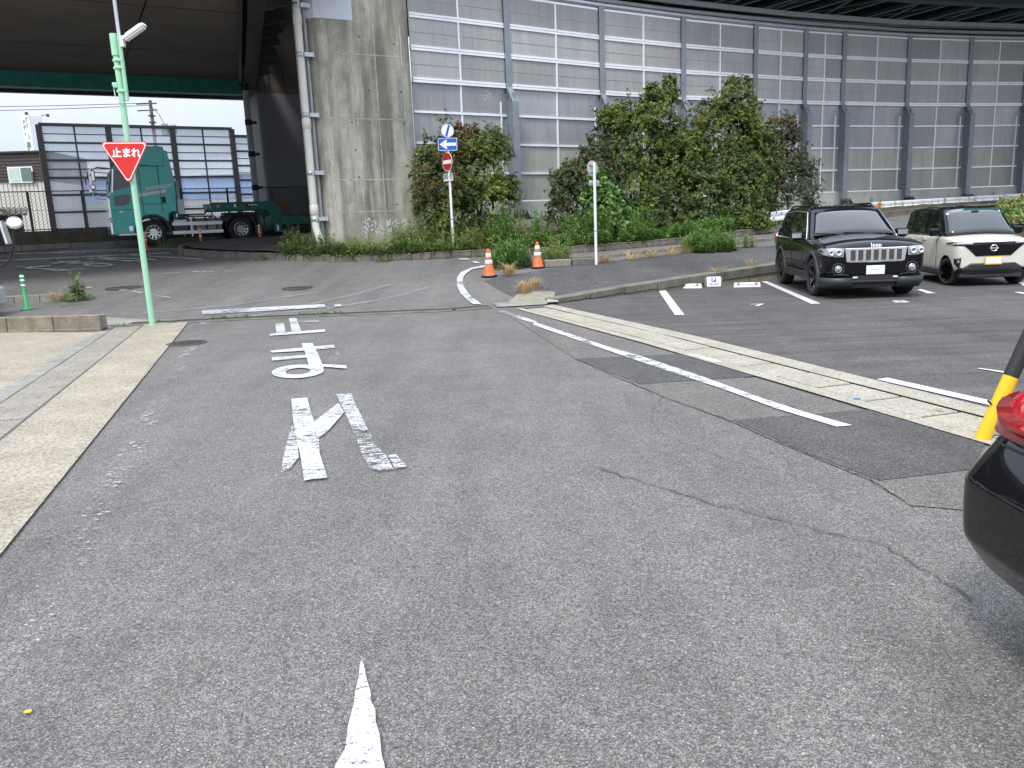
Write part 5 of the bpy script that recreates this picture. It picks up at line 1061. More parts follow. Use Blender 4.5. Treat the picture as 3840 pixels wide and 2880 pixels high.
stuff('goldenrod_weeds', np.concatenate([weeds(along(t2_-.05, t3_, 240, .25, 1.3), .3, .8, .19, 5, wide=.2), weeds(along(t2_-.06, t4_, 560, .02, .7), .12, .42, .17, 6, wide=.3)]), [M_['weed']], 'tall narrow leaved weeds along the kerb below the left shrub', 'weeds')
stuff('green_weeds', np.concatenate([weeds(along(t3_-.01, t4_+.01, 430, .3, 2.2), .35, 1.1, .17, 6), weeds(along(t3_, t5_, 620, .04, 1.0), .15, .5, .16, 7)]), [M_['leafbright']], 'mass of fresh green weeds along the kerb beneath the large hedge', 'weeds')
stuff('dead_stalks', weeds(along(t1_, t4_, 150, .2, 1.2), .4, 1.0, .07, 2, .25), [M_['straw']], 'dry dead stalks standing among the kerb weeds', 'weeds')
stuff('verge_weeds', weeds([(x, y, gz(y)+.1, 1.) for x, y in [(rnd.uniform(10.5, 24), 0) for _ in range(0)]]+[(x, 33.2+(x-12)*.62+rnd.uniform(-1.4, .2), 1.3, rnd.uniform(.5, 1.)) for x in [rnd.uniform(12.5, 25) for _ in range(90)]], .3, .95, .13, 6), [M_['weed']], 'scattered weeds in front of the white guard rail', 'weeds')
# leaf litter along kerb
lit = np.array([(q.x, q.y, gz(q.y)+.012) for q in [polyt(KE, rnd.uniform(t2_-.02, t5_)) + Vector((rnd.uniform(-.1, .1), -abs(rnd.gauss(0, .09)))) for _ in range(900)]])
a_ = nr.random(len(lit))*6.28; dd_ = np.stack([np.cos(a_), np.sin(a_), nr.random(len(lit))*.3], 1); stuff('dead_leaves', leaf_arrays(lit, nrm(dd_), np.tile([0, 0, 1.], (len(lit), 1)), np.full(len(lit), .07), np.full(len(lit), .035), .1), [M_['deadleaf']], 'brown dead leaves gathered in the gutter along the island kerb', 'leaves')
def clump(label, x, y, r, h, n, mat, L0=.09, cat='weed clump', grp='weed clumps', nm='weed_clump', z=None):
    z = gz(y) if z is None else z; t = thing(nm, label, cat, (x, y, z), group=grp)
    pts = []
    for i in range(n):
        a = rnd.uniform(0, 6.28); q = r*math.sqrt(rnd.random()); pts.append((q*math.cos(a)*1.1, q*math.sin(a), -.02, (1-.55*(q/r)**2)*rnd.uniform(.75, 1.1)))
    link('foliage', leaf_mesh('foliage', weeds(pts, h*.75, h, L0, 6.5, .25, .38, .4), [mat]), t); return t
wb = L['weedball']
clump('rounded green weed clump between the two orange cones', .12, 22.45, .52, .92, 170, M_['leafbright'], .10)
clump('looser weed clump behind the second orange cone', 1.4, 22.95, .42, .8, 70, M_['weed'], .10)
clump('dense green weed clump on the footway left of the black suv', 6.05, 24.35, .75, .78, 260, M_['leafbright'], .10)
clump('small pale weed at the right side of the dense footway clump', 7.3, 24.7, .25, .55, 24, M_['weed'], .10)
clump('dark green weed by the left kerb behind the green bollard', -10.5, 19.75, .32, .3, 40, M_['weed2'], .10)
clump('upright spiky weed by the left kerb behind the green bollard', -10.55, 19.85, .12, .85, 14, M_['weed2'], .12)
clump('tiny weed tuft at the end of the low kerb wall', -7.5, 15.55, .14, .14, 16, M_['leafbright'], .06)
clump('tiny weed growing near the base of the green bollard', -10.35, 18.75, .08, .1, 8, M_['weed'], .05)
clump('thin dark weed growing on the road before the front truck wheel', -13.2, 31.6, .3, .75, 14, M_['weed2'], .06)
clump('small weed hanging on the island kerb below the pillar', -3.8, 25.05, .28, .22, 40, M_['leafbright'], .07)
clump('weed on the island kerb left of the pillar', -8.0, 26.85, .3, .22, 30, M_['weed'], .07)
clump('small weed at the foot of the retaining wall by the parking sign', 3.1, 18.2, .06, .2, 6, M_['weed'], .05, z=0)
clump('tiny weed sprout in the gutter beside the yellow guard pipe', 3.55, 6.55, .04, .09, 5, M_['weed'], .04, z=0)
clump('tiny green weed on footway edge near the retaining wall corner', .9, 18.5, .12, .07, 10, M_['leafbright'], .05)
clump('second tiny green weed on footway edge further along the wall', 2.0, 18.9, .1, .08, 8, M_['leafbright'], .05)
for i in range(5): pass
gl = [(-5.9, 16.3, .22), (-5.5, 16.32, .2), (-4.0, 16.36, .3), (-3.6, 16.37, .18), (-7.1, 16.25, .1)]
V_ = np.concatenate([weeds([(x+rnd.uniform(-r, r), y+rnd.uniform(-.07, .07), gz(y), 1) for _ in range(int(90*r))], .03, .08, .05, 14) for x, y, r in gl]); stuff('drain_weeds', V_, [M_['leafbright']], 'low green weeds sprouting in the drain channel', 'weeds')
def tuft(label, x, y, r, h, n, z=None):
    z = gz(y) if z is None else z; t = thing('dry_grass_tuft', label, 'dry grass', (x, y, z), group='dry straw coloured grass tufts'); m = MB()
    for i in range(n):
        a = rnd.uniform(0, 6.28); q = r*rnd.random()*.6; b = Vector((q*math.cos(a), q*math.sin(a), 0)); l = h*rnd.uniform(.5, 1.1); o_ = Vector((math.cos(a), math.sin(a), 0))*r*rnd.uniform(.2, 1.3); s = Vector((-math.sin(a), math.cos(a), 0))*.006
        p1, p2 = b+o_*.35+Vector((0, 0, l*.7)), b+o_+Vector((0, 0, l*rnd.uniform(.6, 1.)))
        m.quad(b-s, b+s, p1+s*.8, p1-s*.8); m.quad(p1-s*.8, p1+s*.8, p2+s*.2, p2-s*.2)
    m.build('blades', M_['straw'], t)
tuft('dry grass tuft just right of the front orange cone', .05, 20.85, .28, .38, 150)
tuft('dry grass tuft on the footway corner above the metal plate', .35, 18.0, .22, .32, 190); tuft('second dry grass tuft at the same footway corner', .62, 18.55, .2, .3, 120)
tuft('dry grass tuft at the base of the round sign pole', 2.75, 22.6, .3, .26, 110)
for i, (x, y) in enumerate(((3.5, 22.95), (4.15, 23.3), (4.8, 23.7), (5.35, 24.0))): tuft(['dry grass first right of the round sign pole', 'dry grass second right of the round sign pole', 'dry grass third right of the round sign pole', 'dry grass beside the dense footway weed clump'][i], x, y, .34, .26, 90)
tuft('dry grass on the retaining wall above the parking sign', 5.1, 19.75, .25, .22, 60); tuft('dry grass on the retaining wall near the suv', 6.15, 20.5, .2, .25, 50); tuft('reddish dry grass by the green bollard kerb', -11.0, 19.7, .3, .3, 70)
lkb = thing('left_kerb', 'short concrete kerb behind the green bollard at left edge', 'kerb'); stones('kerb_stone', [(-15, 19.5), (-10.6, 19.75)], .6, .18, .17, 0, M_['greyc'], lkb)

# ------------------------------------------------------------------ vehicles
def cage(stations):
    """closed lofted cage: stations = [(x, [(y,z) ... bottom centre -> top centre])], mirrored about y=0"""
    m = MB(); n = len(stations[0][1]); ring = []
    for x, pr_ in stations:
        vs = [(x, y, z) for y, z in pr_]+[(x, -y, z) for y, z in pr_[-2:0:-1]]; ring.append(vs)
    k = len(ring[0]); m.add([v for r in ring for v in r], [(i*k+j, i*k+(j+1) % k, (i+1)*k+(j+1) % k, (i+1)*k+j) for i in range(len(ring)-1) for j in range(k)], 0, True)
    for i, rv_ in ((0, 1), (len(ring)-1, 0)):
        o = i*k; fs = [(o, o+1, o+k-1)]+[(o+j, o+j+1, o+k-j-1, o+k-j) for j in range(1, n-2)]+[(o+n-2, o+n-1, o+n)]
        m.f += [tuple(f if rv_ else f[::-1]) for f in fs]; m.m += [0]*len(fs); m.s += [True]*len(fs)
    return m
def smooth_body(name, stations, mat, parent, arches, sub=2, creases=()):
    m = cage(stations); o = m.build(name, mat, None, fix=True)
    s = o.modifiers.new('s', 'SUBSURF'); s.levels = s.render_levels = sub; cut = []
    for ax, az, r in arches:
        c_ = MB(); c_.cyl((ax, -2, az), (ax, 2, az), r, n=40, sm=False); q = c_.build('c', M_['plastic'], None, fix=True); cut.append(q)
        b = o.modifiers.new('b', 'BOOLEAN'); b.operation = 'DIFFERENCE'; b.object = q; b.solver = 'EXACT'
        try: b.material_mode = 'TRANSFER'
        except Exception: pass
    me = baked(o); drop(o)
    for q in cut: drop(q)
    me.name = name
    for p in me.polygons: p.use_smooth = True
    o = link(name, me, parent)
    e = o.modifiers.new('e', 'EDGE_SPLIT'); e.split_angle = R(38); return o
def wheel(parent, x, y, r, w, rimr, rimmat, spokes=5, side=1, steer=0., dish=.02, bolts=0, nm='wheel', hub=.06):
    t = bpy.data.objects.new(nm, None); COL.objects.link(t); t.parent = parent; t.location = (x, y, r); t.rotation_euler = (0, 0, steer)
    M = Matrix.Rotation(R(-90)*side, 4, 'X'); hw = w/2
    m = MB(); m.lathe([(rimr, -hw*.8), (rimr+.02, -hw*.95), (r-.05, -hw), (r-.012, -hw*.82), (r, -hw*.6), (r, hw*.6), (r-.012, hw*.82), (r-.05, hw), (rimr+.02, hw*.95), (rimr, hw*.8)], 40, M)
    for k in range(4): 
        z = hw*(-.42+.28*k); m.lathe([(r+.001, z-.006), (r+.004, z), (r+.001, z+.006)], 40, M)
    m.build('tyre', M_['rubber'], t)
    m = MB(); m.lathe([(rimr+.004, hw*.82), (rimr-.012, hw*.86), (rimr-.03, hw*.6), (rimr-.04, -hw*.2), (rimr-.05, -hw*.6)], 40, M); m.lathe([(0, -hw*.5), (rimr-.02, -hw*.5)], 40, M, 1); m.build('rim', [rimmat, M_['black']], t)
    m = MB(); z1 = hw*.72-dish
    for k in range(spokes):
        a = 2*math.pi*k/spokes
        for da in ((-.16, .16) if spokes <= 7 else (0,)):
            p0 = M @ Vector((hub*math.cos(a), hub*math.sin(a), z1)); p1 = M @ Vector(((rimr-.015)*math.cos(a+da), (rimr-.015)*math.sin(a+da), z1+.015)); m.beam(p0, p1, .035 if spokes <= 7 else .05, .03, 0, M.to_3x3() @ Vector((0, 0, 1)))
    m.cyl(M @ Vector((0, 0, z1-.03)), M @ Vector((0, 0, z1+.02)), hub+.01, n=16)
    for k in range(bolts): a = 2*math.pi*k/bolts; m.cyl(M @ Vector((hub*.85*math.cos(a), hub*.85*math.sin(a), z1)), M @ Vector((hub*.85*math.cos(a), hub*.85*math.sin(a), z1+.035)), .013, n=6)
    m.build('spokes', rimmat, t); return t
def tri_panel(nm, pts, mat, parent, th=.006, inset=0.):
    P_ = [Vector(p) for p in pts]; c_ = sum(P_, Vector())/len(P_); n_ = (P_[1]-P_[0]).cross(P_[2]-P_[0]).normalized()
    a = [p+(c_-p).normalized()*inset for p in P_]; b = [p+n_*th for p in a]; k = len(a)
    m = MB(); m.add(a+b, [tuple(range(k-1, -1, -1)), tuple(range(k, 2*k))]+[(i, (i+1) % k, k+(i+1) % k, k+i) for i in range(k)]); return m.build(nm, mat, parent, fix=True)
def cabin(parent, side, wb, wr, zb, zr, mats, bev=.05, glass_front=True, xo=0):
    """side: belt/roof outline [(x,z)...] anticlockwise from windscreen base; y interpolated between belt and roof width"""
    yy = lambda z: wb+(wr-wb)*(z-zb)/(zr-zb)
    m = MB(); l = [(x, yy(z), z) for x, z in side]; r = [(x, -yy(z), z) for x, z in side]; k = len(side)
    m.add(l+r, [tuple(range(k-1, -1, -1)), tuple(range(k, 2*k))]+[(i, (i+1) % k, k+(i+1) % k, k+i) for i in range(k)])
    o = m.build('cabin', mats, parent, bevel=bev, seg=4); 
    return o, yy
def bvh(o):
    return BVHTree.FromPolygons([v.co.copy() for v in o.data.vertices], [tuple(p.vertices) for p in o.data.polygons])
def conform(nm, tree, poly, off, mat, parent, x0=4., step=.05, th=.03):
    """panel that follows the body surface: outline in (y, z), projected along x"""
    bm = bmesh.new(); vs = [bm.verts.new((0, y, z)) for y, z in poly]; [bm.faces.new([vs[q] for q in tr_]) for tr_ in tessellate_polygon([[Vector((0, y, z)) for y, z in poly]])]
    ys = [p[0] for p in poly]; zs = [p[1] for p in poly]
    for a, b, ax in ((min(ys), max(ys), (0, 1, 0)), (min(zs), max(zs), (0, 0, 1))):
        q = a+step
        while q < b-1e-3:
            bmesh.ops.bisect_plane(bm, geom=bm.verts[:]+bm.edges[:]+bm.faces[:], plane_co=tuple(c*q for c in ax), plane_no=ax); q += step
    sg = 1 if x0 > 0 else -1
    for v in bm.verts:
        h = tree.ray_cast(Vector((x0, v.co.y, v.co.z)), Vector((-sg, 0, 0)))
        if h[0] is None or abs(h[0].x-x0) > abs(x0)*.75:
            h = tree.find_nearest(Vector((x0*.52, v.co.y, v.co.z)))
        v.co = h[0]+(h[1] if h[1].x*sg > -.2 else -h[1])*off
    bmesh.ops.recalc_face_normals(bm, faces=bm.faces)
    if sum(f.normal.x*f.calc_area() for f in bm.faces)*sg < 0:
        for f in bm.faces: f.normal_flip()
    for f in bm.faces: f.smooth = True
    me = bpy.data.meshes.new(nm); bm.to_mesh(me); bm.free(); me.materials.append(mat); o = link(nm, me, parent)
    if th: q = o.modifiers.new('s', 'SOLIDIFY'); q.thickness = th; q.offset = -1
    return o
def wrap(nm, tree, c, a0, a1, zf0, zf1, off, mat, parent, n=14, m_=6, th=.04, bulge=.02, lean=0.):
    mb = MB(); vs = []
    for i in range(n+1):
        a = a0+(a1-a0)*i/n; d = Vector((math.cos(a), math.sin(a), 0)); z0, z1 = zf0(i/n), zf1(i/n)
        for j in range(m_+1):
            z = z0+(z1-z0)*j/m_; o = Vector((c[0], c[1], z))+d*3; h = tree.ray_cast(o, -d); p = h[0] if h[0] is not None else tree.find_nearest(Vector((c[0], c[1], z))+d*.5)[0]
            vs.append(p+d*(off+lean*j/m_+bulge*math.sin(math.pi*j/m_)*math.sin(math.pi*min(1, .12+.88*i/n))))
    k = m_+1; mb.add(vs, [(i*k+j, (i+1)*k+j, (i+1)*k+j+1, i*k+j+1) for i in range(n) for j in range(m_)], 0, True)
    o = mb.build(nm, mat, parent, fix=True); q = o.modifiers.new('s', 'SOLIDIFY'); q.thickness = th; q.offset = 0; return o
def screen(nm, bl, br, tr, tl, bulge, mat, parent, n=12, m_=6, rnd_=.08):
    bl, br, tr, tl = map(Vector, (bl, br, tr, tl)); nn_ = (br-bl).cross(tl-bl).normalized(); mb = MB(); vs = []
    for j in range(m_+1):
        v = j/m_
        for i in range(n+1):
            u = i/n; sh = rnd_*max(0, v-.7)/.3*(2*u-1)**6
            p = bl.lerp(br, u).lerp(tl.lerp(tr, u), v-sh*.9); vs.append(p+nn_*(bulge*(1-(2*u-1)**2)*(.5+.5*math.sin(math.pi*v))+.012))
    mb.add(vs, [(j*(n+1)+i, j*(n+1)+i+1, (j+1)*(n+1)+i+1, (j+1)*(n+1)+i) for j in range(m_) for i in range(n)], 0, True)
    o = mb.build(nm, mat, parent); q = o.modifiers.new('s', 'SOLIDIFY'); q.thickness = .02; q.offset = -1; return o
mir = lambda pts, s: [(s*y, z) for y, z in (pts if s > 0 else pts[::-1])]
def plate_quad(nm, x, y0, z0, y1, z1, mat, parent, th=.02, d=1): m = MB(); m.box((x, (y0+y1)/2, (z0+z1)/2), (th, abs(y1-y0), abs(z1-z0))); return m.build(nm, mat, parent, bevel=.004, seg=1)

# --- black suv
def jeep():
    f = Vector((math.cos(R(-97.)), math.sin(R(-97.)), 0)); c_ = Vector((6.99, 16.02, 0))-f*1.46
    t = thing('parked_suv', 'black suv with seven slot chrome grille parked in the lot', 'suv', c_, R(-97.))
    wd = .945
    def prof(w, zb, zbelt, zt, sh=.93, crown=.02): return [(0, zb), (w*.75, zb), (w*.97, zb+.06), (w*1.0, zb+.28), (w*1.0, zbelt-.16), (w*.985, zbelt-.04), (w*sh, zbelt), (w*.5, zt), (0, zt+crown)]
    st = [(2.345, prof(.80, .47, .92, .95, .95)), (2.34, prof(.82, .45, .94, .97, .95)), (2.30, prof(.87, .42, .985, 1.03)), (2.2, prof(.915, .40, 1.015, 1.075)), (1.95, prof(.94, .38, 1.045, 1.115)), (1.46, prof(wd, .36, 1.075, 1.155)), (.95, prof(wd, .35, 1.10, 1.185)), (.2, prof(wd, .35, 1.10, 1.13)), (-.8, prof(wd, .35, 1.10, 1.11)), (-1.6, prof(wd, .38, 1.12, 1.12)), (-2.2, prof(.92, .42, 1.12, 1.13)), (-2.42, prof(.86, .48, 1.08, 1.10)), (-2.46, prof(.80, .55, 1.04, 1.06))]
    bo = smooth_body('body', st, M_['blackgloss'], t, [(1.46, .37, .46), (-1.455, .37, .46)]); T = bvh(bo)
    zb, zr = 1.07, 1.76
    side = [(1.0, zb), (.2, 1.685), (-.1, 1.74), (-.9, 1.76), (-1.9, 1.72), (-2.15, 1.67), (-2.4, zb)]
    o, yy = cabin(t, side, .885, .665, zb, zr, M_['blackgloss'], .09)
    # glass
    A = lambda x, z, s=1, o=.004: (x, s*(yy(z)+o), z)
    screen('windscreen', (.93, -.79, 1.15), (.93, .79, 1.15), (.27, .625, 1.65), (.27, -.625, 1.65), .07, M_['glass'], t)
    for s in (1, -1):
        for q in ([(.62, 1.12), (.62, 1.2), (.10, 1.60), (-.15, 1.62), (-.28, 1.12)], [(-.36, 1.12), (-.23, 1.62), (-1.05, 1.63), (-1.2, 1.12)], [(-1.28, 1.12), (-1.13, 1.63), (-1.85, 1.6), (-2.15, 1.3), (-2.2, 1.12)]):
            tri_panel('side_window', [A(x, z, s) for x, z in (q if s < 0 else q[::-1])], M_['glass'], t, .004)
        m = MB(); m.tube([A(.78, 1.10, s, .012), A(.62, 1.23, s, .012), A(.10, 1.63, s, .012), A(-1.0, 1.665, s, .012), A(-1.9, 1.63, s, .012), A(-2.25, 1.2, s, .012), A(-2.2, 1.095, s, .012), A(-.8, 1.085, s, .012), A(.78, 1.10, s, .012)], .012, 6); m.build('window_chrome', M_['chrome'], t)
        m = MB(); m.tube([(.05, s*.62, 1.70), (-.1, s*.61, 1.765), (-1.8, s*.60, 1.765), (-1.95, s*.61, 1.72)], .02, 8); m.build('roof_rail', M_['blackgloss'], t)
        # mirror
        m = MB(); m.box((.55, s*1.04, 1.16), (.16, .24, .18)); o = m.build('mirror', M_['blackgloss'], t, bevel=.05, seg=3); m = MB(); m.beam((.55, s*.86, 1.1), (.55, s*.98, 1.12), .08, .06); m.build('mirror_arm', M_['blackgloss'], o)
        m = MB(); m.box((.634, s*1.05, 1.165), (.012, .19, .09)); m.build('mirror_cap', M_['lens'], o, bevel=.01)
        # flares
        for ax in (1.46, -1.455):
            m = MB(); vs = []; n = 22
            for i in range(n+1):
                a = R(-12+204*i/n)
                for rr_, yo in ((.45, -.04), (.45, .012), (.48, .018), (.515, .006), (.52, -.04)): vs.append((ax+rr_*math.cos(a), s*(.945+yo), max(.22, .37+rr_*math.sin(a))))
            m.add(vs, [(i*5+j, (i+1)*5+j, (i+1)*5+j+1, i*5+j+1) for i in range(n) for j in range(4)], 0, True); m.build('wheel_flare', M_['plastic'], t)
        m = MB(); m.box((0, s*.93, .38), (1.95, .09, .16)); m.build('sill', M_['flare'], t, bevel=.03)
        m = MB(); m.box((.02, s*.957, .62), (1.7, .02, .05)); m.build('side_moulding', M_['chrome'] if False else M_['flare'], t, bevel=.006, seg=1)
        for x in (.66, -.32, -1.24): m = MB(); m.box((x, s*.946, .76), (.008, .006, .58)); m.build('door_gap', M_['black'], t)
        for x in (-.15, -1.1): m = MB(); m.box((x, s*.962, .93), (.2, .03, .03)); m.build('door_handle', M_['blackgloss'], t, bevel=.01)
        h = conform('headlight', T, mir([(.575, .80), (.64, .79), (.78, .805), (.90, .835), (.935, .90), (.925, .95), (.74, .96), (.565, .95)], s), .012, M_['lens'], t)
        for y, r_ in ((.665, .06), (.80, .05)):
            q = T.ray_cast(Vector((4, s*y, .88)), Vector((-1, 0, 0)))[0]
            m = MB(); m.lathe([(0, .0), (r_*.5, .006), (r_*.55, .014), (r_*.8, .018), (r_, .018), (r_, -.02)], 20, Matrix.Translation(q+Vector((.016, 0, 0))) @ Matrix.Rotation(R(90), 4, 'Y')); m.build('reflector', M_['chrome'], h)
            m = MB(); m.lathe([(0, .016), (r_*.42, .008)], 16, Matrix.Translation(q+Vector((.012, 0, 0))) @ Matrix.Rotation(R(90), 4, 'Y')); m.build('projector', M_['glass'], h)
        conform('indicator', T, mir([(.575, .80), (.64, .792), (.64, .83), (.575, .835)], s), .016, M_['lens'], h, th=0)
        # fog lamp
        xf = T.ray_cast(Vector((4, s*.66, .57)), Vector((-1, 0, 0)))[0].x
        m = MB(); m.lathe([(.095, 0), (.11, .012), (.12, -.02)], 20, Matrix.Translation((xf, s*.66, .57)) @ Matrix.Rotation(R(90), 4, 'Y')); fg = m.build('fog_lamp', M_['plastic'], t)
        m = MB(); m.lathe([(0, .014), (.05, .012), (.05, 0)], 18, Matrix.Translation((xf, s*.66, .57)) @ Matrix.Rotation(R(90), 4, 'Y')); m.build('lamp_lens', M_['lens'], fg)
        m = MB(); m.lathe([(.052, 0), (.058, .014), (.066, 0)], 18, Matrix.Translation((xf, s*.66, .57)) @ Matrix.Rotation(R(90), 4, 'Y')); m.build('lamp_ring', M_['chrome'], fg)
        m = MB(); m.box((2.27, s*.62, .785), (.06, .12, .03)); m.build('washer_cap', M_['blackgloss'], t, bevel=.01)
        conform('bumper_cladding', T, mir([(.40, .36), (.415, .43), (.50, .465), (.60, .475), (.72, .465), (.93, .42), (.945, .39), (.94, .385)], s)[:], .02, M_['flare'], t)
        m = MB(); pts = [(2.365, .40), (2.36, .60), (2.33, .74), (2.24, .86), (2.06, .945), (1.98, .955)]
        m.add([(x, s*y, z) for x, y in pts for z in (.405, .30)]+[(x-.05, s*(y-.03), .215) for x, y in pts], [(2*i, 2*i+2, 2*i+3, 2*i+1) for i in range(5)]+[(2*i+1, 2*i+3, 12+i+1, 12+i) for i in range(5)], 0, True)
        o = m.build('bumper_corner', M_['flare'], t, fix=True); q = o.modifiers.new('s', 'SOLIDIFY'); q.thickness = .05; q.offset = 0
        for z, x in ((1.0, -2.4),): m = MB(); m.box((x, s*.78, z), (.12, .2, .22)); m.build('tail_light', M_['redlens'], t, bevel=.02)
        wheel(t, 1.46, s*.80, .375, .27, .25, M_['blackgloss'], 5, s, R(4)); wheel(t, -1.455, s*.80, .375, .27, .25, M_['blackgloss'], 5, s)
    # grille
    m = MB(); m.prism([(-.555, .955), (.555, .955), (.52, .70), (.45, .685), (-.45, .685), (-.52, .70)], 0, .05, M=Matrix(((0, 0, 1, 2.31), (1, 0, 0, 0), (0, 1, 0, 0), (0, 0, 0, 1)))); g = m.build('grille', M_['chrome'], t, bevel=.012, fix=True)
    M_['mesh'] = pm('grille_mesh', (.06, .055, .05), .5, 0., var=.5, scale=60)
    for k in range(7):
        y = (k-3)*.137; m = MB(); m.box((2.362, y, .82), (.008, .09, .195)); m.build('slot', M_['mesh'], g, bevel=.003, seg=1)
        m = MB()
        for sy, sz, dy, dz in ((0, .1, .098, .008), (0, -.1, .098, .008), (.049, 0, .008, .205), (-.049, 0, .008, .205)): m.box((2.366, y+sy, .82+sz), (.01, dy, dz))
        m.build('slot_rim', M_['chrome'], g)
    text('badge_lettering', 'Jeep', M_['alu'], t, basis((2.352, 0, 1.0), (0, 1, 0), (-.4, 0, 1)), .115, bold=.0, ext=.003)
    plate_quad('number_plate', 2.375, -.165, .46, .165, .625, M_['signw'], t, .012)
    m = MB(); m.quad((2.3825, -.09, .535), (2.3825, .03, .55), (2.3825, .03, .562), (2.3825, -.09, .545)); m.quad((2.3825, 0, .52), (2.3825, .08, .545), (2.3825, .08, .56), (2.3825, 0, .53)); m.build('plate_smudge', M_['signgrey'], t)
    m = MB(); m.box((2.345, 0, .40), (.04, .80, .085)); lg = m.build('lower_intake', M_['black'], t)
    for k in range(9): m = MB(); m.box((2.367, -.3+k*.075, .40), (.006, .01, .08)); m.build('intake_bar', M_['plastic'], lg)
    for s in (-.36, .36): m = MB(); m.box((2.367, s, .41), (.03, .08, .025)); m.build('tow_hook', M_['alu'], lg)
    m = MB(); m.box((2.32, 0, .33), (.12, .9, .05)); m.build('skid_lip', M_['black'], t, bevel=.02)
    m = MB(); m.box((2.24, 0, .27), (.12, 1.2, .12)); m.build('under_tray', M_['black'], t)
    for y0, y1 in ((.36, .52), (-.36, -.52)): m = MB(); m.tube([(1.0, y1, 1.165), (1.6, y1*.85, 1.13), (2.15, y0*.8, 1.07)], .010, 6); m.build('bonnet_crease', M_['blackgloss'], t)
    for y, l in ((.35, .62), (-.25, .62)): m = MB(); m.tube([(1.0, y, 1.175), (1.01, y-.25, 1.20), (.97, y-.55, 1.215)], .012, 6); m.build('wiper', M_['black'], t)
    m = MB(); m.box((.42, 0, 1.575), (.02, .16, .08)); m.build('sensor_pod', M_['black'], t, bevel=.01)
    for y in (.55, -.57): m = MB(); m.box((.405, y*.96, 1.56), (.004, .05, .03), 0, Matrix.Rotation(R(-38), 3, 'Y')); m.build('sticker', M_['signw'], t)
    for y in (-.36, .36): m = MB(); m.box((.2, y, 1.2), (.1, .24, .3)); m.build('head_rest', M_['plastic'], t)
    m = MB(); m.box((-.3, 0, .3), (3.6, 1.3, .16)); m.build('chassis', M_['black'], t)
    return t
jeep()
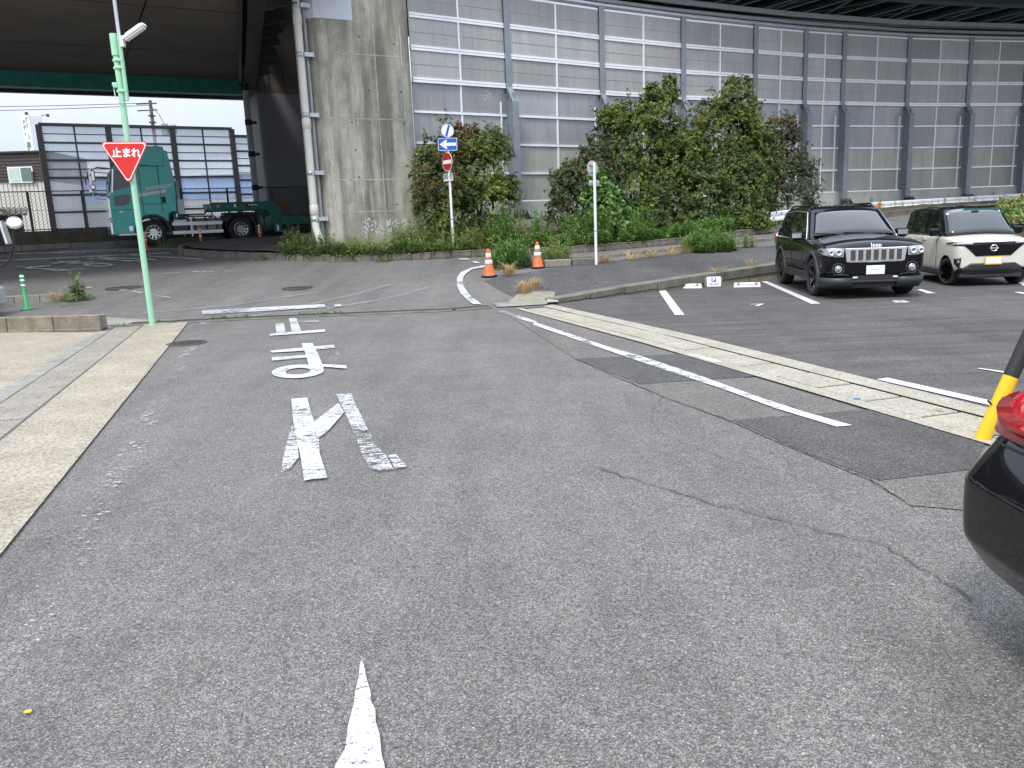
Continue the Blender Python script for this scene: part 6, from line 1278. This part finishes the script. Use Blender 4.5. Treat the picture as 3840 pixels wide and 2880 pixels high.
# --- beige kei wagon
def kei():
    f = Vector((math.cos(R(-98.5)), math.sin(R(-98.5)), 0)); c_ = Vector((9.98, 17.0, 0))-f*1.25
    t = thing('parked_small_car', 'beige small car with black roof beside the black suv', 'car', c_, R(-98.5))
    wd = .735
    def prof(w, zb, zbelt, zt, sh=.92, crown=.015): return [(0, zb), (w*.8, zb), (w*.97, zb+.05), (w*1.0, zb+.25), (w*1.0, zbelt-.2), (w*.985, zbelt-.05), (w*sh, zbelt), (w*.5, zt), (0, zt+crown)]
    st = [(1.745, prof(.60, .36, .84, .86)), (1.735, prof(.64, .32, .87, .89)), (1.66, prof(.70, .26, .93, .95)), (1.45, prof(.73, .22, .975, 1.0)), (1.0, prof(wd, .2, 1.03, 1.05)), (.4, prof(wd, .2, 1.03, 1.04)), (-.4, prof(wd, .2, 1.03, 1.04)), (-1.2, prof(wd, .22, 1.03, 1.04)), (-1.55, prof(.72, .26, 1.02, 1.03)), (-1.65, prof(.68, .32, 1.0, 1.01))]
    bo = smooth_body('body', st, M_['beige'], t, [(1.25, .29, .345), (-1.245, .29, .345)]); T = bvh(bo)
    zb, zr = 1.0, 1.645
    side = [(1.12, zb), (.52, 1.57), (.3, 1.62), (-.5, 1.645), (-1.3, 1.60), (-1.5, 1.55), (-1.64, zb)]
    o, yy = cabin(t, side, .70, .575, zb, zr, M_['blackgloss'], .08)
    A = lambda x, z, s=1, o=.004: (x, s*(yy(z)+o), z)
    screen('windscreen', (1.11, -.645, 1.035), (1.11, .645, 1.035), (.565, .545, 1.545), (.565, -.545, 1.545), .06, M_['glass'], t)
    for s in (1, -1):
        for q in ([(.82, 1.05), (.72, 1.2), (.42, 1.53), (-.05, 1.55), (-.12, 1.05)], [(-.2, 1.05), (-.13, 1.55), (-.95, 1.54), (-1.0, 1.05)], [(-1.07, 1.05), (-1.02, 1.53), (-1.35, 1.5), (-1.5, 1.15), (-1.5, 1.05)]):
            tri_panel('side_window', [A(x, z, s) for x, z in (q if s < 0 else q[::-1])], M_['glass'], t, .004)
        m = MB(); m.box((.78, s*.83, 1.1), (.13, .2, .17)); o = m.build('mirror', M_['blackgloss'], t, bevel=.045, seg=3); m = MB(); m.beam((.78, s*.68, 1.04), (.78, s*.78, 1.06), .07, .05); m.build('mirror_arm', M_['blackgloss'], o)
        m = MB(); m.box((.0, s*.715, .27), (1.75, .07, .12)); m.build('sill', M_['plastic'], t, bevel=.02)
        for x in (.72, -.2, -1.03): m = MB(); m.box((x, s*.737, .65), (.007, .006, .62)); m.build('door_gap', M_['black'], t)
        for x in (-.05, -.9): m = MB(); m.box((x, s*.745, .93), (.17, .025, .03)); m.build('door_handle', M_['beige'], t, bevel=.01)
        h = conform('headlight', T, mir([(.36, .845), (.52, .825), (.70, .84), (.725, .87), (.70, .905), (.55, .895), (.36, .885)], s), .014, M_['blackgloss'], t)
        conform('lamp_lens', T, mir([(.40, .862), (.68, .86), (.70, .89), (.40, .878)], s), .02, M_['lens'], h, th=0)
        conform('air_slit', T, mir([(.60, .60), (.70, .57), (.69, .47), (.62, .35)], s), .008, M_['black'], t, th=.01)
        q = T.ray_cast(Vector((4, s*.65, .52)), Vector((-1, 0, 0)))[0]; m = MB(); m.box(q, (.04, .04, .06)); m.build('fog_lamp', M_['lens'], t)
        m = MB(); m.box((-1.62, s*.62, .95), (.08, .12, .3)); m.build('tail_light', M_['redlens'], t, bevel=.02)
        wheel(t, 1.25, s*.64, .285, .165, .20, M_['blackgloss'], 5, s, R(14), hub=.05); wheel(t, -1.245, s*.64, .285, .165, .20, M_['blackgloss'], 5, s, hub=.05)
    conform('grille_panel', T, [(-.50, .885), (.50, .885), (.55, .83), (.45, .74), (.33, .62), (-.33, .62), (-.45, .74), (-.55, .83)], .012, M_['blackgloss'], t)
    conform('light_bar', T, [(-.42, .872), (.42, .872), (.42, .888), (-.42, .888)], .018, M_['flare'], t, th=.01)
    Mr = Matrix.Translation((1.762, 0, .775)) @ Matrix.Rotation(R(90), 4, 'Y')
    m = MB(); m.lathe([(.05, 0), (.055, .01), (.066, .01), (.07, 0)], 28, Mr); m.box((1.765, 0, .775), (.012, .17, .026)); m.build('ring_emblem', M_['chrome'], t)
    lg = conform('lower_intake', T, [(-.64, .34), (-.42, .475), (.42, .475), (.64, .34), (.70, .28), (-.70, .28)], .010, M_['plastic'], t)
    for k in range(5): conform('intake_bar', T, [(-.46+.03*k, .44-.024*k), (.46-.03*k, .44-.024*k), (.46-.03*k, .446-.024*k), (-.46+.03*k, .446-.024*k)], .016, M_['black'], lg, th=0)
    conform('silver_lip', T, [(-.70, .33), (-.66, .345), (-.52, .30), (.52, .30), (.66, .345), (.70, .33), (.55, .275), (-.55, .275)], .022, M_['flare'], t)
    m = MB(); m.prism([(-.6, .17), (.6, .17), (.6, .28), (-.6, .28)], 0, .3, M=Matrix(((0, 0, 1, 1.38), (1, 0, 0, 0), (0, 1, 0, 0), (0, 0, 0, 1)))); m.build('bumper_valance', M_['plastic'], t, bevel=.03, fix=True)
    plate_quad('number_plate', 1.775, -.165, .44, .165, .605, M_['yellow'], t, .012); plate_quad('plate_face', 1.779, -.145, .46, .15, .585, M_['signw'], t, .012)
    for y in (.2, -.3): m = MB(); m.tube([(1.13, y, 1.04), (1.12, y-.2, 1.06), (1.06, y-.42, 1.085)], .010, 6); m.build('wiper', M_['black'], t)
    m = MB(); m.box((.70, 0, 1.50), (.03, .14, .06)); m.build('sensor_pod', M_['black'], t, bevel=.01)
    for y, z, w in ((-.54, 1.47, .05), (-.40, 1.43, .12), (.5, 1.5, .04)): x = 1.11-.535*(z-1.03)/.51+.02; m = MB(); m.box((x, y, z), (.004, w, .035), 0, Matrix.Rotation(R(-46), 3, 'Y')); m.build('sticker', M_['signw'], t)
    for y in (-.3, .3): m = MB(); m.box((.2, y, 1.15), (.1, .22, .28)); m.build('head_rest', M_['plastic'], t)
    m = MB(); m.box((-.1, 0, .2), (2.6, 1.0, .12)); m.build('chassis', M_['black'], t)
kei()
# --- black minivan, only its rear corner in frame
def minivan():
    t = thing('parked_minivan', 'black car at right edge, only rear bumper corner and red tail light in view', 'car', (1.755+2.2, 2.32, 0), 0)   # tail towards -x
    wd = .87
    def prof(w, zb, zbelt, zt, sh=.95): return [(0, zb), (w*.75, zb), (w*.955, zb+.04), (w*1.0, zb+.26), (w*.995, zbelt-.3), (w*.97, zbelt-.08), (w*sh, zbelt), (w*.6, zt), (0, zt+.01)]
    st = [(-2.20, prof(.64, .38, .84, .86)), (-2.195, prof(.70, .30, .92, .94)), (-2.13, prof(.80, .24, 1.0, 1.0)), (-1.95, prof(.86, .21, 1.03, 1.03)), (-1.3, prof(wd, .2, 1.05, 1.05)), (0, prof(wd, .2, 1.04, 1.04)), (1.0, prof(wd, .2, 1.0, 1.02)), (1.8, prof(.84, .24, .9, .95)), (2.1, prof(.74, .3, .78, .82)), (2.15, prof(.62, .36, .72, .75))]
    bo = smooth_body('body', st, M_['blackgloss'], t, [(1.35, .31, .36), (-1.35, .31, .36)], 3)
    for v in bo.data.vertices:
        if v.co.x < -1.2:
            k = min(1, (-1.2-v.co.x)/.7); v.co.x += k*(max(0, v.co.z-.66)*.62+max(0, v.co.z-.66)**2*.3+max(0, .44-v.co.z)*.5); v.co.y *= 1-k*max(0, v.co.z-.7)*.12
    bo.data.update(); T = bvh(bo)
    o, yy = cabin(t, [(1.3, .98), (.4, 1.62), (-.4, 1.66), (-1.2, 1.60), (-1.45, 1.5), (-1.75, .98)], .80, .64, .98, 1.66, M_['blackgloss'])
    A = lambda x, z, s=1, o=.004: (x, s*(yy(z)+o), z)
    for s in (1, -1):
        for q in ([(.95, 1.05), (.42, 1.5), (-.2, 1.56), (-.25, 1.05)], [(-.35, 1.05), (-.3, 1.56), (-1.2, 1.56), (-1.3, 1.05)], [(-1.38, 1.05), (-1.3, 1.5), (-1.4, 1.45), (-1.6, 1.1)]): tri_panel('side_window', [A(x, z, s) for x, z in (q if s < 0 else q[::-1])], M_['glass'], t, .004)
        wrap('tail_light', T, (-1.7, s*.42), s*R(180), s*R(88), lambda f: .845+.03*f*f, lambda f: 1.07+.02*math.sin(f*3), .02, M_['redlens'], t, lean=.085)
        for x in (1.35, -1.35): wheel(t, x, s*.74, .31, .19, .2, M_['alloy'], 5, s)
    for s in (1, -1): wrap('bumper_seam', T, (-1.7, s*.42), s*R(180), s*R(88), lambda f: .81, lambda f: .818, .001, M_['black'], t, m_=1, th=.004, bulge=0)
    tri_panel('rear_window', [(-1.73, .68, 1.05), (-1.73, -.68, 1.05), (-1.49, -.6, 1.46), (-1.49, .6, 1.46)], M_['glass'], t, .02)
    plate_quad('number_plate', -2.205, -.165, .50, .165, .665, M_['signw'], t, .012)
    m = MB(); m.box((-1.85, 0, .25), (.16, 1.2, .10)); m.build('bumper_valance', M_['plastic'], t, bevel=.03)
    m = MB(); m.box((0, 0, .22), (3.2, 1.1, .12)); m.build('chassis', M_['black'], t)
minivan()
# --- teal tractor unit
def tractor():
    pr_, pf = Vector((-11.28, 35.05, 0)), Vector((-14.3, 33.42, 0)); f = (pf-pr_).normalized(); rz_ = math.atan2(f.y, f.x); left = Vector((-f.y, f.x, 0))
    o_ = pf-left*1.08
    t = thing('truck_tractor', 'teal truck tractor with chrome front parked across the road', 'truck', (o_.x, o_.y, 1.34), rz_)
    WB = (pf-pr_).length; y = 1.22
    def sideprism(pts, y0, y1, nm, mat, par=t, bev=.0, fix=True):
        m = MB(); m.prism(pts, y0, y1, M=Matrix(((1, 0, 0, 0), (0, 0, 1, 0), (0, 1, 0, 0), (0, 0, 0, 1)))); return m.build(nm, mat, par, bevel=bev, fix=fix)
    arch = [(.62*math.cos(R(a))+.0, .5+.62*math.sin(R(a))) for a in range(165, 5, -16)]
    cabp = [(1.42, .42), (1.45, .9), (1.45, 1.75), (1.40, 2.1), (1.22, 3.02), (.9, 3.12), (-.82, 3.12), (-.82, 1.28), (-.66, 1.2), (-.60, .72)]+arch[1:]+[(.62, .42)]
    sideprism(cabp, -y, y, 'cab', M_['teal'], bev=.05)
    sideprism([(1.15, 3.08), (.95, 3.35), (.55, 3.78), (.2, 3.88), (-.72, 3.88), (-.78, 3.08)], -1.12, 1.12, 'roof_fairing', M_['teal'], bev=.09)
    for s in (1, -1):
        yo = s*(y+.004); th = s*.012
        sideprism([(-.82, 3.12), (-.1, 3.12), (-.1, 3.86), (-.74, 3.86)], s*1.115, s*1.14, 'side_extender', M_['teal'], bev=.01)
        sideprism([(-.6, 1.3), (-.95, 1.3), (-1.02, 2.4), (-.85, 3.7), (-.7, 3.7)], s*1.17, s*1.235, 'rear_fairing', M_['teal'], bev=.015)
        sideprism([(1.30, 2.16), (1.16, 2.92), (1.05, 2.98), (.45, 2.98), (.38, 2.9), (.38, 2.42), (.5, 2.34)], yo, yo+th, 'door_window', M_['glass'], bev=.0)
        sideprism([(.02, 2.34), (.02, 2.98), (-.06, 3.03), (-.34, 3.03), (-.40, 2.96), (-.40, 2.34), (-.36, 2.30), (-.02, 2.30)], yo, yo+th, 'sleeper_panel', M_['teal'], bev=.004)
        sideprism([(1.30, 1.58), (1.30, 1.96), (.75, 2.04), (.68, 1.96), (.78, 1.66), (.95, 1.58)], yo, yo+th, 'lower_window', M_['glass'])
        sideprism([(.55, 2.0), (-.84, 2.22), (-.84, 2.10), (.55, 1.89)], yo, yo+th*.5, 'white_stripe', M_['white'])
        for a, b in (((.28, 1.1), (.28, 3.05)), ((-.42, 1.3), (-.42, 3.1)), ((.28, 1.62), (-.8, 1.62)), ((1.40, 1.42), (.5, 1.42))): m = MB(); m.beam((a[0], yo, a[1]), (b[0], yo, b[1]), .02, .02); m.build('panel_gap', M_['black'], t)
        m = MB(); m.box((.42, yo, 1.78), (.24, .04, .05)); m.build('door_handle', M_['teal'], t, bevel=.012)
        m = MB(); m.box((-.52, yo, 1.78), (.14, .02, .24)); m.build('vent', M_['black'], t)
        m = MB(); m.box((1.1, yo, 1.35), (.14, .03, .08)); m.build('side_lamp', M_['signw'], t)
        m = MB(); m.box((1.18, yo, .62), (.12, .05, .1)); m.build('indicator', M_['amber'], t)
        m = MB(); m.box((.82, yo, .68), (.13, .03, .2)); m.build('marker_lamp', M_['chrome'], t)
        m = MB(); m.box((.95, s*1.2, .45), (.66, .06, .06)); m.build('step', M_['alu'], t)
        # arch fender
        m = MB(); vs = []
        for i in range(19):
            a = R(178-178*i/18)
            for r_, yy_ in ((.60, .75), (.60, 1.26), (.68, 1.26), (.74, 1.2)): vs.append((r_*math.cos(a), s*yy_, .5+r_*math.sin(a)))
        m.add(vs, [(i*4+j, (i+1)*4+j, (i+1)*4+j+1, i*4+j+1) for i in range(18) for j in range(3)], 0, True); m.build('front_fender', M_['plastic'], t)
        m = MB(); vs = []
        for i in range(19):
            a = R(200-190*i/18)
            for r_, yy_ in ((.60, .7), (.60, 1.24), (.64, 1.24)): vs.append((-WB+r_*math.cos(a), s*yy_, .52+r_*math.sin(a)))
        m.add(vs, [(i*3+j, (i+1)*3+j, (i+1)*3+j+1, i*3+j+1) for i in range(18) for j in range(2)], 0, True); m.build('rear_fender', M_['plastic'], t)
        # mirrors
        m = MB(); m.tube([(1.2, s*1.2, 3.0), (1.75, s*1.35, 3.05), (1.95, s*1.42, 2.95), (1.95, s*1.42, 2.55)], .025, 8); m.tube([(1.4, s*1.2, 1.95), (1.75, s*1.36, 1.97), (1.92, s*1.42, 2.1), (1.95, s*1.42, 2.4)], .025, 8); mi_ = m.build('mirror_stay', M_['chrome'], t)
        m = MB(); m.box((1.93, s*1.42, 2.72), (.14, .26, .42)); m.build('mirror', M_['chrome'], mi_, bevel=.04); m = MB(); m.lathe([(0, .05), (.15, .03), (.18, 0)], 16, Matrix.Translation((2.1, s*1.42, 2.72)) @ Matrix.Rotation(R(90), 4, 'Y')); m.build('round_mirror', M_['black'], mi_); m = MB(); m.box((1.96, s*1.42, 2.3), (.14, .2, .2)); m.build('lower_mirror', M_['chrome'], mi_, bevel=.04)
        # tanks and side rails
        if s > 0:
            m = MB(); m.box((-1.05, .98, .72), (.55, .4, .5)); m.build('battery_box', M_['steel'], t, bevel=.03); m = MB(); m.box((-1.05, 1.19, .88), (.5, .03, .16)); m.build('battery_lid', M_['galv'], t)
            m = MB(); m.cyl((-1.4, .93, .74), (-2.65, .93, .74), .3, n=20); ft = m.build('fuel_tank', M_['chrome'], t)
            for x in (-1.6, -2.05, -2.45): m = MB(); m.lathe([(.305, -.03), (.312, -.03), (.312, .03), (.305, .03)], 20, Matrix.Translation((x, .93, .74)) @ Matrix.Rotation(R(90), 4, 'Y')); m.build('tank_strap', M_['black'], ft)
        else:
            m = MB(); m.cyl((-1.0, -.93, .74), (-2.65, -.93, .74), .3, n=20); m.build('fuel_tank', M_['chrome'], t)
        for z in (.80, .45):
            m = MB(); m.box((-1.08, s*1.235, z), (.72, .03, .13)); m.box((-2.08, s*1.235, z), (1.22, .03, .13)); m.build('side_rail', M_['alu'], t)
        for x in (-1.46,): m = MB(); m.box((x, s*1.215, .65), (.05, .04, .75)); m.build('rail_post', M_['alu'], t)
        for x, st_ in ((0, 0), (-WB, 0)):
            wheel(t, x, s*1.08, .5, .28, .29, M_['alloy'], 10, s, 0, .06 if x == 0 else .12, 8, hub=.14)
        if True:
            wheel(t, -WB, s*.76, .5, .26, .29, M_['alloy'], 10, s, 0, .12, 0, hub=.14)
        m = MB(); m.beam((-.6, s*.42, .95), (-4.3, s*.42, .95), .09, .26); m.build('chassis_rail', M_['steel'], t)
    text('lettering', 'SHIMAKOH', M_['signw'], t, basis((-.40, y+.0165, 2.27), (-1, 0, .0), (.0, 0, 1)) @ Matrix.Rotation(R(8.5), 4, 'Z'), .20, bold=.006, shear=.25)
    text('lettering', 'Transportation', M_['signw'], t, basis((.28, y+.0165, 2.10), (-1, 0, 0), (0, 0, 1)) @ Matrix.Rotation(R(8.5), 4, 'Z'), .075, shear=.25)
    # chrome front
    m = MB(); m.box((1.49, 0, .72), (.14, 2.44, .55)); m.build('bumper', M_['chrome'], t, bevel=.05); m = MB(); m.box((1.48, 0, 1.5), (.09, 2.3, .8)); m.build('grille', M_['chrome'], t, bevel=.03)
    m = MB(); m.box((1.36, 0, 2.55), (.05, 2.2, .8), 0, Matrix.Rotation(R(-12), 3, 'Y')); m.build('windscreen', M_['glass'], t, bevel=.01)
    for s in (1, -1): m = MB(); m.box((1.53, s*.95, .82), (.08, .4, .2)); m.build('headlight', M_['lens'], t, bevel=.03)
    m = MB(); m.beam((1.33, 1.2, 2.1), (1.2, 1.2, 3.0), .05, .04); m.build('pillar_chrome', M_['chrome'], t)
    m = MB(); m.box((-.9, 0, 2.0), (.12, 1.9, 2.2)); m.build('cab_back', M_['tealsteel'], t)
    for k in range(6): m = MB(); m.box((-.99, .95, 1.6+k*.35), (.08, .1, .05)); m.build('rung', M_['tealsteel'], t)
    m = MB(); m.box((-1.2, .5, 1.5), (.25, .3, .6)); m.cyl((-1.25, -.4, 1.0), (-1.25, -.4, 2.6), .09, n=12); m.build('air_intake', M_['galv'], t, fix=False)
    for k in range(5): m = MB(); m.tube([(-.95, .5-.2*k, 1.9-.1*k), (-1.2, .45-.2*k, 1.2), (-1.8, .3-.1*k, 1.0+.05*k), (-2.2, .2-.1*k, 1.2), (-2.5, .1, 1.55)], .02, 6); m.build('air_hose', M_['black'], t)
    m = MB(); m.box((-WB, 0, 1.15), (1.0, .9, .12)); m.prism([(-WB-.9, -.5), (-WB-.3, -.5), (-WB-.3, .5), (-WB-.9, .5)], 1.05, 1.2); m.build('fifth_wheel', M_['steel'], t)
    m = MB(); m.box((-2.0, .0, 1.12), (1.0, 1.4, .05)); m.build('deck_plate', M_['galv'], t)
    m = MB(); m.box((-4.2, 0, .75), (.1, 2.3, .5)); m.box((-4.26, 1.0, .95), (.05, .2, .25)); m.build('rear_frame', M_['steel'], t)
    return o_, rz_, WB
to_, trz, WBt = tractor()
# --- lowbed trailer
def trailer():
    t = thing('lowbed_trailer', 'green gooseneck lowbed trailer coupled to the teal truck', 'trailer', (to_.x, to_.y, 1.34), trz)
    def sp(pts, y0, y1, nm, mat, bev=.0):
        m = MB(); m.prism(pts, y0, y1, M=Matrix(((1, 0, 0, 0), (0, 0, 1, 0), (0, 1, 0, 0), (0, 0, 0, 1)))); return m.build(nm, mat, t, bevel=bev, fix=True)
    neck = [(-2.35, 1.58), (-4.65, 1.62)]+[(-4.75-.42*math.sin(R(a)), 1.2+.42*math.cos(R(a))) for a in (15, 35, 55, 75, 90)]+[(-5.17, .98), (-5.17, .30), (-4.86, .30), (-4.86, .85), (-4.78, 1.08), (-4.6, 1.24), (-4.3, 1.32), (-2.35, 1.30)]
    for s in (1, -1):
        sp(neck, s*.95, s*1.17, 'gooseneck', M_['trailer'], .012)
        m = MB(); m.box((-3.5, s*1.06, 1.605), (2.35, .3, .03)); m.build('flange', M_['trailer'], t)
        m = MB(); m.box((-3.5, s*1.06, 1.3), (2.2, .3, .03)); m.build('flange', M_['trailer'], t)
        m = MB(); m.cyl((-2.6, s*1.17, 1.46), (-2.6, s*1.19, 1.46), .06, n=14); m.build('side_lamp', M_['amber'], t)
        for x in (-3.0, -3.35, -3.7, -4.3): m = MB(); m.box((x, s*1.18, 1.46), (.05, .02, .16)); m.build('lug', M_['trailer'], t)
        m = MB(); m.box((-4.93, s*1.2, .95), (.16, .1, .34), 0, Matrix.Rotation(R(20), 3, 'Y')); m.build('hinge_block', M_['trailer'], t, bevel=.02)
        m = MB(); m.box((-4.98, s*1.185, .48), (.09, .02, .25)); m.build('warning_strip', M_['white'], t)
        m = MB(); m.beam((-5.15, s*1.1, .78), (-13, s*1.1, .78), .18, .34); m.build('deck_beam', M_['trailer'], t)
        for x in (-6.2,): m = MB(); m.box((x, s*1.2, .8), (.07, .02, .34)); m.build('rust_lashing', M_['deadleaf'], t)
        m = MB(); m.cyl((-5.45, s*1.19, .74), (-5.45, s*1.21, .74), .045, n=12); m.build('red_lamp', M_['redlens'], t)
        for x in (-5.6, -5.95, -6.6): m = MB(); m.box((x, s*1.2, .82), (.04, .02, .16)); m.build('lashing_ring', M_['trailer'], t)
        for z in (.36, .48): m = MB(); m.beam((-5.2, s*1.15, z), (-6.6, s*1.15, z), .03, .03); m.build('guard_bar', M_['steel'], t)
        for x in (-10.5, -11.7): wheel(t, x, s*.95, .4, .3, .24, M_['alloy'], 10, s, 0, .1, 0, hub=.12)
    m = MB(); m.box((-9, 0, .93), (7.7, 2.2, .06)); m.build('deck', M_['bark'], t)
    m = MB(); m.box((-2.4, 0, 1.45), (.1, 1.9, .26)); m.box((-5.0, 0, .7), (.2, 1.9, .6)); m.build('cross_member', M_['trailer'], t)
    m = MB(); m.box((-6.3, .6, .5), (1.2, .8, .4)); m.build('tool_box', M_['black'], t)
    text('lettering', 'TOKYU', M_['signw'], t, basis((-4.02, 1.177, 1.47), (-1, 0, 0), (0, 0, 1)), .12, bold=.004); m = MB(); m.box((-3.98, 1.171, 1.47), (.56, .006, .15)); m.build('name_plate', M_['black'], t)
    m = MB(); m.box((-3.3, 1.173, 1.47), (.14, .01, .12)); m.build('label', M_['signw'], t)
    m = MB(); m.box((-5.6, .9, 1.0), (.3, .3, .08)); m.box((-6.3, .8, .99), (.5, .3, .06)); m.build('timber_block', M_['bark'], t)
    q = Matrix.Rotation(trz, 3, 'Z') @ Vector((-5.35, .9, .96))+Vector((to_.x, to_.y, 1.34)); br = thing('straw_broom', 'small brown straw broom standing on the trailer deck', 'broom', q); m = MB()
    m.cyl((0, 0, 0), (0, 0, .35), .03, n=8)
    for i in range(60): a = rnd.uniform(0, 6.28); r_ = rnd.uniform(.02, .22); m.quad((.01, 0, .2), (-.01, 0, .2), (r_*math.cos(a)-.008, r_*math.sin(a), .7+rnd.uniform(-.2, .1)), (r_*math.cos(a)+.008, r_*math.sin(a), .7))
    m.build('bristles', M_['deadleaf'], br)
trailer()
# --- vehicle at the left edge: bumper corner and mirror stays reach into the frame
def edge_truck():
    t = thing('parked_truck', 'grey truck at the left edge, only its bumper corner and mirrors in view', 'truck', (-12.55, 17.3, gz(17.3)), 0)
    m = MB(); m.box((-.9, 0, 1.25), (2.2, 1.9, 1.7)); m.build('cab', M_['signgrey'], t, bevel=.08)
    m = MB(); m.box((.21, 0, 1.65), (.03, 1.6, .7)); m.build('windscreen', M_['glass'], t, bevel=.02)
    m = MB(); m.box((.75, 0, .48), (1.1, 1.8, .42)); m.build('bumper', M_['grey'], t, bevel=.06)
    for s in (1, -1):
        m = MB(); m.box((1.2, s*.72, .62), (.06, .3, .18)); m.build('headlight', M_['lens'], t, bevel=.02)
        wheel(t, -.6, s*.8, .36, .2, .22, M_['alloy'], 8, s, 0, .05, 0)
    m = MB(); m.tube([(.2, .7, 2.36), (1.45, .75, 2.38), (1.68, .75, 2.31), (1.76, .75, 2.11)], .025, 8); m.tube([(.3, .8, 1.2), (1.4, .78, 1.12), (1.58, .76, 1.25), (1.74, .75, 1.6), (1.78, .75, 2.0)], .025, 8); ms = m.build('mirror_stay', M_['black'], t)
    m = MB(); m.lathe([(0, .06), (.12, .045), (.17, 0), (.16, -.03), (0, -.06)], 20, Matrix.Translation((1.84, .72, 2.06)) @ Matrix.Rotation(R(50), 4, 'X') @ Matrix.Rotation(R(25), 4, 'Y')); m.build('round_mirror', M_['chrome'], ms)
    m = MB(); m.box((1.6, .72, 1.85), (.08, .2, .52), 0, Matrix.Rotation(R(-10), 3, 'Y')); m.build('tall_mirror', M_['chrome'], ms, bevel=.05, seg=3)
edge_truck()
